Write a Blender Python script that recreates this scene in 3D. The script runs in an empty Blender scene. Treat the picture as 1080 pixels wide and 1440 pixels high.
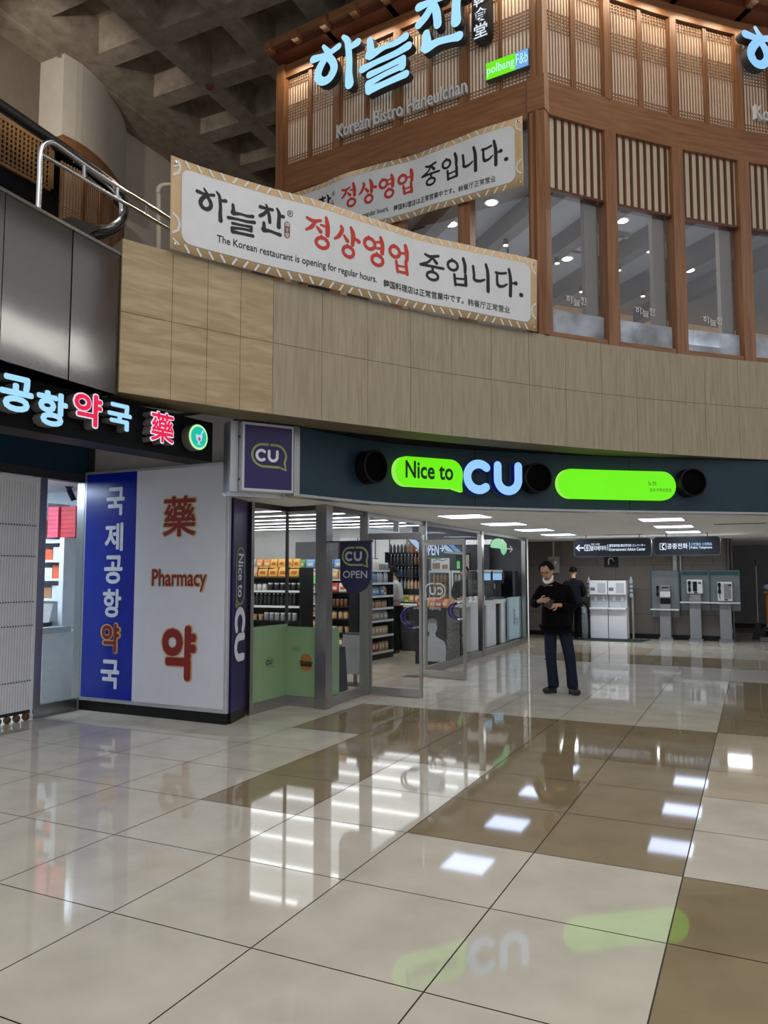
import bpy, bmesh, math, random
from mathutils import Vector, Matrix
random.seed(7)
S = bpy.context.scene
COL = S.collection
# ------------------------------------------------------------------ camera
F = 1080.0; EYE = 1.6
PIT = math.atan(86/1080.0); YAW = math.atan(522/math.hypot(1080, 86))
cam_d = bpy.data.cameras.new('camera'); cam = bpy.data.objects.new('camera', cam_d); COL.objects.link(cam)
cam_d.sensor_fit = 'VERTICAL'; cam_d.sensor_height = 36.0; cam_d.lens = 36.0*F/1440.0
cam_d.clip_start = 0.05; cam_d.clip_end = 200
cam.location = (0, 0, EYE); cam.rotation_euler = (math.pi/2+PIT, 0, YAW)
S.camera = cam
# ------------------------------------------------------------------ exposure, world, big lights
S.view_settings.view_transform = 'Standard'; S.view_settings.look = 'None'
S.view_settings.exposure = 0.0; S.view_settings.gamma = 1.0; S.view_settings.use_curve_mapping = False
try:
    S.cycles.use_denoising = True
    S.cycles.max_bounces = 10; S.cycles.transparent_max_bounces = 24; S.cycles.sample_clamp_indirect = 4.0
except Exception: pass
W = bpy.data.worlds.new('world'); S.world = W; W.use_nodes = True
bg = W.node_tree.nodes['Background']; bg.inputs[0].default_value = (0.93, 0.95, 1.0, 1); bg.inputs[1].default_value = 0.58
def area_light(name, loc, rot, sx, sy, power, col=(1, 1, 1)):
    l = bpy.data.lights.new(name, 'AREA'); l.shape = 'RECTANGLE'; l.size = sx; l.size_y = sy; l.energy = power; l.color = col
    o = bpy.data.objects.new(name, l); o.location = loc; o.rotation_euler = rot; COL.objects.link(o); return o
def spot_light(name, loc, target, power, angle, col=(1, 1, 1), blend=0.6, radius=0.06):
    l = bpy.data.lights.new(name, 'SPOT'); l.energy = power; l.spot_size = math.radians(angle); l.spot_blend = blend; l.color = col; l.shadow_soft_size = radius
    o = bpy.data.objects.new(name, l); o.location = loc
    o.rotation_euler = (Vector(target)-Vector(loc)).to_track_quat('-Z', 'Y').to_euler(); COL.objects.link(o); return o
# broad unseen fill lights added above and behind the visitor
area_light('atrium_fill', (0.8, 2.2, 9.6), (0, 0, 0), 6.5, 9.0, 330, (1.0, 0.97, 0.93))
area_light('atrium_fill', (1.5, -5.0, 9.0), (math.radians(35), 0, 0), 9.0, 5.0, 190, (1.0, 0.97, 0.94))
for k in range(3): area_light('atrium_strip_lamp', (4.6+0.1*k, 13.3, 6.85+0.30*k), (0, math.radians(60), 0), 0.07, 3.6, 8, (1.0, 0.98, 0.95))
spot_light('upper_wall_lamp', (-8.4, 5.6, 8.6), (-9.9, 8.9, 9.4), 260, 55, (1.0, 0.95, 0.88))
area_light('passage_fill', (-2.2, 18.2, 2.38), (math.radians(-15), 0, 0), 4.0, 0.5, 85, (0.94, 0.97, 1.0))  # added fill without a fixture, brightens the rear of the passage

# ------------------------------------------------------------------ pixel rays on real planes
FW = Vector((-math.sin(YAW)*math.cos(PIT), math.cos(YAW)*math.cos(PIT), math.sin(PIT)))
RT = Vector((math.cos(YAW), math.sin(YAW), 0)); UP = RT.cross(FW); EY = Vector((0, 0, EYE))
def ray(px, py): return FW + RT*((px-540)/F) + UP*((720-py)/F)
def on_z(px, py, z): r = ray(px, py); return EY + r*((z-EYE)/r.z)
def on_y(px, py, y): r = ray(px, py); return EY + r*(y/r.y)
def on_x(px, py, x): r = ray(px, py); return EY + r*(x/r.x)
# ------------------------------------------------------------------ materials
def lin(c):
    return tuple(((v/255.0)/12.92 if v/255.0 <= 0.04045 else ((v/255.0+0.055)/1.055)**2.4) for v in c[:3]) + (1.0,)
MATS = {}
def new_mat(name):
    m = bpy.data.materials.new(name); m.use_nodes = True; nt = m.node_tree
    return m, nt, nt.nodes['Principled BSDF']
def N(nt, typ, **kw):
    n = nt.nodes.new(typ)
    for k, v in kw.items(): setattr(n, k, v)
    return n
def noise_color(nt, base, amt, scale, vec=None, detail=4.0, col2=None):
    """mix of two colours driven by noise on world position"""
    geo = N(nt, 'ShaderNodeNewGeometry'); mp = N(nt, 'ShaderNodeMapping')
    nt.links.new(geo.outputs['Position'], mp.inputs['Vector'])
    mp.inputs['Scale'].default_value = vec or (1, 1, 1)
    nz = N(nt, 'ShaderNodeTexNoise'); nz.inputs['Scale'].default_value = scale; nz.inputs['Detail'].default_value = detail
    nt.links.new(mp.outputs[0], nz.inputs['Vector'])
    rp = N(nt, 'ShaderNodeValToRGB'); rp.color_ramp.elements[0].position = 0.32; rp.color_ramp.elements[1].position = 0.68
    a = base; d = tuple(max(0, v*(1-amt)) for v in a[:3])+(1,); l = col2 if col2 else tuple(min(1, v*(1+amt)) for v in a[:3])+(1,)
    rp.color_ramp.elements[0].color = d; rp.color_ramp.elements[1].color = l
    nt.links.new(nz.outputs['Fac'], rp.inputs['Fac'])
    return rp, nz, mp
def M(name, col, rough=0.5, metal=0.0, amt=0.06, scale=6.0, vec=None, spec=0.5, bump=0.0, col2=None, coat=0.0, detail=4.0):
    if name in MATS: return MATS[name]
    m, nt, b = new_mat(name)
    rp, nz, mp = noise_color(nt, lin(col), amt, scale, vec, detail, lin(col2) if col2 else None)
    nt.links.new(rp.outputs[0], b.inputs['Base Color'])
    b.inputs['Roughness'].default_value = rough; b.inputs['Metallic'].default_value = metal
    b.inputs['Specular IOR Level'].default_value = spec; b.inputs['Coat Weight'].default_value = coat
    if bump:
        bp = N(nt, 'ShaderNodeBump'); bp.inputs['Strength'].default_value = bump; bp.inputs['Distance'].default_value = 0.02
        nt.links.new(nz.outputs['Fac'], bp.inputs['Height']); nt.links.new(bp.outputs[0], b.inputs['Normal'])
    MATS[name] = m; return m
def EM(name, col, strength=1.0, rough=0.4):
    if name in MATS: return MATS[name]
    m, nt, b = new_mat(name)
    geo = N(nt, 'ShaderNodeNewGeometry'); nz = N(nt, 'ShaderNodeTexNoise'); nz.inputs['Scale'].default_value = 2.0
    nt.links.new(geo.outputs['Position'], nz.inputs['Vector'])
    mr = N(nt, 'ShaderNodeMapRange'); mr.inputs['To Min'].default_value = strength*0.94; mr.inputs['To Max'].default_value = strength*1.06
    nt.links.new(nz.outputs['Fac'], mr.inputs['Value'])
    b.inputs['Base Color'].default_value = (0.02, 0.02, 0.02, 1); b.inputs['Roughness'].default_value = rough; b.inputs['Specular IOR Level'].default_value = 0.2
    b.inputs['Emission Color'].default_value = lin(col)
    nt.links.new(mr.outputs[0], b.inputs['Emission Strength'])
    MATS[name] = m; return m
def GLASS(name, tint=(1, 1, 1), refl=0.10, rough=0.01, haze=0.0, hazecol=(200, 205, 210), cap=0.06):
    if name in MATS: return MATS[name]
    m = bpy.data.materials.new(name); m.use_nodes = True; nt = m.node_tree; nt.nodes.clear()
    out = N(nt, 'ShaderNodeOutputMaterial'); tr = N(nt, 'ShaderNodeBsdfTransparent'); tr.inputs[0].default_value = tuple(tint)+(1,)
    gl = N(nt, 'ShaderNodeBsdfGlossy'); gl.inputs['Roughness'].default_value = rough; gl.inputs['Color'].default_value = (1, 1, 1, 1)
    fr = N(nt, 'ShaderNodeFresnel'); fr.inputs['IOR'].default_value = 1.45
    mr = N(nt, 'ShaderNodeMath', operation='MULTIPLY'); mr.inputs[1].default_value = refl/0.04
    lim = N(nt, 'ShaderNodeMath', operation='MINIMUM'); lim.inputs[1].default_value = cap
    nt.links.new(fr.outputs[0], mr.inputs[0]); nt.links.new(mr.outputs[0], lim.inputs[0])
    mx = N(nt, 'ShaderNodeMixShader'); nt.links.new(lim.outputs[0], mx.inputs[0]); nt.links.new(tr.outputs[0], mx.inputs[1]); nt.links.new(gl.outputs[0], mx.inputs[2])
    last = mx
    if haze > 0:
        df = N(nt, 'ShaderNodeBsdfDiffuse'); tl = N(nt, 'ShaderNodeBsdfTranslucent')
        rp, nz, mp = noise_color(nt, lin(hazecol), 0.35, 3.0)
        nt.links.new(rp.outputs[0], df.inputs[0]); nt.links.new(rp.outputs[0], tl.inputs[0])
        m2 = N(nt, 'ShaderNodeMixShader'); m2.inputs[0].default_value = 0.5; nt.links.new(df.outputs[0], m2.inputs[1]); nt.links.new(tl.outputs[0], m2.inputs[2])
        m3 = N(nt, 'ShaderNodeMixShader'); m3.inputs[0].default_value = haze; nt.links.new(mx.outputs[0], m3.inputs[1]); nt.links.new(m2.outputs[0], m3.inputs[2]); last = m3
    nt.links.new(last.outputs[0], out.inputs['Surface'])
    MATS[name] = m; return m
# ------------------------------------------------------------------ object helpers
WM = {}
def frame(o, dx):
    """local x to the right along a wall, local y into the wall, local z up"""
    ex = Vector((dx[0], dx[1], 0)).normalized(); ez = Vector((0, 0, 1)); ey = ez.cross(ex)
    m = Matrix((ex, ey, ez)).transposed().to_4x4(); m.translation = Vector(o); return m
def frame2(a, b): return frame((a[0], a[1], 0), (b[0]-a[0], b[1]-a[1]))
def _props(o, label, cat, group=None, kind=None):
    if label: o['label'] = label
    if cat: o['category'] = cat
    if group: o['group'] = group
    if kind: o['kind'] = kind
    return o
def thing(name, label, cat, loc=(0, 0, 0), rz=0.0, group=None):
    o = bpy.data.objects.new(name, None); COL.objects.link(o); o.empty_display_size = 0.1
    o.location = loc; o.rotation_euler = (0, 0, rz)
    WM[o] = Matrix.Translation(Vector(loc)) @ Matrix.Rotation(rz, 4, 'Z')
    return _props(o, label, cat, group)
def children(o): return [c for c in bpy.data.objects if c.parent == o]
def copy_tree(o, parent=None, kids=None):
    c = o.copy(); COL.objects.link(c)
    if parent: c.parent = parent; c.matrix_parent_inverse = o.matrix_parent_inverse.copy()
    for ch in list(o.children): copy_tree(ch, c)
    return c
_TXT = {}
def text_mesh(body, off=0.0, res=3):
    k = (body, off, res)
    if k in _TXT: return _TXT[k]
    cu = bpy.data.curves.new('lettering_curve', 'FONT'); cu.body = body; cu.size = 1.0; cu.resolution_u = res; cu.offset = off; cu.extrude = 1.0
    ob = bpy.data.objects.new('lettering_curve', cu); COL.objects.link(ob)
    dg = bpy.context.evaluated_depsgraph_get(); dg.update()
    me = bpy.data.meshes.new_from_object(ob.evaluated_get(dg))
    V = [tuple(v.co) for v in me.vertices]; Fc = [tuple(p.vertices) for p in me.polygons]
    bpy.data.objects.remove(ob); bpy.data.curves.remove(cu); bpy.data.meshes.remove(me)
    if not V: V = [(0, 0, 1)]
    bb = (min(v[0] for v in V), max(v[0] for v in V), min(v[1] for v in V), max(v[1] for v in V))
    _TXT[k] = (V, Fc, bb); return _TXT[k]
class MB:
    def __init__(s, fr=None): s.v = []; s.f = []; s.m = []; s.fr = fr
    def tf(s, p):
        if s.fr is None: return Vector(p)
        if callable(s.fr): return Vector(s.fr(p))
        return s.fr @ Vector(p)
    def add(s, verts, faces, mi=0):
        n = len(s.v); s.v += [tuple(s.tf(p)) for p in verts]
        s.f += [tuple(i+n for i in f) for f in faces]
        s.m += ([mi]*len(faces) if isinstance(mi, int) else list(mi)); return s
    def box(s, x0, x1, y0, y1, z0, z1, mi=0):
        v = [(x0, y0, z0), (x1, y0, z0), (x1, y1, z0), (x0, y1, z0), (x0, y0, z1), (x1, y0, z1), (x1, y1, z1), (x0, y1, z1)]
        return s.add(v, [(0, 3, 2, 1), (4, 5, 6, 7), (0, 1, 5, 4), (1, 2, 6, 5), (2, 3, 7, 6), (3, 0, 4, 7)], mi)
    def boxn(s, x0, x1, y0, y1, z0, z1, nx, mi=0):
        """box cut into nx pieces along x so that it can follow a curved wall"""
        for i in range(nx):
            a = x0+(x1-x0)*i/nx; b = x0+(x1-x0)*(i+1)/nx
            v = [(a, y0, z0), (b, y0, z0), (b, y1, z0), (a, y1, z0), (a, y0, z1), (b, y0, z1), (b, y1, z1), (a, y1, z1)]
            f = [(0, 3, 2, 1), (4, 5, 6, 7), (0, 1, 5, 4), (2, 3, 7, 6)]
            if i == 0: f.append((3, 0, 4, 7))
            if i == nx-1: f.append((1, 2, 6, 5))
            s.add(v, f, mi)
        return s
    def prism(s, pts, y0, y1, mi=0, mside=None):
        """outline in local (x, z), counter-clockwise seen from the front (-y); front at y0"""
        n = len(pts); v = [(p[0], y0, p[1]) for p in pts]+[(p[0], y1, p[1]) for p in pts]
        f = [tuple(range(n)), tuple(range(2*n-1, n-1, -1))]+[((i+1) % n, i, i+n, (i+1) % n+n) for i in range(n)]
        ms = mi if mside is None else mside
        return s.add(v, f, [mi, ms]+[ms]*n)
    def slab(s, pts, z0, z1, mi=0):
        n = len(pts); v = [(p[0], p[1], z0) for p in pts]+[(p[0], p[1], z1) for p in pts]
        return s.add(v, [tuple(range(n-1, -1, -1)), tuple(range(n, 2*n))]+[(i, (i+1) % n, (i+1) % n+n, i+n) for i in range(n)], mi)
    def tube(s, path, r, n=8, mi=0, closed=False, ry=None):
        P = [Vector(p) for p in path]; K = len(P); rs = r if isinstance(r, (list, tuple)) else [r]*K
        verts = []; prev = None
        for i, p in enumerate(P):
            if closed: t = (P[(i+1) % K]-P[i-1]).normalized()
            else: t = (P[min(i+1, K-1)]-P[max(i-1, 0)]).normalized()
            if prev is None:
                a = Vector((0, 0, 1)) if abs(t.z) < 0.9 else Vector((1, 0, 0)); u = t.cross(a).normalized()
            else: u = (prev-t*prev.dot(t)); u = u.normalized() if u.length > 1e-6 else t.orthogonal().normalized()
            prev = u; w = t.cross(u)
            for k in range(n):
                a = 2*math.pi*k/n; verts.append(p+u*math.cos(a)*rs[i]+w*math.sin(a)*rs[i]*(ry or 1))
        f = []
        for i in range(K if closed else K-1):
            j = (i+1) % K
            for k in range(n): f.append((i*n+k, i*n+(k+1) % n, j*n+(k+1) % n, j*n+k))
        if not closed: f.append(tuple(range(n-1, -1, -1))); f.append(tuple((K-1)*n+k for k in range(n)))
        return s.add(verts, f, mi)
    def lathe(s, prof, c=(0, 0, 0), n=16, mi=0, axis='z', sx=1.0, sy=1.0):
        v = []; K = len(prof)
        for (r, h) in prof:
            for k in range(n):
                a = 2*math.pi*k/n; x = r*math.cos(a)*sx; y = r*math.sin(a)*sy
                v.append((c[0]+x, c[1]+y, c[2]+h) if axis == 'z' else ((c[0]+x, c[1]-h, c[2]+y) if axis == 'y' else (c[0]+h, c[1]+x, c[2]+y)))
        f = [(i*n+k, i*n+(k+1) % n, (i+1)*n+(k+1) % n, (i+1)*n+k) for i in range(K-1) for k in range(n)]
        f += [tuple(range(n-1, -1, -1)), tuple((K-1)*n+k for k in range(n))]
        return s.add(v, f, mi)
    def text(s, body, x, z, w=None, h=None, y=-0.003, ext=0.0, off=0.0, mi=0, mside=None, rot=0.0, mirror=False, res=3, keep=True):
        """lettering centred on local (x, z), facing -y; fitted to w and/or h"""
        if off > 0.014:
            V, Fc, bb = text_mesh(body, 0.0, res); r = off*0.85; bb = (bb[0]-r, bb[1]+r, bb[2]-r, bb[3]+r); V0, F0 = V, Fc; V, Fc = [], []
            for dx, dy in [(0, 0)]+[(r*math.cos(k*math.pi/4), r*math.sin(k*math.pi/4)) for k in range(8)]:
                n0 = len(V); V += [(a+dx, b_+dy, d) for a, b_, d in V0]; Fc += [tuple(i+n0 for i in f_) for f_ in F0]
        else: V, Fc, bb = text_mesh(body, off, res)
        bw = max(bb[1]-bb[0], 1e-6); bh = max(bb[3]-bb[2], 1e-6)
        if w and h: sx, sz = w/bw, h/bh
        elif w: sx = sz = w/bw
        else: sx = sz = h/bh
        nv = len(V)//9 if off > 0.014 else len(V)+1; cx, cz = (bb[0]+bb[1])/2, (bb[2]+bb[3])/2; ca, sa = math.cos(rot), math.sin(rot); vv = []
        for (a, b, d) in V:
            a = (a-cx)*sx*(-1 if mirror else 1); b = (b-cz)*sz
            vv.append((x+a*ca-b*sa, (y if d > 0 else y+ext)-0.00025*(len(vv)//nv), z+a*sa+b*ca))
        fs = []; ms = []
        for fc in Fc:
            front = all(V[i][2] > 0 for i in fc)
            if ext == 0 and not front: continue
            fs.append(tuple(reversed(fc)) if mirror else fc); ms.append(mi if front or mside is None else mside)
        used = sorted({i for fc in fs for i in fc}); ix = {u: k for k, u in enumerate(used)}
        return s.add([vv[i] for i in used], [tuple(ix[i] for i in fc) for fc in fs], ms)
    def stroke(s, pts, closed=False, fn=None, y=-0.003, ext=0.0, mi=0, mside=None, sub=4):
        """brush stroke: points (x, z, width); flat when ext is 0"""
        P = [Vector((p[0], p[1], p[2])) for p in pts]; K = len(P); Q = []
        seg = K if closed else K-1
        for i in range(seg):
            p1, p2 = P[i], P[(i+1) % K]
            p0 = P[i-1] if (closed or i > 0) else p1*2-p2
            p3 = P[(i+2) % K] if (closed or i+2 < K) else p2*2-p1
            for k in range(sub):
                t = k/sub
                Q.append(0.5*((2*p1)+(-p0+p2)*t+(2*p0-5*p1+4*p2-p3)*t*t+(-p0+3*p1-3*p2+p3)*t*t*t))
        if not closed: Q.append(P[-1])
        L = []; R = []; n = len(Q)
        for i, q in enumerate(Q):
            a = Q[i-1] if (closed or i > 0) else q; b = Q[(i+1) % n] if (closed or i < n-1) else q
            t = Vector((b.x-a.x, b.y-a.y)); t = t.normalized() if t.length > 1e-9 else Vector((1, 0))
            nn = Vector((-t.y, t.x))*q.z*0.5; L.append((q.x+nn.x, q.y+nn.y)); R.append((q.x-nn.x, q.y-nn.y))
        g = fn or (lambda a, b: (a, b))
        if closed:
            loopo = L; loopi = R
            v = [(g(*p)[0], y, g(*p)[1]) for p in L]+[(g(*p)[0], y, g(*p)[1]) for p in R]
            f = [(n+i, n+(i+1) % n, (i+1) % n, i) for i in range(n)]; ms = [mi]*n
            if ext:
                v += [(a[0], y+ext, a[2]) for a in v]; o = 2*n
                f += [(i, (i+1) % n, (i+1) % n+o, i+o) for i in range(n)]+[(n+(i+1) % n, n+i, n+i+o, n+(i+1) % n+o) for i in range(n)]
                ms += [mi if mside is None else mside]*(2*n)
            return s.add(v, f, ms)
        def cap(q, t, side):
            out = []
            for k in range(1, 5):
                a = math.pi*k/5; d = Vector((t.x*math.sin(a)*side, t.y*math.sin(a)*side))
                nn = Vector((-t.y, t.x))*math.cos(a)*(1 if side > 0 else -1)
                out.append((q.x+(d.x+nn.x)*q.z*0.5, q.y+(d.y+nn.y)*q.z*0.5))
            return out
        t1 = (Q[-1]-Q[-2]); t1 = Vector((t1.x, t1.y)).normalized(); t0 = (Q[1]-Q[0]); t0 = Vector((t0.x, t0.y)).normalized()
        outl = L+cap(Q[-1], t1, 1)+R[::-1]+cap(Q[0], t0, -1)
        m = len(outl); v = [(g(*p)[0], y, g(*p)[1]) for p in outl]
        c1 = len(v); v.append((g(Q[-1].x, Q[-1].y)[0], y, g(Q[-1].x, Q[-1].y)[1])); c0 = len(v); v.append((g(Q[0].x, Q[0].y)[0], y, g(Q[0].x, Q[0].y)[1]))
        f = [(m-4-1-i, m-4-1-(i+1), i+1, i) for i in range(n-1)]
        e = list(range(n-1, n+5)); f += [(c1, e[k+1], e[k]) for k in range(5)]
        e = [n+4+n-1]+list(range(n+4+n, m))+[0]; f += [(c0, e[k+1], e[k]) for k in range(len(e)-1)]
        ms = [mi]*len(f)
        if ext:
            o = len(v); v += [(a[0], y+ext, a[2]) for a in v[:m]]
            f += [((i+1) % m, i, i+o, (i+1) % m+o) for i in range(m)]; ms += [mi if mside is None else mside]*m
        return s.add(v, f, ms)
    def build(s, name, mats, parent=None, smooth=False, bevel=0.0, seg=2, label=None, cat=None, group=None, kind=None, origin=None):
        me = bpy.data.meshes.new(name)
        vs = s.v
        if origin is not None: vs = [(a-origin[0], b-origin[1], c-origin[2]) for a, b, c in s.v]
        me.from_pydata(vs, [], s.f); mats = mats if isinstance(mats, (list, tuple)) else [mats]
        for m in mats: me.materials.append(m)
        me.polygons.foreach_set('material_index', s.m)
        if smooth:
            me.polygons.foreach_set('use_smooth', [True]*len(me.polygons))
            try: me.set_sharp_from_angle(angle=math.radians(40))
            except Exception: pass
        me.update()
        o = bpy.data.objects.new(name, me); COL.objects.link(o)
        if origin is not None: o.location = origin
        if parent is not None:
            o.parent = parent; o.matrix_parent_inverse = WM.get(parent, Matrix()).inverted()
        WM[o] = Matrix.Translation(Vector(origin)) if origin is not None else Matrix()
        if bevel:
            b = o.modifiers.new('bevel', 'BEVEL'); b.width = bevel; b.segments = seg; b.limit_method = 'ANGLE'; b.angle_limit = math.radians(50)
        return _props(o, label, cat, group, kind)
def fix_normals(o):
    bm = bmesh.new(); bm.from_mesh(o.data); bmesh.ops.recalc_face_normals(bm, faces=bm.faces); bm.to_mesh(o.data); bm.free(); return o
def rrect(x0, x1, z0, z1, r, n=5):
    out = []
    for cx, cz, a0 in ((x1-r, z0+r, -90), (x1-r, z1-r, 0), (x0+r, z1-r, 90), (x0+r, z0+r, 180)):
        for k in range(n+1):
            a = math.radians(a0+90*k/n); out.append((cx+r*math.cos(a), cz+r*math.sin(a)))
    return out
def circle(cx, cz, r, n=24, rz=None): return [(cx+r*math.cos(2*math.pi*k/n), cz+(rz or r)*math.sin(2*math.pi*k/n)) for k in range(n)]
class Path:
    """polyline in plan, addressed by arc length; y positive goes behind the wall"""
    def __init__(s, pts, sub=6):
        P = [Vector((p[0], p[1])) for p in pts]; Q = []
        for i in range(len(P)-1):
            p1, p2 = P[i], P[i+1]; p0 = P[i-1] if i else p1*2-p2; p3 = P[i+2] if i+2 < len(P) else p2*2-p1
            for k in range(sub):
                t = k/sub; Q.append(0.5*((2*p1)+(-p0+p2)*t+(2*p0-5*p1+4*p2-p3)*t*t+(-p0+3*p1-3*p2+p3)*t**3))
        Q.append(P[-1]); s.q = Q; s.l = [0.0]
        for a, b in zip(Q[:-1], Q[1:]): s.l.append(s.l[-1]+(b-a).length)
    def at(s, u):
        L = s.l; i = 0
        while i < len(L)-2 and L[i+1] < u: i += 1
        t = (u-L[i])/max(L[i+1]-L[i], 1e-9); a, b = s.q[i], s.q[i+1]
        d0 = (s.q[i+1]-s.q[max(i-1, 0)]).normalized(); d1 = (s.q[min(i+2, len(s.q)-1)]-s.q[i]).normalized()
        d = d0.lerp(d1, min(max(t, 0), 1)).normalized()
        return a.lerp(b, t), d
    def warp(s, u0=0.0, z0=0.0, disp=None):
        def f(p):
            q, d = s.at(u0+p[0]); n = Vector((-d.y, d.x)); y = p[1]+(disp(p[0], p[2]) if disp else 0)
            return (q.x+n.x*y, q.y+n.y*y, z0+p[2])
        return f
    def hit(s, px, py):
        r = ray(px, py)
        for i in range(len(s.q)-1):
            a, b = s.q[i], s.q[i+1]; d = b-a; den = r.x*d.y-r.y*d.x
            if abs(den) < 1e-12: continue
            t = (a.x*d.y-a.y*d.x)/den; u = (a.x*r.y-a.y*r.x)/den
            if t > 0 and -1e-6 <= u <= 1+1e-6: return s.l[i]+u*d.length, EYE+t*r.z
        return None
# ------------------------------------------------------------------ shared materials
def layered(name, base, light, dark, vec, scale, rough, pit=0.35, spec=0.5, bump=0.05, pscale=9.0, dist=0.0):
    m, nt, b = new_mat(name)
    rp, nz, mp = noise_color(nt, lin(base), 0.1, scale, vec, 6.0); nz.inputs['Distortion'].default_value = dist
    rp.color_ramp.elements[0].color = lin(dark); rp.color_ramp.elements[1].color = lin(light)
    e = rp.color_ramp.elements.new(0.5); e.color = lin(base)
    n2 = N(nt, 'ShaderNodeTexNoise'); n2.inputs['Scale'].default_value = pscale; n2.inputs['Detail'].default_value = 8; n2.inputs['Roughness'].default_value = 0.75
    mp2 = N(nt, 'ShaderNodeMapping'); mp2.inputs['Scale'].default_value = tuple(0.4+0.6*v for v in vec); geo = N(nt, 'ShaderNodeNewGeometry')
    nt.links.new(geo.outputs['Position'], mp2.inputs['Vector']); nt.links.new(mp2.outputs[0], n2.inputs['Vector'])
    r2 = N(nt, 'ShaderNodeValToRGB'); r2.color_ramp.elements[0].position = 0.30; r2.color_ramp.elements[1].position = 0.42
    r2.color_ramp.elements[0].color = (1-pit, 1-pit, 1-pit, 1); r2.color_ramp.elements[1].color = (1, 1, 1, 1)
    nt.links.new(n2.outputs['Fac'], r2.inputs['Fac'])
    mx = N(nt, 'ShaderNodeMix', data_type='RGBA', blend_type='MULTIPLY'); mx.inputs[0].default_value = 1.0
    nt.links.new(rp.outputs[0], mx.inputs[6]); nt.links.new(r2.outputs[0], mx.inputs[7]); nt.links.new(mx.outputs[2], b.inputs['Base Color'])
    b.inputs['Roughness'].default_value = rough; b.inputs['Specular IOR Level'].default_value = spec
    bp = N(nt, 'ShaderNodeBump'); bp.inputs['Strength'].default_value = bump; bp.inputs['Distance'].default_value = 0.01
    nt.links.new(nz.outputs['Fac'], bp.inputs['Height']); nt.links.new(bp.outputs[0], b.inputs['Normal'])
    MATS[name] = m; return m
trav_v = layered('travertine_vertical_vein', (152, 140, 116), (160, 148, 125), (143, 130, 106), (12.0, 12.0, 0.9), 2.4, 0.24, 0.45, pscale=30.0, dist=0.5)
trav_h = layered('travertine_horizontal_vein', (164, 146, 112), (178, 160, 126), (152, 133, 99), (1.3, 1.3, 9.0), 1.6, 0.14, 0.25, pscale=16.0, dist=0.8)
granite = layered('granite', (88, 80, 74), (104, 96, 88), (66, 60, 56), (1, 1, 1), 60.0, 0.35, 0.2)
joint_dark = M('stone_joint', (112, 101, 80), 0.8)
wood_v = layered('wood_upright_grain', (130, 89, 57), (142, 99, 64), (116, 76, 47), (9, 9, 0.5), 3.0, 0.42, 0.12)
wood_h = layered('wood_level_grain', (128, 87, 55), (141, 98, 63), (114, 75, 46), (0.7, 0.7, 12), 3.0, 0.42, 0.12)
wood_d = M('dark_wood', (84, 42, 24), 0.45, amt=0.2, vec=(8, 8, 1))
slat_wood = M('slat_wood', (150, 112, 80), 0.5, amt=0.15, vec=(8, 8, 1))
paper = M('lattice_paper', (238, 228, 210), 0.85, amt=0.04)
cream = M('cream_board', (196, 184, 158), 0.8, amt=0.04)
steel = M('brushed_steel', (170, 170, 168), 0.28, 1.0, amt=0.12, vec=(2, 2, 30), scale=8)
steel_d = M('dark_steel', (96, 96, 96), 0.35, 1.0, amt=0.12, vec=(2, 2, 30), scale=8)
chrome = M('chrome', (205, 205, 205), 0.12, 1.0, amt=0.04)
black = M('black_plastic', (14, 14, 16), 0.35, amt=0.2, spec=0.3)
rubber = M('black_rubber', (12, 12, 13), 0.25, amt=0.2)
white_p = M('white_paint', (225, 226, 226), 0.5, amt=0.03)
grey_p = M('grey_paint', (150, 148, 145), 0.6, amt=0.04)
ceil_white = M('ceiling_paint', (226, 225, 222), 0.7, amt=0.03)
teal = M('dark_teal_panel', (30, 54, 66), 0.4, amt=0.08, spec=0.3)
concrete = layered('concrete', (142, 128, 110), (154, 140, 122), (124, 111, 95), (1, 1, 1), 5.0, 0.85, 0.25)
beige_wall = M('beige_plaster', (188, 178, 162), 0.8, amt=0.04)
grey_wall = M('grey_plaster', (140, 132, 122), 0.8, amt=0.05)
glass = GLASS('clear_glass', (0.97, 0.98, 0.98), 0.018, cap=0.025)
red_ink = M('red_print', (186, 52, 38), 0.6, amt=0.06)
black_ink = M('black_print', (22, 23, 26), 0.6, amt=0.2)
# polished porcelain tiles
def tile_mat(name, col, rough=0.045):
    m = layered(name, col, tuple(min(255, int(v*1.035)) for v in col), tuple(int(v*0.955) for v in col), (1, 1, 1), 3.0, rough, 0.05, 0.55, 0.0)
    return m
T_light = tile_mat('cream_floor_tile', (201, 196, 182)); T_brown = tile_mat('brown_floor_tile', (142, 127, 100))
T_mid = tile_mat('beige_floor_tile', (188, 174, 152)); T_store = tile_mat('store_floor_tile', (196, 182, 162), 0.12); grout = M('floor_grout', (70, 64, 58), 0.7)

# ------------------------------------------------------------------ floor
def tile_kind(x, y):
    if x < -4.72 and y > 8.2: return 3
    if -0.4 < x < 2.0 and y < 4.4: return 1
    if -2.0 < x < -0.4 and 4.4 < y < 8.75: return 1
    if -2.8 < x < -2.0 and 6.0 < y < 8.75: return 1
    if -3.6 < x < -2.8 and 4.4 < y < 8.75: return 1
    if -4.4 < x < -3.6 and 6.9 < y < 8.75: return 1
    if x > -0.4 and 8.75 < y < 12.8: return 1
    if -3.6 < x < -0.4 and 14.3 < y < 15.9: return 1
    if x > -0.4 and 6.1 < y < 8.7: return 2
    if -4.7 < x < -2.0 and 15.1 < y < 17.6: return 2
    if x > -0.4 and 14.4 < y < 16: return 2
    return 0
b = MB(); g = 0.0035
xs = [-0.4-0.8*i for i in range(17, -10, -1)]; ys = [2.84+0.816*j for j in range(-8, 30)]
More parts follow.
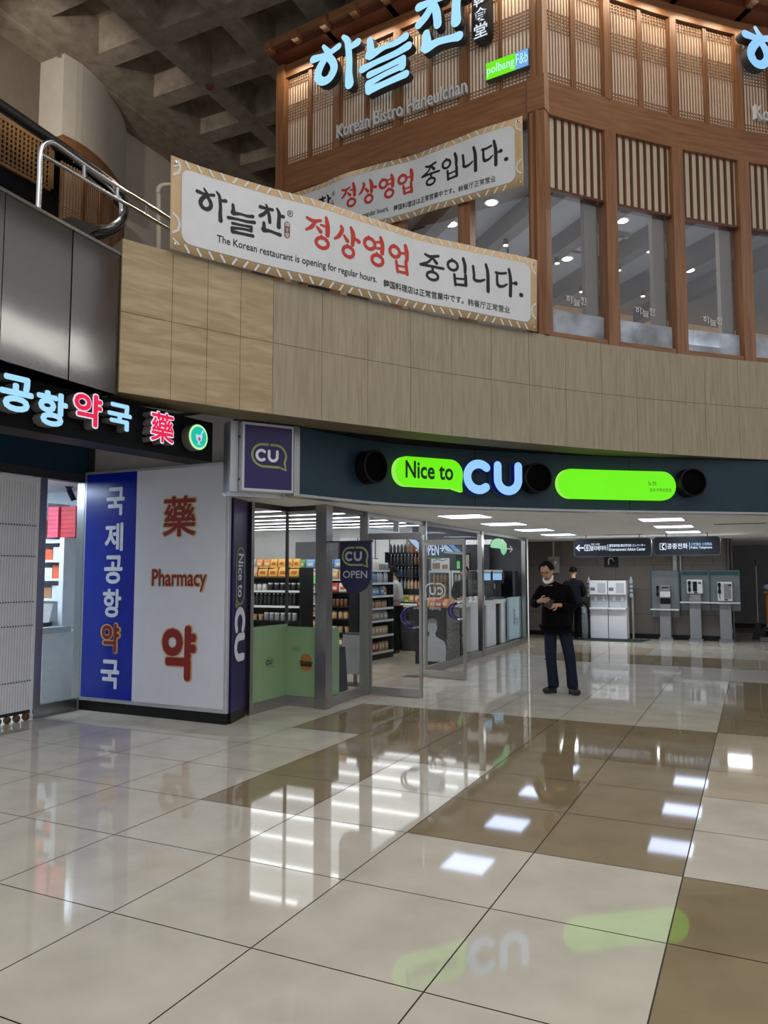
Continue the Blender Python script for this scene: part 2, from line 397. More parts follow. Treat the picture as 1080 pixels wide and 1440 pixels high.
for x0, x1 in zip(xs[:-1], xs[1:]):
    for y0, y1 in zip(ys[:-1], ys[1:]):
        k = tile_kind((x0+x1)/2, (y0+y1)/2)
        b.add([(x0+g, y0+g, 0), (x1-g, y0+g, 0), (x1-g, y1-g, 0), (x0+g, y1-g, 0)], [(0, 1, 2, 3)], k)
b.add([(xs[0], ys[0], -0.004), (xs[-1], ys[0], -0.004), (xs[-1], ys[-1], -0.004), (xs[0], ys[-1], -0.004)], [(0, 1, 2, 3)], 4)
b.build('floor', [T_light, T_brown, T_mid, T_store, grout], kind='structure')

# ------------------------------------------------------------------ plan curves of the atrium
_c = Vector((13.085, -3.391)); _R = 19.551
def on_circle(p): d = (Vector(p)-_c).normalized(); return tuple(_c+d*_R)
TR = Path([(-4.713, 4.70)]+[on_circle(p) for p in [(-4.597, 5.113), (-4.036, 5.945), (-3.314, 7.226), (-2.86, 7.956), (-2.086, 8.901), (-1.516, 9.685), (-.744, 10.402), (.252, 11.366), (1.4, 12.2), (2.6, 12.9), (4.2, 13.7), (6, 14.4)]])
TE = Path([(-4.15, 6.62), (-3.995, 7.232), (-3.776, 7.85), (-3.37, 8.43), (-2.83, 9.0), (-2.1, 9.68), (-1.42, 10.22), (-.49, 10.87), (.181, 11.36), (1.2, 12.05), (2.6, 12.9), (4.4, 13.75), (6.2, 14.5)])
ZB, ZT = 3.10, 4.42
# travertine parapet
b = MB(TR.warp(0, 0)); umax = TR.l[-1]
cuts = [0.0]+[TR.hit(x, 480)[0] for x in (241, 291, 338, 384)]; u = cuts[-1]
while u+0.535 < umax: u += 0.535; cuts.append(u)
gj = 0.0022
for i, (a, c) in enumerate(zip(cuts[:-1], cuts[1:])):
    for z0, z1 in ((ZB, 3.79), (3.79, ZT)):
        b.boxn(a+gj, c-gj, 0, 0.03, z0+gj, z1-gj, 6, 1 if i < 4 else 0)
b.boxn(0, cuts[-1], 0.016, 0.42, ZB+0.004, ZT-0.002, 160, 2)
b.build('wall_parapet', [trav_v, trav_h, joint_dark], kind='structure')
# upper floor slab behind the parapet
b = MB(); us = [TR.at(umax*i/24)[0] for i in range(25)]
b.slab([(p.x-0.25, p.y+0.3) for p in us]+[(9, 26), (-13.8, 26), (-13.8, 4.0), (-5.2, 4.0)], 3.45, 3.95)
b.build('trim_slab', grey_p, kind='structure')
# steel clad side wall left of the travertine
m, nt, bs = new_mat('wavy_brushed_steel'); MATS['wavy'] = m
rp, nz, mp = noise_color(nt, lin((122, 120, 117)), 0.08, 30, (1, 1, 8)); nt.links.new(rp.outputs[0], bs.inputs['Base Color'])
bs.inputs['Metallic'].default_value = 0.9; bs.inputs['Roughness'].default_value = 0.10
geo = N(nt, 'ShaderNodeNewGeometry'); wv = N(nt, 'ShaderNodeTexNoise'); wv.inputs['Scale'].default_value = 1.3; wv.inputs['Detail'].default_value = 1
nt.links.new(geo.outputs['Position'], wv.inputs['Vector']); bp = N(nt, 'ShaderNodeBump'); bp.inputs['Strength'].default_value = 0.10; bp.inputs['Distance'].default_value = 0.03
nt.links.new(wv.outputs['Fac'], bp.inputs['Height']); nt.links.new(bp.outputs[0], bs.inputs['Normal'])
b = MB(); px = [(-4.46, 0.5), (-4.58, 2.2), (-4.67, 3.55), (-4.71, 4.18)]
fr = [frame2(px[i], px[i+1]) for i in range(3)]
for i in range(3):
    b.fr = fr[i]; L = (Vector(px[i+1])-Vector(px[i])).length; b.box(0, L-0.008, 0, 0.3, 3.08, 4.27, 0); b.box(-0.02, L+0.02, 0.02, 0.3, 3.08, 4.26, 1); b.box(0, L-0.004, -0.012, 0.3, 4.27, 4.295, 2)
b.fr = frame2((-4.71, 4.18), (-4.735, 4.70)); b.box(0.006, 0.523, 0, 0.3, 3.08, 4.27, 0); b.box(0, 0.525, 0.02, 0.3, 3.08, 4.26, 1); b.box(0, 0.525, -0.012, 0.3, 4.27, 4.295, 2)
b.build('wall_escalator', [MATS['wavy'], black, chrome], kind='structure')

# ------------------------------------------------------------------ ceilings
b = MB(); ZC = 10.0; px0, py0, st, hw = -8.21, 8.82, 1.27, 0.17
for i in range(-1, 10):
    for j in range(-4, 10):
        xa, xb = px0+(i)*st+hw, px0+(i+1)*st-hw; ya, yb = py0+(j-1)*st+hw, py0+j*st-hw; t = 0.11
        lo = [(xa, ya, ZC), (xb, ya, ZC), (xb, yb, ZC), (xa, yb, ZC)]; hi = [(xa+t, ya+t, ZC+.5), (xb-t, ya+t, ZC+.5), (xb-t, yb-t, ZC+.5), (xa+t, yb-t, ZC+.5)]
        b.add(lo+hi, [(0, 1, 5, 4), (1, 2, 6, 5), (2, 3, 7, 6), (3, 0, 4, 7), (4, 5, 6, 7)], 1)
for i in range(-1, 11): b.add([(px0+i*st-hw, py0-5*st, ZC), (px0+i*st+hw, py0-5*st, ZC), (px0+i*st+hw, py0+9*st, ZC), (px0+i*st-hw, py0+9*st, ZC)], [(0, 3, 2, 1)], 0)
for i in range(-1, 10):
    for j in range(-5, 10): b.add([(px0+i*st+hw, py0+j*st-hw, ZC), (px0+(i+1)*st-hw, py0+j*st-hw, ZC), (px0+(i+1)*st-hw, py0+j*st+hw, ZC), (px0+i*st+hw, py0+j*st+hw, ZC)], [(0, 3, 2, 1)], 0)
b.box(px0-st-hw-3.2, px0-st-hw, py0-5*st, 22, ZC-0.001, ZC+0.5, 0); b.box(px0-st-hw-0.26, px0-st-hw-0.2, py0-5*st, 22, ZC-0.05, ZC+0.1, 0)
b.box(-13.6, 6, py0-5*st, 22, ZC+0.52, ZC+0.6, 0)
b.build('ceiling_coffered', [concrete, concrete], kind='structure')
t = thing('ceiling_detector', 'small round red brown detector on a coffer crossing', 'detector', (-8.21, 10.1, 10.0))
MB(WM[t]).lathe([(0.07, 0), (0.07, -0.03), (0.045, -0.05), (0.02, -0.055)], n=14).build('housing', M('red_brown_plastic', (110, 58, 42), 0.5), t)
# low ceiling over the passage
def behind(u, dy):
    q, d = TE.at(u); return (q.x-d.y*dy, q.y+d.x*dy)
pts = [(-5.32, 6.74), (-4.45, 6.55)]+[behind(TE.l[-1]*i/30, 0.08) for i in range(31)]+[(7, 14.7), (9.5, 16), (9.5, 26.0), (-8.5, 26.0), (-8.5, 18.05), (-4.86, 18.05), (-4.70, 9.2), (-4.62, 8.08), (-5.23, 8.13), (-5.44, 7.62)]
b = MB(); b.slab(pts, 2.42, 2.50); b.build('ceiling_passage', ceil_white, kind='structure')

# ------------------------------------------------------------------ convenience-store fascia
b = MB(TE.warp(0, 0)); L = TE.l[-1]
js = [0.0]+[TE.hit(x, 680)[0] for x in (668, 885)]+[6.8, 9.2, L-0.05]
for a, c in zip(js[:-1], js[1:]): b.boxn(a+0.003, c-0.003, 0, 0.03, 2.40, 3.09, 8, 0)
b.boxn(0, L-0.05, 0.012, 0.12, 2.405, 3.095, 60, 1); b.boxn(0, L-0.05, -0.012, 0.16, 2.375, 2.402, 60, 2); b.boxn(-0.08, 0.0, -0.01, 0.12, 2.375, 3.09, 2, 2)
b.build('wall_fascia', [teal, black, steel], kind='structure')
b = MB(TE.warp(0, 0)); b.boxn(-0.1, L-0.05, 0.12, 0.5, 2.51, 3.1, 30, 0); b.build('trim_fascia_backing', grey_p, kind='structure')

def fascia_pos(px, py): return TE.hit(px, py)
# unlit round drums
for lab, pxc in (('black round drum on the fascia left of the green speech bubble', 515), ('black round drum on the fascia right of the large white letters', 749), ('black round drum on the fascia at the end of the long green bar', 966)):
    u, z = fascia_pos(pxc, 680 if pxc > 900 else (674 if pxc > 700 else 658)); q, d = TE.at(u)
    t = thing('sign_drum', lab, 'sign', (q.x, q.y, z), math.atan2(d.y, d.x), group='black drums on the fascia')
    MB(WM[t]).lathe([(0.185, 0.0), (0.185, 0.16), (0.172, 0.165), (0.165, 0.165), (0.163, 0.12)], n=40, axis='y').build('drum', M('drum_black', (16, 14, 14), 0.5, amt=0.2, spec=0.2), t, smooth=True)
    MB(WM[t]).lathe([(0.163, 0.10), (0.163, 0.12), (0.10, 0.125)], n=40, axis='y').build('drum_face', M('drum_face_black', (4, 4, 5), 0.7, amt=0.3, spec=0.05), t, smooth=True)
lime = EM('lime_sign_light', (112, 246, 4), 0.96); lime_edge = EM('lime_edge_light', (160, 250, 90), 0.9); dkgreen = M('dark_green_print', (24, 66, 22), 0.5); blue_w = EM('pale_blue_letter_light', (146, 200, 255), 1.05); navy_e = EM('navy_letter_edge', (10, 18, 110), 0.5)
# speech bubble "Nice to"
u, z = fascia_pos(597, 666); q, d = TE.at(u); wN, hN = 0.93, 0.345
t = thing('speech_bubble_sign', 'glowing lime speech bubble sign reading Nice to on the dark fascia', 'sign', (q.x, q.y, z), math.atan2(d.y, d.x))
fw = TE.warp(u-0.0, z)
o = rrect(-wN/2, wN/2, -hN/2, hN/2, hN/2*0.98, 8); k = min(range(len(o)), key=lambda i: abs(o[i][0]-wN/2)+abs(o[i][1]+hN/2)); o = [p for p in o if not (p[0] > wN/2-0.13 and p[1] < -0.03)]; o = [(wN/2-0.17, -hN/2), (wN/2-0.12, -hN/2-0.005), (wN/2-0.005, -hN/2-0.035), (wN/2-0.012, -hN/2+0.06), (wN/2, -0.02)]+[p for p in o if True]
# keep the outline ordered counter-clockwise about its centre
o = sorted(set(o), key=lambda p: math.atan2(p[1], p[0]))
MB(fw).prism(o, -0.10, -0.02, 0, 1).build('bubble', [lime, lime_edge], t)
MB(fw).text('Nice to', -0.01, 0.02, w=0.66, h=0.205, y=-0.128, off=0.03).build('lettering', dkgreen, t)
# CU letters
t0u, z0 = fascia_pos(689, 673); q, d = TE.at(t0u)
t = thing('letter_sign', 'large glowing white letters CU on the dark fascia', 'sign', (q.x, q.y, z0), math.atan2(d.y, d.x))
fw = TE.warp(t0u, z0); HL, WL = 0.39, 0.33
cpts = [(-0.205+0.155*math.cos(math.radians(a)), 0.155*math.sin(math.radians(a)), 0.105) for a in range(48, 318, 20)]
MB(fw).stroke(cpts, y=-0.11, ext=0.09, mi=0, mside=1, sub=3).build('letter', [blue_w, navy_e], t)
upts = [(0.05, 0.15, 0.105), (0.05, 0.0, 0.105)]+[(0.19+0.14*math.cos(math.radians(a)), -0.015-0.14*math.sin(math.radians(a)), 0.105) for a in range(165, 0, -25)]+[(0.33, 0.0, 0.105), (0.33, 0.15, 0.105)]
MB(fw).stroke(upts, y=-0.11, ext=0.09, mi=0, mside=1, sub=3).build('letter', [blue_w, navy_e], t)
# long lime bar
u, z = fascia_pos(862, 683); q, d = TE.at(u); Lb = 0.82; hb = 0.185
t = thing('bar_sign', 'long glowing lime pill sign with small branch lettering on the right', 'sign', (q.x, q.y, z), math.atan2(d.y, d.x))
fw = TE.warp(u, z); bb = MB(fw)
n = 20; top = [(-Lb+hb+(2*(Lb-hb))*i/n) for i in range(n+1)]
for a, c in zip(top[:-1], top[1:]): bb.box(a, c, -0.10, -0.02, -hb, hb, 0)
for sgn in (-1, 1):
    e = [(sgn*(Lb-hb)+sgn*hb*math.cos(math.radians(a)), hb*math.sin(math.radians(a))) for a in range(-90, 91, 12)]
    bb.prism(e if sgn > 0 else e[::-1], -0.10, -0.02, 0, 1)
bb.build('bar', [lime, lime_edge], t)
MB(fw).text('노브', 0.49, 0.03, h=0.05, y=-0.104, off=0.004).build('lettering', dkgreen, t)
MB(fw).text('김포국제공항점', 0.60, -0.055, w=0.30, y=-0.104, off=0.004).build('lettering', dkgreen, t)
LOGO=[(0,[(0.318,0.651,0.018),(0.348,0.609,0.03)]),(0,[(0.253,0.605,0.036),(0.339,0.599,0.026),(0.412,0.616,0.03)]),(1,[(0.339,0.584,0.034),(0.296,0.544,0.04),(0.284,0.499,0.039),(0.312,0.466,0.038),(0.356,0.467,0.038),(0.385,0.504,0.038),(0.374,0.551,0.036)]),(0,[(0.441,0.655,0.02),(0.467,0.619,0.03),(0.477,0.521,0.032),(0.475,0.451,0.036),(0.479,0.393,0.044)]),(0,[(0.477,0.582,0.024),(0.527,0.594,0.036)]),(0,[(0.599,0.577,0.03),(0.604,0.522,0.038),(0.6,0.499,0.044),(0.681,0.509,0.024),(0.743,0.507,0.027),(0.8,0.519,0.035)]),(0,[(0.555,0.442,0.034),(0.641,0.45,0.026),(0.744,0.454,0.029),(0.817,0.466,0.035)]),(0,[(0.596,0.399,0.03),(0.683,0.404,0.024),(0.786,0.413,0.029)]),(0,[(0.786,0.413,0.031),(0.782,0.376,0.037)]),(0,[(0.592,0.353,0.032),(0.684,0.369,0.024),(0.782,0.376,0.027)]),(0,[(0.592,0.353,0.034),(0.598,0.319,0.04)]),(0,[(0.598,0.319,0.036),(0.684,0.323,0.028),(0.803,0.33,0.033)]),(0,[(0.936,0.671,0.019),(0.952,0.639,0.027)]),(0,[(0.876,0.635,0.037),(0.941,0.636,0.027),(1.0,0.638,0.033)]),(0,[(0.952,0.628,0.027),(0.916,0.578,0.035),(0.874,0.547,0.035)]),(0,[(0.952,0.628,0.027),(0.969,0.57,0.035),(0.975,0.509,0.035)]),(0,[(1.048,0.663,0.021),(1.071,0.618,0.036),(1.069,0.544,0.038),(1.069,0.486,0.044)]),(0,[(1.074,0.597,0.025),(1.114,0.598,0.036)]),(0,[(0.914,0.489,0.031),(0.917,0.444,0.041),(0.912,0.417,0.045),(0.976,0.424,0.031),(1.042,0.416,0.031),(1.082,0.411,0.04)])]
RED=[(0,[(1.362,0.648,0.029),(1.43,0.631,0.036),(1.512,0.654,0.029)]),(0,[(1.457,0.638,0.032),(1.416,0.572,0.041),(1.356,0.529,0.024)]),(0,[(1.471,0.581,0.024),(1.513,0.544,0.044)]),(0,[(1.512,0.611,0.019),(1.56,0.609,0.027)]),(0,[(1.573,0.695,0.037),(1.591,0.62,0.051),(1.592,0.528,0.051)]),(1,[(1.602,0.436,0.037),(1.593,0.41,0.037),(1.568,0.391,0.037),(1.535,0.383,0.036),(1.5,0.389,0.036),(1.475,0.406,0.036),(1.465,0.431,0.036),(1.474,0.457,0.036),(1.499,0.477,0.036),(1.534,0.485,0.036),(1.568,0.479,0.037),(1.593,0.461,0.037)]),(0,[(1.521,0.504,0.019),(1.534,0.489,0.029)]),(0,[(1.752,0.661,0.032),(1.766,0.628,0.045),(1.725,0.555,0.04),(1.677,0.516,0.022)]),(0,[(1.788,0.577,0.025),(1.83,0.532,0.045)]),(0,[(1.872,0.68,0.033),(1.9,0.612,0.055),(1.894,0.51,0.045)]),(0,[(1.915,0.584,0.025),(1.972,0.56,0.045)]),(1,[(1.909,0.424,0.037),(1.901,0.398,0.037),(1.877,0.378,0.037),(1.845,0.371,0.037),(1.812,0.378,0.037),(1.789,0.396,0.037),(1.78,0.422,0.037),(1.788,0.448,0.037),(1.812,0.468,0.037),(1.844,0.475,0.037),(1.877,0.469,0.037),(1.901,0.45,0.037)]),(0,[(1.83,0.492,0.02),(1.844,0.478,0.03)]),(1,[(2.17,0.576,0.038),(2.161,0.548,0.038),(2.138,0.527,0.038),(2.105,0.518,0.038),(2.073,0.525,0.038),(2.05,0.545,0.038),(2.041,0.572,0.038),(2.05,0.601,0.038),(2.073,0.622,0.038),(2.105,0.63,0.038),(2.137,0.624,0.038),(2.161,0.604,0.038)]),(0,[(2.088,0.649,0.02),(2.102,0.631,0.03)]),(0,[(2.183,0.609,0.023),(2.235,0.622,0.026)]),(0,[(2.176,0.546,0.023),(2.243,0.554,0.026)]),(0,[(2.243,0.672,0.039),(2.265,0.601,0.051),(2.262,0.51,0.049)]),(1,[(2.271,0.423,0.038),(2.262,0.396,0.038),(2.237,0.376,0.038),(2.203,0.369,0.038),(2.169,0.375,0.038),(2.144,0.394,0.038),(2.135,0.421,0.038),(2.144,0.448,0.038),(2.169,0.468,0.038),(2.203,0.476,0.038),(2.237,0.469,0.038),(2.262,0.45,0.038)]),(0,[(2.191,0.5,0.02),(2.206,0.481,0.031)]),(1,[(2.49,0.57,0.039),(2.481,0.541,0.039),(2.458,0.52,0.039),(2.425,0.511,0.039),(2.393,0.518,0.039),(2.37,0.539,0.039),(2.361,0.567,0.039),(2.37,0.595,0.039),(2.393,0.617,0.039),(2.425,0.626,0.039),(2.458,0.619,0.039),(2.481,0.599,0.039)]),(0,[(2.416,0.643,0.021),(2.429,0.628,0.031)]),(0,[(2.493,0.568,0.023),(2.562,0.583,0.029)]),(0,[(2.569,0.668,0.045),(2.585,0.599,0.055),(2.587,0.515,0.045)]),(0,[(2.444,0.469,0.036),(2.462,0.36,0.036)]),(0,[(2.572,0.494,0.039),(2.587,0.361,0.044)]),(0,[(2.454,0.424,0.023),(2.576,0.434,0.024)]),(0,[(2.462,0.363,0.029),(2.584,0.369,0.034)])]
BLK=[(0,[(2.831,0.639,0.028),(2.89,0.624,0.034),(3.0,0.649,0.031)]),(0,[(2.924,0.618,0.025),(2.865,0.555,0.028),(2.789,0.524,0.025)]),(0,[(2.924,0.618,0.025),(2.974,0.565,0.043)]),(0,[(2.768,0.512,0.031),(2.915,0.517,0.031),(3.06,0.516,0.031)]),(0,[(2.923,0.511,0.031),(2.923,0.462,0.031)]),(1,[(2.99,0.409,0.031),(2.981,0.387,0.031),(2.954,0.37,0.031),(2.919,0.364,0.031),(2.884,0.37,0.031),(2.858,0.386,0.031),(2.849,0.409,0.031),(2.858,0.431,0.031),(2.884,0.448,0.031),(2.919,0.454,0.031),(2.955,0.448,0.031),(2.981,0.432,0.031)]),(1,[(3.243,0.575,0.032),(3.234,0.548,0.032),(3.211,0.528,0.032),(3.179,0.52,0.032),(3.148,0.527,0.032),(3.125,0.547,0.032),(3.117,0.574,0.032),(3.125,0.601,0.032),(3.149,0.621,0.032),(3.18,0.629,0.032),(3.211,0.622,0.032),(3.234,0.603,0.032)]),(0,[(3.17,0.649,0.02),(3.184,0.633,0.026)]),(0,[(3.318,0.677,0.038),(3.34,0.602,0.044),(3.339,0.521,0.038)]),(0,[(3.198,0.474,0.034),(3.209,0.356,0.034)]),(0,[(3.344,0.49,0.041),(3.347,0.375,0.041)]),(0,[(3.206,0.43,0.023),(3.348,0.445,0.023)]),(0,[(3.206,0.362,0.029),(3.347,0.375,0.032)]),(0,[(3.448,0.614,0.035),(3.46,0.522,0.035),(3.463,0.464,0.038),(3.529,0.457,0.035),(3.604,0.487,0.023)]),(0,[(3.623,0.666,0.035),(3.647,0.567,0.044),(3.648,0.362,0.047)]),(0,[(3.757,0.598,0.033),(3.816,0.596,0.03),(3.894,0.613,0.03)]),(0,[(3.774,0.589,0.03),(3.773,0.5,0.033),(3.789,0.451,0.041),(3.849,0.45,0.033),(3.909,0.485,0.021)]),(0,[(3.934,0.663,0.036),(3.956,0.545,0.045),(3.954,0.358,0.045)]),(0,[(3.987,0.508,0.021),(4.031,0.515,0.051)]),(0,[(4.102,0.392,0.051),(4.112,0.39,0.051)])]
# ------------------------------------------------------------------ restaurant on the upper floor
def inset(u, dy=0.07):
    q, d = TR.at(u); n = Vector((-d.y, d.x)); p = q+n*dy; return (p.x, p.y)
up = [TR.hit(*q)[0] for q in ((768, 470), (867, 487), (963, 496), (1058, 505))]
while up[-1]+1.03 < umax-0.3 and len(up) < 8: up.append(up[-1]+1.03)
PP = [inset(u) for u in up]
CORNER = PP[0]; LEFT_END = (-6.17, 9.32)
Z_GL, Z_SL, Z_BD, Z_LT, Z_HB = 6.30, 7.22, 7.66, 9.05, 9.25
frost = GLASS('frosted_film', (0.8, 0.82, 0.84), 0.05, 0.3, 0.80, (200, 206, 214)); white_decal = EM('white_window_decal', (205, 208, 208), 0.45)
rest_glass = GLASS('restaurant_glass', (0.95, 0.96, 0.97), 0.06, cap=0.07)
def lattice(b, x0, x1, z0, z1, pitch=0.047):
    """paper panel with upright laths and three bands of cross laths"""
    b.box(x0, x1, 0.032, 0.045, z0, z1, 1)
    n = max(4, int(round((x1-x0)/pitch)))
    for i in range(n+1):
        x = x0+(x1-x0)*i/n; b.box(x-0.0065, x+0.0065, 0.015, 0.031, z0, z1, 0)
    H = z1-z0
    for lo, k in ((0.0, 3), (0.40 if H > 1 else 0.4, 6), (1.0, 3)):
        for j in range(k):
            z = z0+0.02+0.045*j if lo == 0 else (z1-0.02-0.045*j if lo == 1.0 else z0+H*0.52+0.047*j)
            b.box(x0, x1, 0.017, 0.030, z-0.006, z+0.006, 0)
    b.box(x0-0.012, x0+0.012, -0.006, 0.04, z0, z1, 2); b.box(x1-0.012, x1+0.012, -0.006, 0.04, z0, z1, 2)
def bay(fr, L, k, left=False):
    root = bpy.data.objects.new('wall_restaurant', None); COL.objects.link(root); root['kind'] = 'structure'; WM[root] = Matrix()
    MB(fr).box(0, L, -0.03, 0.14, Z_SL, Z_BD, 0).box(0, L, -0.02, 0.14, Z_LT, Z_HB, 0).build('beam', wood_h, root)
    MB(fr).box(-0.085, 0.085, -0.05, 0.12, ZT if not left else 4.3, Z_SL, 0).build('post', wood_v, root)
    MB(fr).box(-0.05, 0.05, -0.035, 0.10, Z_BD, Z_LT, 0).build('post', wood_v, root)
    for x0, x1 in ((0.06, L/2-0.015), (L/2+0.015, L-0.06)):
        bb = MB(fr); lattice(bb, x0, x1, Z_BD+0.02, Z_LT-0.02); bb.build('lattice_panel', [slat_wood, paper, wood_v], root)
    if not left:
        bb = MB(fr); bb.box(0.085, L-0.085, 0.03, 0.05, Z_GL, Z_SL, 1)
        for i in range(8):
            x = 0.085+(L-0.17)*(i+0.55)/8.1; bb.box(x-0.014, x+0.014, 0.004, 0.03, Z_GL, Z_SL, 0)
        bb.box(0.085, L-0.085, -0.01, 0.05, Z_GL-0.03, Z_GL, 2); bb.build('slat_panel', [wood_d, cream, wood_d], root)
        MB(fr).box(0.085, L-0.085, -0.03, 0.12, ZT+0.005, ZT+0.07, 0).build('sill', wood_h, root)
        MB(fr).box(L-0.30, L-0.09, 0.13, 0.20, ZT+0.01, 7.0, 0).build('inner_post', M('grey_inner_post', (112, 106, 98), 0.6), root)
        w = bpy.data.objects.new('window_%d' % k, None); COL.objects.link(w); w['kind'] = 'structure'; WM[w] = Matrix()
        p = MB(fr).box(0.085, L-0.085, 0.055, 0.061, ZT+0.07, Z_GL, 0).build('pane', rest_glass, w)
        MB(fr).box(0.09, L-0.09, 0.049, 0.052, ZT+0.072, 4.80, 0).build('frosted_film', frost, w)
        bb = MB(fr); sc = 0.36; ux, vz = L*0.5-0.14, 4.88
        for c, st in LOGO: bb.stroke([(ux+(p_[0]-0.235)*sc, vz+(p_[1]-0.29)*sc*1.0, p_[2]*sc) for p_ in st], bool(c), y=0.047)
        bb.build('decal', white_decal, w)
    # eave
    MB(fr).box(-0.06, L+0.06, -0.34, 0.14, Z_HB+0.10, Z_HB+0.22, 0).box(-0.04, L+0.04, -0.26, 0.14, Z_HB, Z_HB+0.10, 1).build('eave', [wood_h, wood_d], root)
    for x in (0.0, L/2): MB(fr).box(x-0.05, x+0.05, -0.40, 0.0, Z_HB+0.02, Z_HB+0.16, 0).build('eave_bracket', wood_h, root)
    return root
nb = len(PP)-1
for i in range(nb):
    fr = frame2(PP[i], PP[i+1]); L = (Vector(PP[i+1])-Vector(PP[i])).length; bay(fr, L, i+1)
LL = (Vector(CORNER)-Vector(LEFT_END)).length; frL = frame2(LEFT_END, CORNER)
for i in range(4):
    a = Vector(LEFT_END).lerp(Vector(CORNER), i/4); c = Vector(LEFT_END).lerp(Vector(CORNER), (i+1)/4)
    bay(frame2(a, c), LL/4, 20+i, True)
bb = MB(frL)
for i in (1, 2, 3): bb.box(LL*i/4+0.09-(0.0), LL*i/4+0.105, 0.02, 0.03, 4.3, Z_SL, 0)
w = bpy.data.objects.new('window_9', None); COL.objects.link(w); w['kind'] = 'structure'; WM[w] = Matrix()
MB(frL).box(0.1, LL-0.1, 0.05, 0.056, 4.3, Z_SL).build('pane', rest_glass, w)
b = MB(frL); b.box(-0.10, 0.05, -0.06, 0.16, 4.3, Z_HB, 0); b.build('trim_corner', wood_v, kind='structure')
b = MB(frL); b.box(LL-0.10, LL+0.09, -0.06, 0.13, ZT+0.003, Z_SL, 0).box(LL-0.12, LL+0.10, -0.075, 0.13, Z_SL, Z_BD, 1).box(LL-0.085, LL+0.08, -0.055, 0.13, Z_BD, Z_HB, 0); b.build('trim_corner', [wood_v, wood_h], kind='structure')
# roof over it
b = MB(); pr = [LEFT_END]+PP; b.slab([(p[0], p[1]+0.1) for p in pr]+[(9, 24), (-7, 24)], Z_HB+0.16, Z_HB+0.22); b.build('trim_roof', wood_d, kind='structure')
# eave down-lights that graze the lattice
for i in range(6):
    p = Vector(LEFT_END).lerp(Vector(CORNER), (i+0.5)/6); n = frL.to_3x3() @ Vector((0, -1, 0))
    area_light('eave_lamp', (p.x+n.x*0.20, p.y+n.y*0.20, Z_HB-0.03), (math.radians(-22), 0, math.atan2((Vector(CORNER)-Vector(LEFT_END)).y, (Vector(CORNER)-Vector(LEFT_END)).x)), 0.4, 0.04, 9.0, (1.0, 0.82, 0.6))
for i in range(min(nb, 5)):
    a, c = Vector(PP[i]), Vector(PP[i+1]); dd = (c-a).normalized(); n = Vector((dd.y, -dd.x))
    for f_ in (0.28, 0.75):
        p = a.lerp(c, f_); area_light('eave_lamp', (p.x+n.x*0.20, p.y+n.y*0.20, Z_HB-0.03), (math.radians(-22), 0, math.atan2(dd.y, dd.x)), 0.3, 0.04, 7.0, (1.0, 0.82, 0.6))
# interior: ceiling, beams, walls, cove
R_in = M('restaurant_ceiling', (120, 120, 122), 0.8, amt=0.04); beam_m = M('restaurant_beam', (72, 66, 62), 0.6); dark_wall = M('restaurant_dark_wall', (52, 50, 50), 0.7); warm_wall = M('restaurant_warm_wall', (226, 200, 164), 0.8)
b = MB(); b.slab([(p[0], p[1]+0.16) for p in pr]+[(9, 24), (-7, 24)], 7.12, 7.16); b.build('ceiling_restaurant', R_in, kind='structure')
nrm = Vector((-0.72, 0.69)); tan = Vector((0.69, 0.72)); c0 = Vector(CORNER)
def rpt(t_, n_): p = c0+tan*t_+nrm*n_; return (p.x, p.y)
bm_ = []
for i, tt in enumerate((-1.9, -0.2, 0.95, 2.1, 3.25, 4.45, 5.6)):
    fr = frame((*rpt(tt, 0.75 if tt > 0 else (1.1 if tt > -1 else 3.0)), 0), nrm)
    MB(fr).box(0, 4.4 if tt > -1 else 2.2, -0.11, 0.11, 6.82, 7.13, 0).build('trim_beam', beam_m, kind='structure')
fb = frame((*rpt(-1.6, 4.9), 0), tan)
MB(fb).box(0, 12, 0.6, 0.7, 3.9, 7.13, 0).build('wall_restaurant_rear', warm_wall, kind='structure')
MB(fb).box(0, 12, 0.0, 0.55, 3.9, 6.60, 0).build('wall_restaurant_lower', dark_wall, kind='structure')
cove = EM('cove_light', (255, 206, 140), 3.0)
t = thing('cove_light', 'warm hidden light strip along the rear wall of the upstairs restaurant', 'light', tuple(fb @ Vector((7, 0.4, 6.61)))); MB(fb).box(0.2, 11.8, 0.2, 0.26, 6.601, 6.63).build('strip', cove, t)
MB(frame((LEFT_END[0]+0.05, LEFT_END[1]+0.15, 0), nrm)).box(0, 2.6, 0, 0.1, 3.9, 7.13, 0).build('wall_restaurant_side', M('restaurant_grey_wall', (110, 108, 106), 0.8), kind='structure')
lamp_e = EM('downlight_glow', (255, 250, 240), 14.0); lamp_w = EM('warm_spot_glow', (255, 226, 180), 10.0)
k = 0
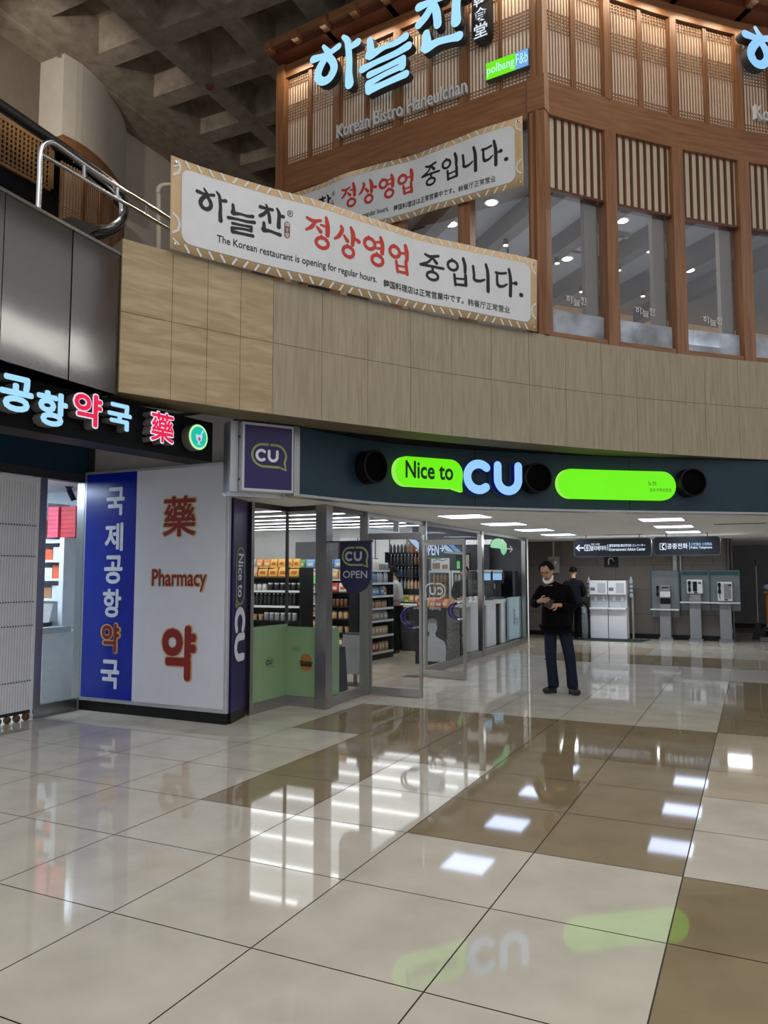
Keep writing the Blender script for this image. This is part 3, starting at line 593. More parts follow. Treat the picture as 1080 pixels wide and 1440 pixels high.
for (tt, nn, kind) in ((1.5, 1.25, 0), (2.69, 3.4, 0), (2.66, 1.85, 0), (5.08, 3.06, 0), (0.2, 2.9, 0), (-0.7, 2.0, 0), (0.45, 2.04, 0), (3.85, 2.6, 0), (2.1, 2.83, 1), (3.25, 3.79, 1), (3.25, 2.72, 1), (3.25, 1.65, 1), (4.45, 3.58, 1), (4.45, 1.5, 1), (0.95, 2.51, 1), (5.6, 2.2, 1)):
    x, y = rpt(tt, nn); z = 7.12 if kind == 0 else 6.82
    lab = 'white downlight in the upstairs restaurant ceiling' if kind == 0 else 'small warm spotlight under a restaurant ceiling beam'
    t = thing('downlight' if kind == 0 else 'spotlight', lab, 'light', (x, y, z), group='restaurant downlights' if kind == 0 else 'restaurant beam spotlights')
    if kind == 0:
        MB(WM[t]).lathe([(0.11, 0), (0.11, -0.012), (0.085, -0.014)], n=18).build('ring', white_p, t); MB(WM[t]).lathe([(0.08, -0.0145), (0.08, -0.02), (0.0, -0.022)], n=18).build('lens', lamp_e, t)
    else:
        MB(WM[t]).lathe([(0.035, 0), (0.04, -0.09), (0.045, -0.10)], n=12).build('can', black, t); MB(WM[t]).lathe([(0.036, -0.101), (0.036, -0.104), (0, -0.105)], n=12).build('lens', lamp_w, t)
    k += 1
area_light('restaurant_ceiling_lamp', (*rpt(1.5, 2.6), 6.65), (0, 0, 0), 4, 3, 80, (1, 0.93, 0.85))
area_light('restaurant_fill', (*rpt(1.8, 2.6), 4.6), (math.pi, 0, 0), 5, 3, 75, (0.92, 0.95, 1.0))  # added hidden fill that lightens the restaurant ceiling from below
x, y = rpt(2.68, 2.6)
t = thing('air_conditioner', 'square ceiling cassette air conditioner above the restaurant windows', 'air conditioner', (x, y, 7.11), 0.78)
MB(WM[t]).box(-0.4, 0.4, -0.4, 0.4, -0.06, 0).build('body', M('grey_cassette', (120, 120, 122), 0.5), t)
for a in range(4): MB(WM[t] @ Matrix.Rotation(a*math.pi/2, 4, 'Z')).box(-0.32, 0.32, 0.34, 0.41, -0.066, -0.061).build('louvre', black, t)
x, y = rpt(1.5, 3.4); t = thing('dome_camera', 'black dome camera hanging from the restaurant ceiling', 'camera', (x, y, 7.11))
MB(WM[t]).lathe([(0.02, 0), (0.02, -0.75), (0.09, -0.76), (0.09, -0.82), (0.06, -0.88), (0.0, -0.9)], n=14).build('housing', black, t, smooth=True)
# diners' chair backs showing above the frosted film
for i, (tt, nn, lab) in enumerate(((1.0, 1.35, 'dark high chair back behind the second restaurant window'), (0.2, 1.6, 'dark chair back behind the first restaurant window'), (2.9, 1.5, 'dark chair back behind the third restaurant window'))):
    t = thing('chair', lab, 'chair', (*rpt(tt, nn), 3.95), 0.75); w_ = WM[t]
    MB(w_).box(-0.25, 0.25, -0.25, 0.25, 0.42, 0.52).build('seat', black, t, bevel=0.03)
    MB(w_).box(-0.26, 0.26, 0.20, 0.30, 0.5, 1.02+0.05*(i == 0)).build('backrest', black, t, bevel=0.05)
    for sx in (-.2, .2):
        for sy in (-.2, .2): MB(w_).box(sx-.02, sx+.02, sy-.02, sy+.02, 0, 0.42).build('leg', wood_d, t)

# ------------------------------------------------------------------ wall logo on the left face
logo_face = EM('ice_blue_sign_light', (168, 226, 255), 1.0); logo_side = M('sign_return', (52, 54, 58), 0.5)
syl = [('letter', range(0, 5)), ('letter', range(5, 12)), ('letter', range(12, 19))]
def wall_logo(name, label, fr, u0, z0, sc, parts, facemat, y, ext):
    t = thing(name, label, 'sign', tuple(fr @ Vector((u0+0.4*sc, 0, z0))))
    for nm, rg in parts:
        bb = MB(fr)
        for i in rg:
            c, st = LOGO[i]; bb.stroke([(u0+(p[0]-0.235)*sc, z0+(p[1]-0.373)*sc, p[2]*sc*1.18) for p in st], bool(c), y=y-0.0006*i, ext=ext, mi=0, mside=1)
        bb.build(nm, [facemat, logo_side], t)
    return t
LS = LL+0.005
wall_logo('restaurant_sign', 'big glowing ice blue brush lettering on the left lattice face of the restaurant', frL, LS-3.34, 8.33, 2.8, syl, logo_face, -0.22, 0.12)
fr1 = frame2(PP[3], PP[4]) if nb > 3 else frL
a = Vector(PP[2]); fr1 = frame2(PP[2], PP[3])
# second sign starts near the third post and runs out of the picture
u1035 = [None]
def hit_frame(fr, px, py):
    inv = fr.inverted(); o = inv @ EY; r = inv.to_3x3() @ ray(px, py); t_ = -o.y/r.y; p = o+r*t_; return p.x, p.z
hx, hz = hit_frame(fr1, 1035, 60); hx2, hz2 = hit_frame(fr1, 1060, 36)
wall_logo('restaurant_sign', 'cropped glowing blue brush letter on the curved lattice at the right picture edge', fr1, hx-0.08, hz2-0.98, 2.75, syl, EM('sky_blue_sign_light', (140, 200, 255), 1.0), -0.20, 0.12)
silver = M('silver_letter', (214, 214, 214), 0.4, 0.1)
def u_left(px, py): return hit_frame(frL, px, py)
(x0, z0), (x1, z1) = u_left(478, 186), u_left(660, 130)
t = thing('letter_sign', 'silver English lettering running under the big brush logo on the left face', 'sign', tuple(frL @ Vector(((x0+x1)/2, 0, z0))))
MB(frL).text('Korean Bistro Haneulchan', (x0+x1)/2, (z0+z1)/2+0.01, w=(x1-x0), h=0.20, y=-0.09, ext=0.05, off=0.006).build('lettering', silver, t)
hx, hz = hit_frame(fr1, 1057, 162)
t = thing('letter_sign', 'silver English lettering cut by the right edge of the picture', 'sign', tuple(fr1 @ Vector((hx, 0, hz))))
MB(fr1).text('Korean Bistro Haneulchan', hx+1.13, hz, w=2.3, h=0.20, y=-0.09, ext=0.05, off=0.006).build('lettering', silver, t)
# small upright seal sign
(sx, sz) = u_left(683, 30)
t = thing('seal_sign', 'small dark upright sign with three white characters beside the brush logo', 'sign', tuple(frL @ Vector((sx, 0, sz))))
MB(frL).prism(rrect(sx-0.12, sx+0.12, sz-0.36, sz+0.34, 0.115, 6), -0.16, -0.03).build('board', M('seal_board', (34, 34, 40), 0.5), t)
bb = MB(frL); wl = EM('white_letter_light', (225, 235, 245), 0.95)
for i, ch in enumerate('韓食堂'): bb.text(ch, sx, sz+0.20-0.21*i, w=0.185, h=0.19, y=-0.164, off=0.012)
bb.build('lettering', wl, t)
# green and blue plate
(xa, za), (xb, zb) = u_left(688, 107), u_left(748, 88)
zc = (za+zb)/2; wd = xb-xa; hh = 0.115
t = thing('plate_sign', 'small lit green and blue name plate near the restaurant corner', 'sign', tuple(frL @ Vector(((xa+xb)/2, 0, zc))))
MB(frL).box(xa, xb, -0.11, -0.02, zc-hh, zc+hh).build('box', M('plate_grey', (88, 88, 88), 0.5), t)
MB(frL).box(xa+0.005, xa+wd*0.70, -0.114, -0.111, zc-hh+0.005, zc+hh-0.005).build('green_field', EM('green_plate_light', (110, 235, 10), 1.0), t)
MB(frL).box(xa+wd*0.70, xb-0.005, -0.114, -0.111, zc-hh+0.005, zc+hh-0.005).build('blue_field', EM('blue_plate_light', (112, 168, 232), 1.0), t)
MB(frL).text('polbang', xa+wd*0.355, zc-0.01, w=wd*0.64, h=0.15, y=-0.118, off=0.01).build('lettering', EM('plate_letter_light', (190, 250, 235), 1.0), t)
MB(frL).text('F&b', xa+wd*0.85, zc+0.01, w=wd*0.27, h=0.14, y=-0.118, off=0.004).build('lettering', EM('plate_letter_light', (190, 250, 235), 1.0), t)

# ------------------------------------------------------------------ banners
ban_white = M('banner_vinyl', (206, 209, 210), 0.45, amt=0.03); ban_tan = M('banner_tan_print', (190, 162, 122), 0.5, amt=0.04); stamp = M('brown_stamp_print', (112, 60, 40), 0.6)
def banner(fn, BW, BH, name, label, root_loc, kx=1.0):
    t = thing(name, label, 'banner', root_loc)
    NX, NZ = 120, 4; b = MB(fn); v = []; f = []; ms = []
    for j in range(NZ+1):
        for i in range(NX+1): v.append((BW*i/NX, 0, BH*j/NZ))
    for j in range(NZ):
        for i in range(NX): f.append((j*(NX+1)+i, j*(NX+1)+i+1, (j+1)*(NX+1)+i+1, (j+1)*(NX+1)+i))
    b.add(v, f, 0); sh = b.build('sheet', ban_tan, t, smooth=True)
    md = sh.modifiers.new('thickness', 'SOLIDIFY'); md.thickness = 0.003; md.offset = -1
    # wave ornament in the border: arcs clipped to the border ring
    bb = MB(fn)
    def arc(cx, cz, r, a0, a1, w):
        pts = [(cx+r*math.cos(math.radians(a0+(a1-a0)*i/10)), cz+r*math.sin(math.radians(a0+(a1-a0)*i/10))) for i in range(11)]
        run = []
        def flush():
            if len(run) > 1: bb.stroke([(p[0], p[1], w) for p in run], y=-0.0035, sub=1)
            run.clear()
        for p in pts:
            inside = 0.015 < p[0] < BW-0.015 and 0.012 < p[1] < BH-0.012 and not (0.098 < p[0] < BW-0.098 and 0.078 < p[1] < BH-0.072)
            if inside: run.append(p)
            else: flush()
        flush()
    for k in range(int(BW/0.46)+2):
        for zc in (0.0, BH):
            for r in (0.10, 0.16, 0.22, 0.28): arc(0.46*k, zc, r, 0, 360, 0.016)
    for xc in (0.0, BW):
        for zc in (BH*0.9, BH*0.28):
            for r in (0.09, 0.17, 0.25): arc(xc, zc, r, 0, 360, 0.022)
    # short slanted dashes along top and bottom
    for k in range(int(BW/0.115)):
        x = 0.16+0.115*k
        if x > BW-0.16: break
        s_ = 0.018 if (k//4) % 2 else -0.018
        for z0, z1 in ((0.012, 0.066), (BH-0.062, BH-0.010)): bb.stroke([(x-s_, z0, 0.02), (x+s_, z1, 0.02)], y=-0.004, sub=1)
    bb.build('wave_pattern', ban_white, t)
    bb = MB(fn); nx = 110; x0, x1, z0, z1 = 0.103, BW-0.103, 0.085, BH-0.078
    rr = 0.09
    cols = [x0+rr*(1-math.cos(math.radians(a))) for a in range(0, 91, 15)]+[x0+rr+(x1-x0-2*rr)*i/nx for i in range(1, nx)]+[x1-rr*(1-math.cos(math.radians(a))) for a in range(90, -1, -15)]
    def zr(x):
        dx = max(0, x0+rr-x, x-(x1-rr)); return rr-math.sqrt(max(0, rr*rr-dx*dx))
    for a, c in zip(cols[:-1], cols[1:]):
        za, zb = zr(a), zr(c); bb.add([(a, -0.0055, z0+za), (c, -0.0055, z0+zb), (c, -0.0055, z1-zb), (a, -0.0055, z1-za)], [(0, 1, 2, 3)], 0)
    bb.build('white_field', ban_white, t, smooth=False)
    X = lambda p: (p[0]*kx, p[1], p[2])
    for rg in (range(0, 5), range(5, 12), range(12, 19)):
        bb = MB(fn)
        for i in rg: c, st = LOGO[i]; bb.stroke([X(p) for p in st], bool(c), y=-0.009)
        bb.build('logo_letter', black_ink, t)
    MB(fn).text('®', 1.184*kx, 0.645, w=0.062, h=0.066, y=-0.009).build('lettering', black_ink, t)
    MB(fn).text('The Korean restaurant is opening for regular hours.', 1.32*kx, 0.205, w=1.75*kx, h=0.092, y=-0.009, off=0.008).build('lettering', black_ink, t)
    MB(fn).text('韓国料理店は正常営業中です。', 2.795*kx, 0.195, w=1.03*kx, h=0.082, y=-0.009, off=0.012).build('lettering', black_ink, t)
    MB(fn).text('韩餐厅正常营业', 3.657*kx, 0.188, w=0.575*kx, h=0.08, y=-0.009, off=0.004).build('lettering', black_ink, t)
    for src, cutx, mm, nm in ((BLK, (0, 6, 13, 15, 19, 20), black_ink, 'black_letter'), (RED, (0, 7, 13, 20, 99), red_ink, 'red_letter')):
        for lo_, hi_ in zip(cutx[:-1], cutx[1:]):
            bb = MB(fn)
            for c, st in src[lo_:hi_]: bb.stroke([X(p) for p in st], bool(c), y=-0.009)
            if bb.v: bb.build(nm, mm, t)
    MB(fn).prism(rrect(1.128*kx, 1.185*kx, 0.395, 0.56, 0.026), -0.0085, -0.0080).build('stamp', stamp, t)
    bb = MB(fn)
    for i, ch in enumerate('韓食堂'): bb.text(ch, 1.1565*kx, 0.53-0.052*i, w=0.042, h=0.044, y=-0.0095, off=0.01)
    bb.build('stamp_lettering', ban_white, t)
    # cord ties at the corners
    for x in (0.05, BW-0.05):
        for z in (0.05, BH-0.05): MB(fn).lathe([(0.014, 0), (0.014, 0.006), (0.008, 0.008)], (x, -0.004, z), n=12, axis='y').build('eyelet', chrome, t)
    return t
uB = TR.hit(235, 357)[0]
d1 = lambda x, z: 0.010*math.sin(x*3.1)+0.005*math.sin(x*7.3)+z*0.03*math.sin(x*2.3+1)
q, d = TR.at(uB+2.17)
banner(TR.warp(uB, ZT, lambda x, z: -0.06+d1(x, z)), 4.352, 0.855, 'banner', 'front opening notice banner hanging along the travertine parapet', (q.x, q.y, ZT))
xr, zr_ = hit_frame(frL, 739, 168); xr2, zr2 = hit_frame(frL, 740, 265); BW2 = 3.86; hB2 = 0.875
def fnL(p):
    x = xr-BW2+p[0]; z = zr2+p[2]-0.02*math.sin(math.pi*p[0]/BW2)
    return frL @ Vector((x, p[1]-0.10+0.010*math.sin(p[0]*4)+0.005*math.sin(p[0]*9)+p[2]*0.04*math.sin(p[0]*3.2), z))
banner(fnL, BW2, hB2, 'banner', 'rear opening notice banner tied under the wooden band behind the front one', tuple(frL @ Vector((xr-BW2/2, -0.1, zr2))), BW2/4.352)
# ------------------------------------------------------------------ upper left: kiosk, walls, escalator
def zat(px, py, x): p = on_x(px, py, x); return p.y, p.z
b = MB(); b.fr = frame2((-10.4, 2.0), (-10.34, 8.42)); b.box(0, 6.42, 0, 0.15, 8.45, 10.0); b.build('wall_upper_left', M('brown_grey_wall', (112, 98, 84), 0.8), kind='structure')
KP = Path([(-9.80, 8.40), (-9.75, 8.75), (-9.82, 9.2), (-9.99, 9.66), (-10.25, 10.15), (-10.52, 10.52)])
b = MB(KP.warp(0, 0)); b.boxn(0, KP.l[-1], 0, 0.15, 8.62, 10.0, 20); b.fr = None; b.box(-10.35, -9.80, 8.40, 8.45, 8.62, 10.0); b.build('wall_kiosk_fascia', beige_wall, kind='structure', smooth=True)
b = MB(); b.fr = frame2((-10.52, 10.52), (-10.48, 16.0)); b.box(0, 5.5, 0, 0.15, 6.8, 10.0); b.build('wall_upper_rear', beige_wall, kind='structure')
b = MB(KP.warp(0, 0)); b.boxn(-0.0, KP.l[-1], -0.04, 0.12, 8.42, 8.62, 20); b.build('trim_kiosk_band', wood_h, kind='structure', smooth=True)
b = MB(KP.warp(0, 0)); Lk = KP.l[-1]; Pn = 5
for i in range(Pn): lattice(b, Lk*i/Pn+0.03, Lk*(i+1)/Pn-0.03, 6.2, 8.2, 0.06)
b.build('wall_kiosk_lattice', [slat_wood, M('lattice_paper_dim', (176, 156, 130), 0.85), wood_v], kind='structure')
b = MB(); b.fr = frame2((-11.3, 2.0), (-11.3, 16.0)); b.box(0, 14, 0, 0.1, 3.95, 10.0, 0); b.build('wall_upper_dark', M('upper_dark_wall', (40, 36, 34), 0.6), kind='structure')
# wooden grid screen in front of the dark shop
t = thing('grid_screen', 'wooden square grid screen above the escalator at the left edge', 'screen', (-10.25, 7.2, 7.9))
b = MB(frame2((-10.25, 5.6), (-10.25, 8.66)))
Lg = 3.06
b.box(0, Lg, 0, 0.04, 7.88, 7.93).box(0, Lg, 0, 0.04, 8.60, 8.65).box(Lg-0.05, Lg, 0, 0.04, 7.88, 8.65)
n = 40
for i in range(n): x = Lg*i/n; b.box(x-0.012, x+0.012, 0.005, 0.03, 7.9, 8.62)
for j in range(1, 9): z = 7.9+0.72*j/9; b.box(0, Lg, 0.006, 0.029, z-0.012, z+0.012)
b.build('grid', M('grid_wood', (140, 104, 66), 0.5, amt=0.1), t)
t = thing('screen_monitor', 'bright blue white screen glowing behind the wooden grid', 'screen', (-10.8, 8.0, 8.7)); MB(frame2((-10.8, 7.8), (-10.8, 8.25))).box(0, 0.45, 0, 0.05, 8.7, 9.05).build('panel', EM('screen_glow', (170, 205, 255), 1.6), t)
# escalator handrail, newel and chrome rails (plane just inside the steel cladding)
XE = -4.92
def eP(px, py, x=XE): p = on_x(px, py, x); return Vector((x, p.y, p.z))
t = thing('escalator_handrail', 'black escalator handrail with chrome edge curling round at its end', 'handrail', tuple(eP(125, 330)))
path = [eP(*p) for p in ((-60, 108), (-20, 136), (0, 148), (50, 182), (100, 216), (140, 245), (160, 262), (171, 278), (174, 296), (170, 312), (160, 322), (147, 328), (128, 331))]
def smooth_path(P, sub=5):
    Q = []
    for i in range(len(P)-1):
        p1, p2 = P[i], P[i+1]; p0 = P[i-1] if i else p1*2-p2; p3 = P[i+2] if i+2 < len(P) else p2*2-p1
        for k in range(sub): t_ = k/sub; Q.append(0.5*((2*p1)+(-p0+p2)*t_+(2*p0-5*p1+4*p2-p3)*t_*t_+(-p0+3*p1-3*p2+p3)*t_**3))
    return Q+[P[-1]]
sp = smooth_path(path)
MB().tube(sp, 0.045, 10).build('belt', rubber, t, smooth=True)
cen = eP(120, 290)
MB().tube([p+(cen-p).normalized()*0.055+Vector((0.02, 0, 0)) for p in sp[20:]], 0.022, 8).build('guide', chrome, t, smooth=True)
nz_ = [eP(90, 307), eP(136, 322), eP(118, 330), eP(112, 342), eP(91, 335)]
b = MB(); v = [tuple(p+Vector((-0.05, 0, 0))) for p in nz_]+[tuple(p+Vector((0.07, 0, 0))) for p in nz_]
b.add(v, [(0, 1, 2, 3, 4), (9, 8, 7, 6, 5)]+[(i, i+5, (i+1) % 5+5, (i+1) % 5) for i in range(5)]); fix_normals(b.build('newel_box', black, t))
xg = -4.97
t = thing('guard_rail', 'bent chrome tube guard rail in front of the escalator handrail', 'railing', tuple(eP(55, 288, -4.88)))
XR = -4.80
MB().tube(smooth_path([eP(*p, XR) for p in ((53, 300), (54, 290), (56, 245), (57, 218), (61, 204), (72, 200), (84, 206), (120, 232), (165, 262), (210, 290), (262, 322))]), 0.022, 10).build('top_rail', chrome, t, smooth=True)
MB().tube([eP(*p, XR) for p in ((57, 216), (92, 236), (150, 271), (205, 303), (262, 336))], 0.018, 10).build('lower_rail', chrome, t, smooth=True)
for a, c in (((118, 231), (118, 251)), ((165, 262), (164, 280)), ((207, 288), (205, 303))): MB().tube([eP(*a, XR), eP(*c, XR)], 0.016, 8).build('upright', chrome, t, smooth=True)
t = thing('guard_rail', 'short beige bent rail end left of the front banner', 'railing', tuple(eP(222, 290, -5.3)))
MB().tube(smooth_path([eP(*p, -5.2) for p in ((223, 490), (223, 292), (222, 272), (224, 263), (232, 260), (250, 260))]), 0.022, 10).build('rail', M('beige_rail', (170, 158, 138), 0.4), t, smooth=True)

# ------------------------------------------------------------------ pharmacy
XP = -7.25
frP = frame2((XP, 3.0), (XP, 7.0))            # local x = world y - 3
def Y(y): return y-3.0
dk_frame = M('dark_frame', (46, 46, 48), 0.5); hdr_blue = M('header_blue_glass', (10, 48, 70), 0.25)
b = MB(frP); b.box(0, Y(6.86), -0.02, 0.1, 2.68, 2.78, 0).box(0, Y(6.78), 0.0, 0.06, 2.78, 3.14, 1).box(Y(6.78), Y(6.88), -0.02, 0.1, 2.68, 3.2, 0).box(0, Y(6.86), -0.02, 0.1, 3.14, 3.3, 0)
b.build('trim_pharmacy_header', [dk_frame, hdr_blue], kind='structure')
b = MB(frP); b.box(Y(6.07), Y(6.16), -0.04, 0.08, 0, 2.68).box(Y(6.70), Y(6.745), -0.04, 0.08, 0, 2.68).box(Y(6.76), Y(6.80), -0.05, 0.08, 0, 2.68).box(Y(6.16), Y(6.70), -0.03, 0.06, 0.0, 0.14); b.build('trim_pharmacy_frame', steel, kind='structure')
w = bpy.data.objects.new('window_10', None); COL.objects.link(w); w['kind'] = 'structure'; WM[w] = Matrix(); MB(frP).box(Y(6.16), Y(6.70), 0.01, 0.02, 0.14, 2.68).build('pane', glass, w)
gate_m = M('shutter_white', (236, 236, 238), 0.5, amt=0.03)
t = thing('folding_gate', 'white folding lattice shutter closing the pharmacy front at the left edge', 'gate', (XP, 5.0, 0))
b = MB(frP); x = Y(3.6)
while x < Y(6.05):
    b.prism([(x, 0.10), (x+0.028, 0.10), (x+0.028, 2.655), (x, 2.655)], -0.03, -0.012); x += 0.034
b.box(Y(3.6), Y(6.05), -0.012, 0.0, 0.10, 2.655); b.build('slats', gate_m, t)
b = MB(frP)
for z in (0.42, 1.02, 1.28, 1.78, 2.12):
    x = Y(3.6)
    while x < Y(6.04): b.box(x, x+0.012, -0.036, -0.03, z, z+0.012); x += 0.034
b.build('rivets', black, t); MB(frP).box(Y(3.6), Y(6.06), -0.04, 0.0, 2.60, 2.665).build('top_rail', gate_m, t); MB(frP).box(Y(6.035), Y(6.062), -0.035, 0.0, 0.06, 2.6).build('end_bar', gate_m, t)
MB(frP).box(Y(3.6), Y(6.05), -0.03, 0.0, 0.075, 0.11).build('bottom_rail', dk_frame, t)
for i in range(7): MB(frP).lathe([(0.036, -0.02), (0.04, -0.01), (0.04, 0.01), (0.036, 0.02), (0.015, 0.022), (0.012, 0.028)], (Y(5.98)-0.115*i, -0.03, 0.04), n=14, axis='y').build('caster', M('bronze_caster', (120, 84, 58), 0.4, 0.6), t, smooth=True)
# room behind
ph_wall = M('pharmacy_wall', (222, 228, 232), 0.7)
b = MB(); b.box(-11, -7.0, 7.6, 7.68, 0, 3.3).box(-11.1, -11, 3.0, 7.68, 0, 3.3).box(-11, -7.3, 3.0, 3.1, 0, 3.3); b.build('wall_pharmacy', ph_wall, kind='structure')
b = MB(); b.box(-11, -7.3, 3.0, 7.6, 2.72, 2.78); b.build('ceiling_pharmacy', ph_wall, kind='structure')
t = thing('ceiling_light', 'white ceiling panel lamp inside the pharmacy', 'light', (-8.6, 6.0, 2.72)); MB().box(-9.2, -8.0, 5.5, 6.4, 2.69, 2.715).build('panel', EM('pharmacy_lamp', (215, 234, 255), 24.0), t)
shelf_w = M('shelf_white', (232, 234, 236), 0.5)
t = thing('shelf_unit', 'white pharmacy shelf unit with a counter seen through the narrow window', 'shelf', (-8.45, 7.4, 0))
b = MB(); b.box(-9.1, -8.03, 7.50, 7.56, 0.95, 2.04).box(-8.10, -8.02, 7.14, 7.56, 0.90, 2.06); b.build('carcass', shelf_w, t)
for z in (1.24, 1.50, 1.74, 1.99): MB().box(-9.1, -8.10, 7.14, 7.50, z, z+0.03).build('shelf', shelf_w, t)
MB().box(-9.1, -7.86, 6.72, 7.56, 0.0, 0.86).build('cupboard', shelf_w, t); MB().box(-9.1, -7.84, 6.70, 7.13, 0.86, 0.93).build('counter_top', M('counter_grey', (170, 176, 180), 0.4), t); MB().box(-8.26, -8.245, 6.715, 6.73, 0.1, 0.85).build('seam', dk_frame, t)
def box_thing(name, label, cat, x0, x1, y0, y1, z0, z1, mat, group=None):
    o = MB().box(x0, x1, y0, y1, z0, z1).build(name, mat, label=label, cat=cat, group=group, origin=((x0+x1)/2, (y0+y1)/2, z0)); return o
c_red = M('red_carton', (206, 60, 66), 0.5, amt=0.12); c_pink = M('pink_carton', (226, 90, 110), 0.5, amt=0.1); c_brown = M('brown_carton', (170, 122, 84), 0.6); c_wht = M('white_carton', (224, 228, 232), 0.5); c_green = M('green_carton', (120, 160, 50), 0.5); c_org = M('orange_carton', (214, 96, 60), 0.5)
for k in range(7):
    z = 2.065+0.058*k
    box_thing('carton', 'red carton in the stack on the right end of the pharmacy shelf top', 'box', -8.16, -7.9, 7.2, 7.54, z, z+0.055, c_red, 'red cartons on the pharmacy shelf')
    box_thing('carton', 'pink banded carton in the stack left of the red ones on the pharmacy shelf', 'box', -8.37, -8.18, 7.17, 7.54, z, z+0.055, c_pink, 'pink cartons on the pharmacy shelf')
for k in range(8):
    z = 2.065+0.058*k; box_thing('carton', 'brown carton low in the leftmost pharmacy stack' if k < 4 else 'white carton high in the leftmost pharmacy stack', 'box', -8.64, -8.39, 7.17, 7.54, z, z+0.055, c_brown if k < 4 else c_wht, 'brown cartons in the leftmost stack' if k < 4 else 'white cartons in the leftmost stack')
for z, cols_ in ((1.77, (c_wht, c_wht, c_org, c_wht)), (1.53, (c_wht, c_wht, c_wht, c_org)), (1.27, (c_green, c_wht, c_brown, c_wht))):
    lev = {1.77: 'upper', 1.53: 'middle', 1.27: 'lower'}[z]
    for i, cm in enumerate(cols_):
        nm = {c_wht.name: 'white', c_org.name: 'orange', c_green.name: 'green', c_brown.name: 'brown'}[cm.name]
        x = -8.80+0.172*i; box_thing('medicine_box', '%s medicine box on the %s shelf of the pharmacy unit' % (nm, lev), 'box', x, x+0.16, 7.2, 7.45, z, z+0.14+0.03*(i % 2), cm, 'medicine boxes on the %s pharmacy shelf' % lev)
t = thing('tablet_stand', 'small tilted display on the pharmacy counter', 'display', (-8.2, 6.9, 0.93), 0.3)
MB(WM[t]).box(-0.16, 0.16, -0.1, 0.1, 0.001, 0.05).build('base', black, t); b = MB(WM[t] @ Matrix.Rotation(-0.35, 4, 'X')); b.box(-0.15, 0.15, 0.0, 0.02, 0.04, 0.30); b.build('screen', EM('tablet_screen', (200, 214, 226), 0.7), t)
t = thing('security_camera', 'black security camera under the pharmacy ceiling behind the narrow window', 'camera', tuple(on_x(97, 686, -8.0)))
MB(WM[t]).lathe([(0.09, 0.1), (0.09, 0.04), (0.04, 0.0), (0.02, -0.03)], n=14).build('mount', black, t, smooth=True); MB().tube([WM[t] @ Vector((0, 0, -0.02)), WM[t] @ Vector((0.03, 0.06, -0.16))], 0.035, 10).build('barrel', black, t, smooth=True)
# partition and bulkhead walls between the shops
b = MB(); b.box(-7.15, -5.52, 6.90, 7.60, 0.0, 3.4).box(-7.25, -5.16, 6.86, 6.92, 2.55, 3.4).box(-5.52, -5.16, 6.9, 7.0, 2.46, 3.4).box(-5.62, -5.31, 7.0, 7.28, 0, 3.4); b.build('wall_partition', M('light_grey_wall', (168, 164, 160), 0.7), kind='structure')
# big pharmacy sign panel
XL, XRr, YF = -7.22, -5.085, 6.705
frS = frame((XL, YF, 0), (1, 0)); WS = XRr-XL
t = thing('light_box_sign', 'large standing pharmacy light box panel with blue strip and red characters', 'sign', (XL+WS/2, YF, 0))
MB(frS).box(0.03, WS-0.01, 0.02, 0.05, 0.0, 0.115).build('plinth', black, t)
MB(frS).box(0, WS, 0.0, 0.05, 0.115, 2.81).build('frame', M('silver_frame', (190, 192, 196), 0.35, 0.6), t, bevel=0.008)
xb0 = on_y(136, 800, YF).x-XL; xb1 = on_y(190, 800, YF).x-XL
pan_w = M('panel_white', (208, 210, 220), 0.22, amt=0.02); pan_b = M('panel_blue', (8, 36, 150), 0.22, amt=0.08)
MB(frS).box(xb1, WS-0.035, -0.004, -0.0005, 0.16, 2.775).build('white_field', pan_w, t); MB(frS).box(0.035, xb1, -0.004, -0.0005, 0.16, 2.775).build('blue_field', pan_b, t)
def sp(px, py): p = on_y(px, py, YF); return p.x-XL, p.z
pr_w = M('sign_white_print', (214, 220, 232), 0.4); pr_r = M('sign_dark_red_print', (128, 20, 26), 0.4); pr_g = M('sign_gold_print', (196, 170, 110), 0.4)
bw = MB(frS); b_r = MB(frS); b_g = MB(frS)
for ch, px_, py_ in (('국', 163, 705), ('제', 161, 755), ('공', 160, 801), ('항', 158, 848), ('국', 155, 948)):
    x, z = sp(px_, py_); MB(frS).text(ch, x, z, w=0.285, h=0.33, y=-0.007, off=0.035).build('white_letter', pr_w, t)
x, z = sp(156, 897); b_g = MB(frS).text('약', x, z, w=0.32, h=0.36, y=-0.007, off=0.075); b_r = MB(frS).text('약', x, z, w=0.27, h=0.33, y=-0.010, off=0.03); b_g.build('gold_outline', pr_g, t); b_r.build('red_letter', pr_r, t)
x, z = sp(253, 726); b_g = MB(frS).text('藥', x, z, w=0.50, h=0.48, y=-0.007, off=0.045); b_r = MB(frS).text('藥', x, z, w=0.46, h=0.45, y=-0.010, off=0.018); b_g.build('gold_outline', pr_g, t); b_r.build('red_letter', pr_r, t)
x, z = sp(252, 816); b_g = MB(frS).text('Pharmacy', x, z, w=0.80, h=0.265, y=-0.007, off=0.055); b_r = MB(frS).text('Pharmacy', x, z, w=0.765, h=0.245, y=-0.010, off=0.02); b_g.build('gold_outline', pr_g, t); b_r.build('red_letter', pr_r, t)
x, z = sp(252, 918); b_g = MB(frS).text('약', x, z, w=0.52, h=0.625, y=-0.007, off=0.075); b_r = MB(frS).text('약', x, z, w=0.475, h=0.595, y=-0.010, off=0.05); b_g.build('gold_outline', pr_g, t); b_r.build('red_letter', pr_r, t)
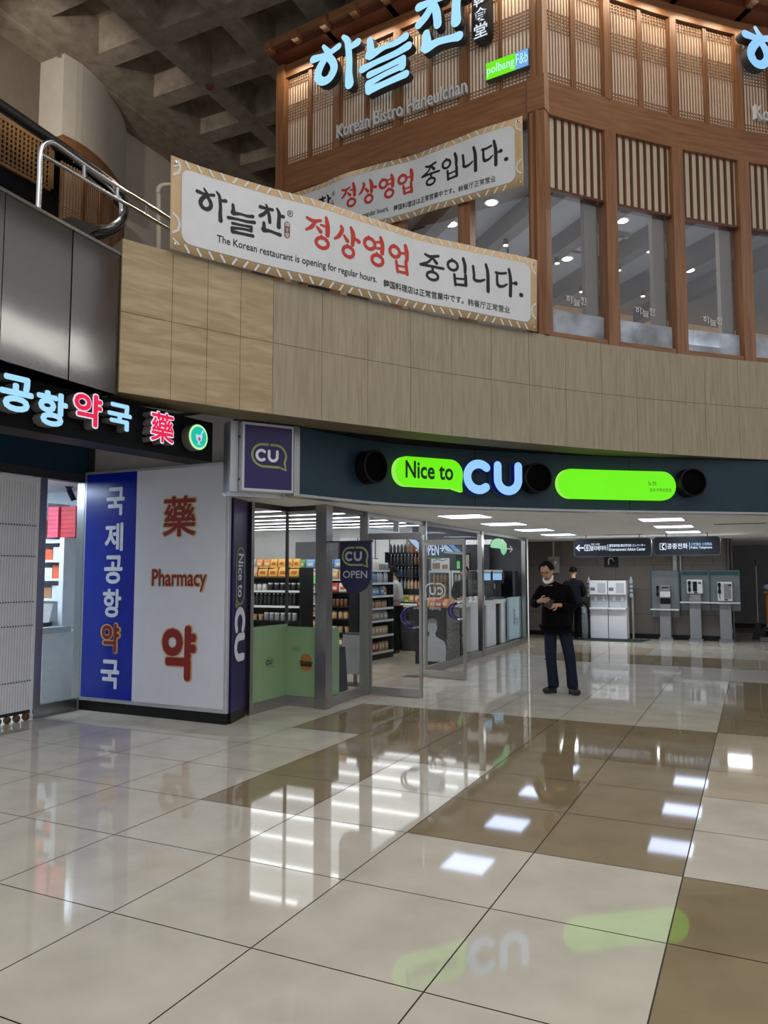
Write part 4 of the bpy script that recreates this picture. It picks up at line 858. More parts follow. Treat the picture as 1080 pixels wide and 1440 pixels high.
# purple upright panel on its side
PA, PBq = (-5.080, 6.79), (-5.20, 7.20); frU = frame2(PA, PBq); WU = (Vector(PBq)-Vector(PA)).length
t = thing('upright_sign', 'narrow purple upright sign panel with vertical white lettering', 'sign', (*PA, 0))
MB(frU).box(0.0, WU, 0.0, 0.10, 0.0, 0.115).build('plinth', black, t)
pur = M('purple_panel', (40, 22, 88), 0.3, amt=0.06); MB(frU).box(0.0, WU, 0.0, 0.10, 0.115, 2.44).build('board', pur, t)
xm = WU*0.52; pu_w = M('lavender_white_print', (228, 230, 240), 0.5); olive = M('olive_green_print', (142, 160, 92), 0.5)
b = MB(frU)
oo = rrect(-0.31, 0.31, -0.125, 0.125, 0.12, 6); path2 = [(xm+q_[1]*1.0, 1.57-q_[0], 0.026) for q_ in oo]
b.stroke(path2[::-1], True, y=-0.004, sub=1); b.stroke([(xm-0.115, 1.31, 0.026), (xm-0.14, 1.235, 0.026), (xm-0.04, 1.265, 0.026)], y=-0.004, sub=2); b.build('bubble_outline', olive, t)
b = MB(frU); MB(frU).text('Nice to', xm, 1.575, w=0.48, h=0.165, y=-0.005, off=0.025, rot=-math.pi/2).build('lettering', pu_w, t)
def rotcu(pts, cx, cz, s_): return [(cx+p[1]*s_, cz-p[0]*s_, p[2]*s_) for p in pts]
b.stroke(rotcu(cpts, xm, 0.90, 0.80), y=-0.005, sub=2); b.stroke(rotcu(upts, xm, 0.94, 0.80), y=-0.0055, sub=2); b.build('lettering', pu_w, t)
# purple box sign above
pa, pb = on_z(342, 690, 2.40), on_z(411, 694, 2.40); frB = frame2((pa.x, pa.y), (pb.x, pb.y)); WB = (Vector((pb.x, pb.y))-Vector((pa.x, pa.y))).length
ZBX0, ZBX1 = 2.40, 3.085
t = thing('box_sign', 'square purple box sign in a silver frame at the corner of the fascia', 'sign', (pa.x, pa.y, ZBX0))
MB(frB).box(-0.015, WB+0.015, 0.0, 0.16, ZBX0, ZBX1).build('frame', M('silver_frame', (190, 192, 196), 0.35, 0.6), t, bevel=0.006)
MB(frB).box(0.01, WB-0.01, -0.004, -0.0005, ZBX0+0.03, ZBX1-0.03).build('face', pur, t)
def cu_logo(fr, cx, cz, s_, t, y, m_out, m_let, mirror=False):
    mx = -1 if mirror else 1
    b = MB(fr); pts = []
    ring_ = rrect(-0.31, 0.31, -0.19, 0.19, 0.185, 6)
    i0 = min(range(len(ring_)), key=lambda i: abs(ring_[i][0]-0.02)+abs(ring_[i][1]-0.19)); 
    seq = [(0.02, 0.19)]+[p for p in rrect(-0.31, 0.31, -0.19, 0.19, 0.185, 6)[14-2:][:0]]
    L_ = [(-0.03, 0.19), (-0.125, 0.19)]+[(-0.125+0.185*math.cos(math.radians(a)), 0.005+0.185*math.sin(math.radians(a))) for a in range(100, 265, 15)]+[(-0.125, -0.19), (0.20, -0.19)]
    R_ = [(0.03, 0.19), (0.125, 0.19)]+[(0.125+0.185*math.cos(math.radians(a)), 0.005+0.185*math.sin(math.radians(a))) for a in range(80, -31, -15)]+[(0.285, -0.115), (0.31, -0.235), (0.20, -0.19)]
    for q_ in (L_, R_): b.stroke([(cx+mx*p[0]*s_, cz+p[1]*s_, 0.04*s_) for p in q_], y=y, sub=1)
    b.build('bubble_outline', m_out, t)
    b = MB(fr)
    for q_ in (cpts, upts): b.stroke([(cx+mx*(p[0]-0.06)*s_*0.54, cz+p[1]*s_*0.54, p[2]*s_*0.48) for p in q_], y=y-0.001, sub=2)
    b.build('lettering', m_let, t)
cu_logo(frB, WB*0.51, (ZBX0+ZBX1)/2+0.02, 0.58, t, -0.006, olive, pu_w)
b = MB(frB)
for z in (ZBX0+0.12, ZBX1-0.14): b.box(-0.019, -0.0155, 0.06, 0.09, z-0.012, z+0.012)
b.build('screw', black, t)
b = MB(frB); b.box(-0.10, -0.02, 0.10, 0.3, 2.4, 3.1); b.box(-0.10, WB-0.02, 0.165, 0.30, 2.36, 3.1); b.build('trim_fascia_end', M('silver_frame', (190, 192, 196), 0.35, 0.6), kind='structure')
# black pharmacy fascia sign
SA, SB = (-4.94, 3.4), (-4.70, 5.92); frF = frame2(SA, SB); WF = (Vector(SB)-Vector(SA)).length
t = thing('fascia_sign', 'long black pharmacy fascia box with glowing raised characters', 'sign', (*SB, 2.67))
MB(frF).box(-1.5, WF, 0.0, 0.30, 2.67, 3.055).build('box', M('black_fascia', (14, 16, 18), 0.5, amt=0.2, spec=0.1), t)
let_e = EM('ice_letter_light', (160, 216, 250), 1.05); let_r = EM('crimson_letter_light', (232, 14, 70), 1.0); let_k = EM('letter_rim_light', (236, 226, 250), 0.95); ret_g = M('letter_return_grey', (120, 116, 112), 0.5, 0.3)
def fp(px, py): return hit_frame(frF, px, py)
for ch, px_, py_, red in (('공', 12, 556, 0), ('항', 62, 577, 0), ('약', 112, 578, 1), ('국', 157, 588, 0), ('藥', 217, 603, 1)):
    x, z = fp(px_, py_); hh = 0.27 if ch != '국' else 0.225; ww = 0.27 if ch != '국' else 0.25
    if red:
        MB(frF).text(ch, x, z, w=ww*1.06, h=hh*1.06, y=-0.10, ext=0.10, off=0.07 if ch == '약' else 0.05, mi=0, mside=1).build('letter', [let_k, ret_g], t)
        MB(frF).text(ch, x, z, w=ww*0.97, h=hh*0.97, y=-0.105, off=0.035 if ch == '약' else 0.02).build('letter_face', let_r, t)
    else: MB(frF).text(ch, x, z, w=ww, h=hh, y=-0.10, ext=0.10, off=0.05, mi=0, mside=1).build('letter', [let_e, ret_g], t)
x, z = fp(269, 616)
MB(frF).lathe([(0.125, 0.0), (0.125, 0.085), (0.12, 0.09)], (x, 0, z), n=32, axis='y').build('emblem_body', ret_g, t, smooth=True)
MB(frF).prism(circle(x, z, 0.118, 32), -0.094, -0.0905).build('emblem_rim', EM('mint_rim_light', (190, 250, 170), 1.0), t)
MB(frF).prism(circle(x, z, 0.098, 32), -0.098, -0.0945).build('emblem_disc', EM('turquoise_light', (10, 190, 165), 1.0), t)
b = MB(frF); b.prism([(x-0.045, z+0.02), (x-0.03, z-0.03), (x-0.012, z-0.04), (x-0.008, z-0.06), (x-0.03, z-0.072), (x+0.03, z-0.072), (x+0.008, z-0.06), (x+0.012, z-0.04), (x+0.03, z-0.03), (x+0.045, z+0.02)], -0.102, -0.0985); b.stroke([(x+0.02, z+0.02, 0.014), (x+0.05, z+0.062, 0.02)], y=-0.102); b.build('mortar_mark', EM('pale_mark_light', (170, 215, 240), 1.0), t)
b = MB(frF); b.box(x-0.018, x+0.018, -0.106, -0.1025, z-0.024, z-0.012); b.box(x-0.006, x+0.006, -0.106, -0.1025, z-0.036, z); b.build('cross_mark', let_r, t)
# ------------------------------------------------------------------ store front
A0, A1, A2 = (-5.225, 7.29), (-5.215, 8.06), (-4.67, 8.03)
A3, A4, A5, A6 = (-4.70, 9.16), (-4.745, 11.28), (-4.79, 14.25), (-4.84, 17.65)
CZ = 2.42
def window(n, a, c, z0=0.12, z1=2.36, gz0=None, film=None):
    w = bpy.data.objects.new('window_%d' % n, None); COL.objects.link(w); w['kind'] = 'structure'; WM[w] = Matrix()
    fr = frame2(a, c); L = (Vector(c)-Vector(a)).length
    MB(fr).box(0, L, -0.035, 0.035, 0.0, 0.12).build('sill', steel, w); MB(fr).box(0, L, -0.03, 0.03, 2.36, CZ).build('head', steel_d, w)
    MB(fr).box(0.01, L-0.01, -0.005, 0.005, 0.12, 2.36).build('pane', glass, w)
    return w, fr, L
w1, f1, L1 = window(11, A0, A1); w2, f2, L2 = window(12, A1, A2); w3, f3, L3 = window(13, A2, A3); w4, f4, L4 = window(14, A4, A5); w5, f5, L5 = window(15, A5, A6)
film_m = M('sage_green_film', (138, 166, 128), 0.45, amt=0.03)
MB(f1).box(0.0, L1, -0.012, -0.007, 0.12, 0.98).build('green_film', film_m, w1); MB(f2).box(0.0, L2, -0.012, -0.007, 0.12, 0.95).build('green_film', film_m, w2); MB(f3).box(0.05, 0.42, 0.007, 0.012, 0.12, 0.93).build('green_film', film_m, w3)
for fr, L, xs_ in ((f1, L1, (0.0,)), (f2, L2, ()), (f3, L3, (L3-0.03,)), (f4, L4, (0.02, L4-0.02)), (f5, L5, (0.05, L5-0.03, L5-0.14))):
    for x in xs_: MB(fr).box(x-0.028, x+0.028, -0.045, 0.045, 0.0, CZ).build('trim_mullion', steel, kind='structure')
MB(frame2(A1, A2)).box(-0.012, 0.012, -0.02, 0.02, 0.12, 2.36).build('trim_mullion', steel_d, kind='structure')
MB().box(A2[0]-0.075, A2[0]+0.075, A2[1]-0.075, A2[1]+0.075, 0, CZ).build('trim_post', steel, kind='structure')
fD = frame2(A3, A4); LD = (Vector(A4)-Vector(A3)).length
MB(fD).box(-0.03, 0.03, -0.06, 0.06, 0, CZ).box(LD-0.03, LD+0.03, -0.06, 0.06, 0, CZ).box(0.03, LD-0.03, -0.05, 0.05, 2.12, 2.20).box(0.0, LD, -0.03, 0.03, 2.36, CZ).box(LD*0.5-0.025, LD*0.5+0.025, -0.04, 0.04, 2.2, 2.36).build('trim_door_frame', steel, kind='structure')
w = bpy.data.objects.new('window_16', None); COL.objects.link(w); w['kind'] = 'structure'; WM[w] = Matrix(); MB(fD).box(0.03, LD-0.03, -0.004, 0.004, 2.2, 2.36).build('pane', glass, w)
# print on the films
t = bpy.data.objects.new('printed_film', None)
bpy.data.objects.remove(t)
def film_obj(name, label, loc): return thing(name, label, 'sticker', loc)
x, z = hit_frame(f1, 378, 931); t = film_obj('window_sticker', 'green outlined logo sticker on the left green window film', tuple(f1 @ Vector((x, -0.012, z))))
cu_logo(f1, x, z, 0.27, t, -0.0145, M('leaf_green_print', (110, 150, 40), 0.5), M('navy_print', (28, 30, 84), 0.5))
x, z = hit_frame(f2, 431, 931); t = film_obj('window_sticker', 'hamburger picture sticker on the green film beside the steel post', tuple(f2 @ Vector((x, -0.012, z))))
bun, pat, let = M('bun_print', (176, 108, 58), 0.5, amt=0.15, scale=40), M('patty_print', (62, 38, 26), 0.5, amt=0.3, scale=60), M('lettuce_print', (70, 78, 40), 0.5, amt=0.4, scale=70)
MB(f2).prism([(x-0.075, z+0.015), (x+0.085, z+0.0), (x+0.08, z+0.05), (x+0.05, z+0.085), (x, z+0.10), (x-0.05, z+0.085), (x-0.075, z+0.05)], -0.0150, -0.0125).build('bun', bun, t)
MB(f2).prism([(x-0.08, z-0.05), (x+0.08, z-0.055), (x+0.09, z+0.0), (x-0.08, z+0.02)], -0.0152, -0.0125).build('patty', pat, t); MB(f2).stroke([(x-0.085, z+0.01, 0.022), (x-0.03, z-0.004, 0.03), (x+0.03, z+0.006, 0.02), (x+0.09, z-0.008, 0.024)], y=-0.0158).build('lettuce', let, t)
MB(f2).prism([(x-0.07, z-0.085), (x, z-0.10), (x+0.07, z-0.09), (x+0.08, z-0.055), (x-0.075, z-0.05)], -0.0150, -0.0125).build('bun', bun, t)
x, z = hit_frame(f2, 417, 912); t = film_obj('window_sticker', 'tiny green speech tag above the hamburger sticker', tuple(f2 @ Vector((x, -0.012, z))))
MB(f2).stroke([(p[0], p[1], 0.006) for p in rrect(x-0.06, x+0.06, z-0.025, z+0.025, 0.02)], True, y=-0.014, sub=1).build('outline', M('leaf_green_print', (110, 150, 40), 0.5), t); MB(f2).text('Hmm!', x, z, w=0.07, y=-0.014).build('lettering', dkgreen, t)
# door leaves stand open at right angles
handle_m = M('purple_handle', (48, 36, 104), 0.25, amt=0.08)
def leaf(n, hinge, end, zt):
    d = bpy.data.objects.new('door_%d' % n, None); COL.objects.link(d); d['kind'] = 'structure'; WM[d] = Matrix()
    fr = frame2(hinge, end); L = (Vector(end)-Vector(hinge)).length
    MB(fr).box(0.0, L, -0.022, 0.022, zt-0.085, zt).build('top_rail', steel, d); MB(fr).box(0.0, L, -0.022, 0.022, 0.01, 0.11).build('bottom_rail', steel, d)
    MB(fr).box(0.0, 0.035, -0.022, 0.022, 0.11, zt-0.085).box(L-0.035, L, -0.022, 0.022, 0.11, zt-0.085).build('stile', steel, d); MB(fr).box(0.03, L-0.03, -0.004, 0.004, 0.11, zt-0.085).build('pane', glass, d)
    for sy in (-1, 1):
        MB(fr).tube([(L-0.075-0.03-0.135*math.sin(math.radians(a))*1.25, sy*0.05, 1.03-0.125*math.cos(math.radians(a))) for a in range(0, 181, 15)], 0.017, 8).build('handle', handle_m, d, smooth=True)
    b = MB(fr)
    for zz in (0.905, 1.155): b.tube([(L-0.105, -0.05, zz), (L-0.06, -0.05, zz)], 0.015, 8).tube([(L-0.105, 0.05, zz), (L-0.06, 0.05, zz)], 0.015, 8).tube([(L-0.075, -0.05, zz), (L-0.075, 0.05, zz)], 0.008, 6)
    b.build('handle_post', chrome, d, smooth=True)
    return d, fr, L
d1_, fd1, Ld1 = leaf(1, (-4.66, 9.22), (-3.90, 9.235), 2.13); d2_, fd2, Ld2 = leaf(2, (-4.70, 11.19), (-3.95, 11.03), 2.12)
x, z = hit_frame(fd2, 612, 831); t = film_obj('door_sticker', 'mirrored white logo sticker on the far open glass door', tuple(fd2 @ Vector((x, 0, z))))
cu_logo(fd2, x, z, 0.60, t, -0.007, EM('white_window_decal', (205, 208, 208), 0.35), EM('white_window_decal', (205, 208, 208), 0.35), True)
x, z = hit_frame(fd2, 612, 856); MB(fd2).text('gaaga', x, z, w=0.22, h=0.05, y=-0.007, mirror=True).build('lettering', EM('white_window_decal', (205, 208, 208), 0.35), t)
t = thing('door_stop', 'small dark floor plate at the hinge of the far door leaf', 'door stop', (-4.86, 11.18, 0)); MB().box(-4.99, -4.75, 11.0, 11.22, 0.0, 0.006).build('plate', steel_d, t)
# blade flag sign
t = thing('flag_sign', 'navy pennant sign with rounded bottom hanging from a rod on the steel post', 'sign', (-4.27, 8.08, 1.97))
fB_ = frame((-4.47, 8.08, 0), (1, 0)); wB_ = 0.405
navy = M('navy_board', (16, 14, 62), 0.4, amt=0.1)
o = [(0, 1.97), (0, 1.55)]+[(wB_/2-wB_/2*math.cos(math.radians(a)), 1.56-0.195*math.sin(math.radians(a))) for a in range(12, 169, 12)]+[(wB_, 1.55), (wB_, 1.97)]
MB(fB_).prism(o, -0.012, 0.012).build('board', navy, t); MB(fB_).tube([(-0.16, 0, 1.975), (wB_+0.03, 0, 1.975)], 0.01, 8).build('rod', steel_d, t); MB(fB_).lathe([(0.03, 0), (0.03, 0.02)], (-0.14, 0, 1.975), n=12, axis='x').build('rod_mount', steel, t)
cu_logo(fB_, wB_/2, 1.80, 0.54, t, -0.014, olive, M('flag_grey_print', (168, 172, 186), 0.5)); MB(fB_).text('OPEN', wB_/2, 1.585, w=0.325, h=0.088, y=-0.015, off=0.012).build('open_lettering', M('flag_grey_print', (168, 172, 186), 0.5), t)

# ------------------------------------------------------------------ store room
sw = M('store_wall', (226, 228, 228), 0.7, amt=0.02); sg = M('store_grey_wall', (96, 98, 104), 0.6)
b = MB(); b.box(-13.6, -5.62, 7.61, 7.70, 0, 2.9, 0).box(-13.7, -13.6, 7.6, 18.3, 0, 2.9, 0).box(-13.6, -4.86, 17.75, 18.0, 0, 2.9, 0); b.build('wall_store', [sw, sg], kind='structure')
b = MB(); b.slab([(-13.6, 7.7), (-5.62, 7.62), (-5.26, 7.30), (-5.24, 8.08), (-4.72, 8.1), (-4.78, 11), (-4.88, 17.75), (-13.6, 17.75)], 2.78, 2.84); b.build('ceiling_store', M('store_ceiling', (120, 121, 122), 0.8), kind='structure')
MB(frame2(A2, A6)).box(0.05, 9.7, 0.05, 0.10, 2.425, 2.8).build('trim_store_header', sw, kind='structure')
led = EM('led_tube', (250, 252, 255), 7.0)
lam = thing('linear_light', 'long white linear lamp under the store ceiling', 'light', (-9.0, 9.0, 2.75), group='linear lamps in rows across the store ceiling')
MB(WM[lam]).box(-3.4, 3.4, -0.03, 0.03, 0.013, 0.03).build('housing', grey_p, lam); MB(WM[lam]).box(-3.38, 3.38, -0.026, 0.026, 0.0, 0.012).build('tube', led, lam)
for i in range(1, 9):
    c_ = copy_tree(lam); c_.location = (-9.0+(0.6 if i % 3 == 1 else (-0.8 if i % 3 == 2 else 0)), 9.0+1.02*i, 2.75)
area_light('store_fill_lamp', (-8.5, 12.5, 2.6), (0, 0, 0), 6.5, 8, 200, (0.97, 0.99, 1))
# rear wall fittings
t = thing('wall_cabinet', 'grey upper cabinet band on the far store wall behind the left shelves', 'cabinet', (-10.4, 17.55, 1.9)); MB().box(-11.0, -9.7, 17.4, 17.74, 1.75, 2.42).build('body', sg, t); MB().box(-13.5, -11.05, 17.45, 17.74, 1.72, 1.80).build('rail', M('rail_grey', (120, 124, 130), 0.5), t)
t = thing('wall_cabinet', 'white tall panelled cabinet on the far store wall above the wine rack', 'cabinet', (-8.8, 17.5, 0))
MB().box(-9.6, -7.75, 17.35, 17.74, 0.0, 2.5).build('body', sw, t); b = MB()
for x in (-9.1, -8.6, -8.2): b.box(x-0.015, x+0.015, 17.34, 17.349, 1.6, 2.5)
b.build('seam', sg, t)
MB().box(-7.7, -4.9, 17.62, 17.749, 0, 2.75).build('wall_store_grey', sg, kind='structure')
MB(frame((-6.95, 17.3, 0), (1, 0))).box(0.0, 1.35, 0, 0.1, 0, 2.3).build('wall_back_bar', M('charcoal_wall', (74, 76, 82), 0.6), kind='structure')

# ------------------------------------------------------------------ shelving and goods
metal_dk = M('gondola_black', (24, 25, 28), 0.5, amt=0.15, spec=0.2); rail_w = M('price_rail_white', (208, 210, 212), 0.5)
def C3(name, rgb, amt=0.18, sc=45): return M(name, rgb, 0.45, amt=amt, scale=sc)
GOODS = {}
def proto(kind, col):
    """one ware of each kind and colour, built at the origin with its parts"""
    k = (kind, col)
    if k in GOODS: return GOODS[k]
    rgb = COLS[col]; mt = C3(col.replace(' ', '_')+'_pack', rgb); cap = M('cap_'+('white' if sum(rgb) < 420 else 'dark'), (225, 225, 225) if sum(rgb) < 420 else (60, 60, 64), 0.4)
    nm = {'pouch': 'snack_pouch', 'box': 'snack_box', 'can': 'drink_can', 'bottle': 'bottle', 'cup': 'noodle_cup', 'jar': 'jar', 'bag': 'crisp_bag'}[kind]
    b = MB(); b2 = None
    if kind == 'box': b.box(-0.055, 0.055, -0.03, 0.03, 0, 0.16); lab = MB().box(-0.04, 0.04, -0.0325, -0.0305, 0.05, 0.13)
    elif kind in ('pouch', 'bag'):
        W_, H_, D_ = (0.07, 0.17, 0.035) if kind == 'pouch' else (0.10, 0.20, 0.05)
        for i, (h, w_, d) in enumerate(((0, 1, .55), (.12, .98, 1), (.5, .96, 1.0), (.82, .97, .55), (.93, 1, .12), (1, 1, .08))):
            for a, c in ((-1, -1), (1, -1), (1, 1), (-1, 1)): b.v.append((a*W_*w_, c*D_*d, h*H_))
        b.f = [(i*4+k_, i*4+(k_+1) % 4, i*4+4+(k_+1) % 4, i*4+4+k_) for i in range(5) for k_ in range(4)]+[(3, 2, 1, 0), (20, 21, 22, 23)]; b.m = [0]*len(b.f)
        lab = MB().box(-W_*0.6, W_*0.6, -D_-0.002, -D_*0.9, H_*0.3, H_*0.6)
    elif kind == 'can': b.lathe([(0.028, 0), (0.033, 0.008), (0.033, 0.105), (0.026, 0.118)], n=14); lab = MB().lathe([(0.027, 0.1185), (0.024, 0.121), (0.0, 0.121)], n=14)
    elif kind == 'bottle': b.lathe([(0.03, 0), (0.034, 0.01), (0.034, 0.13), (0.03, 0.16), (0.012, 0.19), (0.012, 0.205)], n=14); lab = MB().lathe([(0.014, 0.2055), (0.014, 0.225), (0, 0.226)], n=12)
    elif kind == 'jar': b.lathe([(0.045, 0), (0.05, 0.01), (0.05, 0.10), (0.043, 0.115)], n=16); lab = MB().lathe([(0.046, 0.1155), (0.046, 0.14), (0, 0.141)], n=16)
    else: b.lathe([(0.036, 0), (0.05, 0.10), (0.052, 0.105)], n=16); lab = MB().lathe([(0.05, 0.1055), (0.048, 0.108), (0, 0.108)], n=16)
    me = b.build(nm, mt, smooth=kind in ('can', 'bottle', 'jar', 'cup')); p2 = lab.build('lid' if kind in ('can', 'bottle', 'jar', 'cup') else 'front_print', cap if kind in ('can', 'bottle', 'jar', 'cup') else M('pack_print_red' if col in ('yellow', 'white', 'lime') else 'pack_print_cream', (196, 92, 52) if col in ('yellow', 'white', 'lime') else (226, 214, 190), 0.5, amt=0.3, scale=60), me, smooth=False)
    GOODS[k] = [me, p2, False, nm]; return GOODS[k]
COLS = {'orange': (214, 140, 70), 'yellow': (224, 176, 78), 'white': (214, 212, 206), 'blue': (110, 150, 196), 'navy': (44, 58, 96), 'red': (184, 54, 56), 'pink': (214, 96, 120), 'green': (86, 150, 84), 'brown': (122, 76, 44), 'tan': (196, 160, 116), 'grey': (130, 134, 138), 'black': (34, 34, 38), 'lime': (150, 206, 90), 'silver': (168, 172, 176)}
def put(kind, col, pos, rz, label, group, scale=1.0):
    g = proto(kind, col); me, p2, used, nm = g
    if not used: o = me; g[2] = True
    else:
        o = me.copy(); COL.objects.link(o); c = p2.copy(); COL.objects.link(c); c.parent = o
    o.location = pos; o.rotation_euler = (0, 0, rz); o.scale = (scale,)*3
    _props(o, label, KIND_WORD[kind], group); return o
KIND_WORD = {'pouch': 'snack', 'box': 'box', 'can': 'can', 'bottle': 'bottle', 'cup': 'cup', 'jar': 'jar', 'bag': 'snack bag'}
WORD = {'pouch': 'snack pouch', 'box': 'snack box', 'can': 'can', 'bottle': 'bottle', 'cup': 'noodle cup', 'jar': 'jar', 'bag': 'crisp bag'}
def gondola(name, label, fr, L, D, levels, Ht, rails=None):
    t = thing(name, label, 'shelf', tuple(fr @ Vector((L/2, D/2, 0))), 0)
    MB(fr).box(0, L, D-0.03, D, 0, Ht).build('back_panel', metal_dk, t); MB(fr).box(0, L, 0, D, 0, 0.12).build('base', metal_dk, t)
    MB(fr).box(-0.02, 0, 0.0, D, 0, Ht).box(L, L+0.02, 0.0, D, 0, Ht).build('end_panel', metal_dk, t)
    for i, z in enumerate(levels):
        MB(fr).box(0, L, 0.0 if z < Ht-0.06 else 0.08, D-0.03, z-0.02, z).build('shelf', metal_dk, t)
        if rails is None or i in rails: MB(fr).box(0, L, -0.015 if z < Ht-0.06 else 0.065, -0.001 if z < Ht-0.06 else 0.079, z-0.035, z+0.005).build('price_rail', rail_w, t)
    return t
def fill(fr, L, z, spec, shelf_words, y=0.10, x0=0.05, gap=None):
    """spec: list of (kind, colour, count); one row of wares side by side"""
    wid = {'pouch': 0.15, 'box': 0.12, 'can': 0.078, 'bottle': 0.082, 'cup': 0.12, 'jar': 0.115, 'bag': 0.215}
    x = x0; ang = math.atan2(fr[1][0], fr[0][0])
    for kind, col, n in spec:
        for i in range(n):
            if x+wid[kind] > L: return
            p = fr @ Vector((x+wid[kind]/2, y+random.uniform(-0.01, 0.02), z))
            put(kind, col, p, ang+random.uniform(-0.12, 0.12), '%s %s on %s' % (col, WORD[kind], shelf_words), '%s %ss on %s' % (col, WORD[kind], shelf_words)); x += wid[kind]+(gap or 0.006)
# front left gondola
G1 = frame((-9.35, 11.9, 0), (1, 0.06)); LG1 = 1.86
gondola('gondola_shelf', 'black goods shelf standing nearest behind the left window', G1, LG1, 0.5, [0.46, 0.73, 1.0, 1.28, 1.52, 1.70], 1.70, rails=(2, 3))
for z, w_, spec in ((1.70, 'the top of the nearest left shelf', [('pouch', 'orange', 3), ('pouch', 'silver', 2), ('pouch', 'orange', 2), ('pouch', 'yellow', 5)]), (1.52, 'the second shelf of the nearest left unit', [('bag', 'white', 2), ('bag', 'tan', 2), ('bag', 'yellow', 4)]),
    (1.28, 'the white edged third shelf of the nearest left unit', [('jar', 'white', 2), ('jar', 'grey', 2), ('jar', 'brown', 1), ('jar', 'white', 4), ('jar', 'black', 6)]), (1.0, 'the fourth shelf of the nearest left unit', [('jar', 'white', 2), ('pouch', 'green', 2), ('bottle', 'grey', 3), ('bottle', 'black', 10)]), (0.73, 'the low shelf of the nearest left unit', [('jar', 'white', 2), ('cup', 'brown', 3), ('cup', 'tan', 3), ('jar', 'grey', 6)])):
    fill(G1, LG1, z, spec, w_, y=0.10 if z < 1.6 else 0.20)
# second shelf with the green promotion strip
G2 = frame((-9.25, 14.1, 0), (1, 0.10)); LG2 = 1.75
t2 = gondola('gondola_shelf', 'goods shelf with a bright green promotion strip behind the nearest one', G2, LG2, 0.5, [0.45, 0.72, 0.96, 1.22, 1.50, 1.69], 1.72)
MB(G2).box(0.3, LG2, -0.03, -0.016, 1.38, 1.53).build('promotion_strip', M('promo_green', (110, 232, 130), 0.5), t2); 
for z, w_, spec in ((1.70, 'the top of the green strip shelf', [('bag', 'green', 2), ('bag', 'blue', 4), ('bag', 'white', 1), ('bag', 'tan', 3)]), (1.50, 'the shelf above the green strip', [('box', 'navy', 4), ('box', 'pink', 2), ('box', 'blue', 3), ('box', 'orange', 2), ('box', 'white', 7)]),
    (1.22, 'the shelf below the green strip', [('bag', 'white', 4), ('pouch', 'pink', 2), ('pouch', 'white', 2), ('jar', 'navy', 6)]), (0.96, 'the middle shelf of the green strip unit', [('jar', 'tan', 3), ('bottle', 'white', 5), ('pouch', 'silver', 4), ('box', 'orange', 4), ('box', 'green', 4)]), (0.72, 'the low shelf of the green strip unit', [('pouch', 'white', 5), ('box', 'lime', 4), ('jar', 'silver', 6)]), (0.45, 'the lowest shelf of the green strip unit', [('box', 'orange', 8), ('box', 'lime', 5), ('jar', 'white', 4)])):
    fill(G2, LG2, z, spec, w_, y=0.11 if z < 1.6 else 0.20)
# aisle gondola seen through the narrow pane and the door
G3 = frame((-6.40, 12.3, 0), (0.05, 1)); LG3 = 1.25
gondola('gondola_shelf', 'black aisle shelf of snacks seen through the open doorway', G3, LG3, 0.5, [0.14, 0.44, 0.72, 0.95, 1.18, 1.42, 1.66], 1.68)
for z, w_, spec in ((1.66, 'the top of the doorway aisle shelf', [('bottle', 'blue', 4), ('bottle', 'white', 5), ('jar', 'grey', 4)]), (1.42, 'the second shelf of the doorway aisle', [('bottle', 'blue', 8), ('bottle', 'silver', 6)]), (1.18, 'the third shelf of the doorway aisle', [('pouch', 'red', 3), ('pouch', 'blue', 3), ('pouch', 'white', 4)]), (0.95, 'the fourth shelf of the doorway aisle', [('jar', 'tan', 12)]), (0.72, 'the fifth shelf of the doorway aisle', [('pouch', 'tan', 4), ('pouch', 'silver', 4)]), (0.44, 'the sixth shelf of the doorway aisle', [('box', 'orange', 4), ('box', 'tan', 6)]), (0.14, 'the bottom shelf of the doorway aisle', [('box', 'red', 6), ('box', 'tan', 5)])):
    fill(G3, LG3, z, spec, w_, y=0.09)
G4 = frame((-6.86, 11.92, 0), (1, 0.0)); LG4 = 0.44
gondola('end_shelf', 'narrow black end shelf of cans behind the pennant sign', G4, LG4, 0.3, [0.3, 0.56, 0.80, 1.02, 1.26, 1.5], 1.52, rails=(5,))
for z, w_, spec in ((1.5, 'the top of the narrow end shelf', [('pouch', 'tan', 3)]), (1.26, 'the second shelf of the narrow end unit', [('pouch', 'red', 1), ('pouch', 'white', 2)]), (1.02, 'the third shelf of the narrow end unit', [('can', 'brown', 6)]), (0.80, 'the fourth shelf of the narrow end unit', [('jar', 'tan', 4)]), (0.56, 'the fifth shelf of the narrow end unit', [('cup', 'white', 1), ('cup', 'tan', 3)]), (0.3, 'the low shelf of the narrow end unit', [('box', 'brown', 4)])):
    fill(G4, LG4, z, spec, w_, y=0.08)
# tall wine rack
G5 = frame((-7.62, 15.9, 0), (1, 0.0)); LG5 = 0.88
gondola('wine_rack', 'tall black bottle rack beyond the counter in the doorway', G5, LG5, 0.4, [0.95, 1.25, 1.52, 1.80, 2.06], 2.08, rails=())
for z, w_, spec in ((2.06, 'the top of the black bottle rack', [('bottle', 'black', 5), ('bottle', 'brown', 3), ('bottle', 'tan', 3)]), (1.80, 'the second row of the black bottle rack', [('bottle', 'black', 7), ('bottle', 'brown', 4)]), (1.52, 'the third row of the black bottle rack', [('bottle', 'navy', 4), ('bottle', 'black', 5), ('bottle', 'brown', 2)]), (1.25, 'the fourth row of the black bottle rack', [('bottle', 'grey', 5), ('bottle', 'tan', 6)]), (0.95, 'the bottom row of the black bottle rack', [('box', 'lime', 4), ('box', 'orange', 3)])):
    fill(G5, LG5, z, spec, w_, y=0.10)
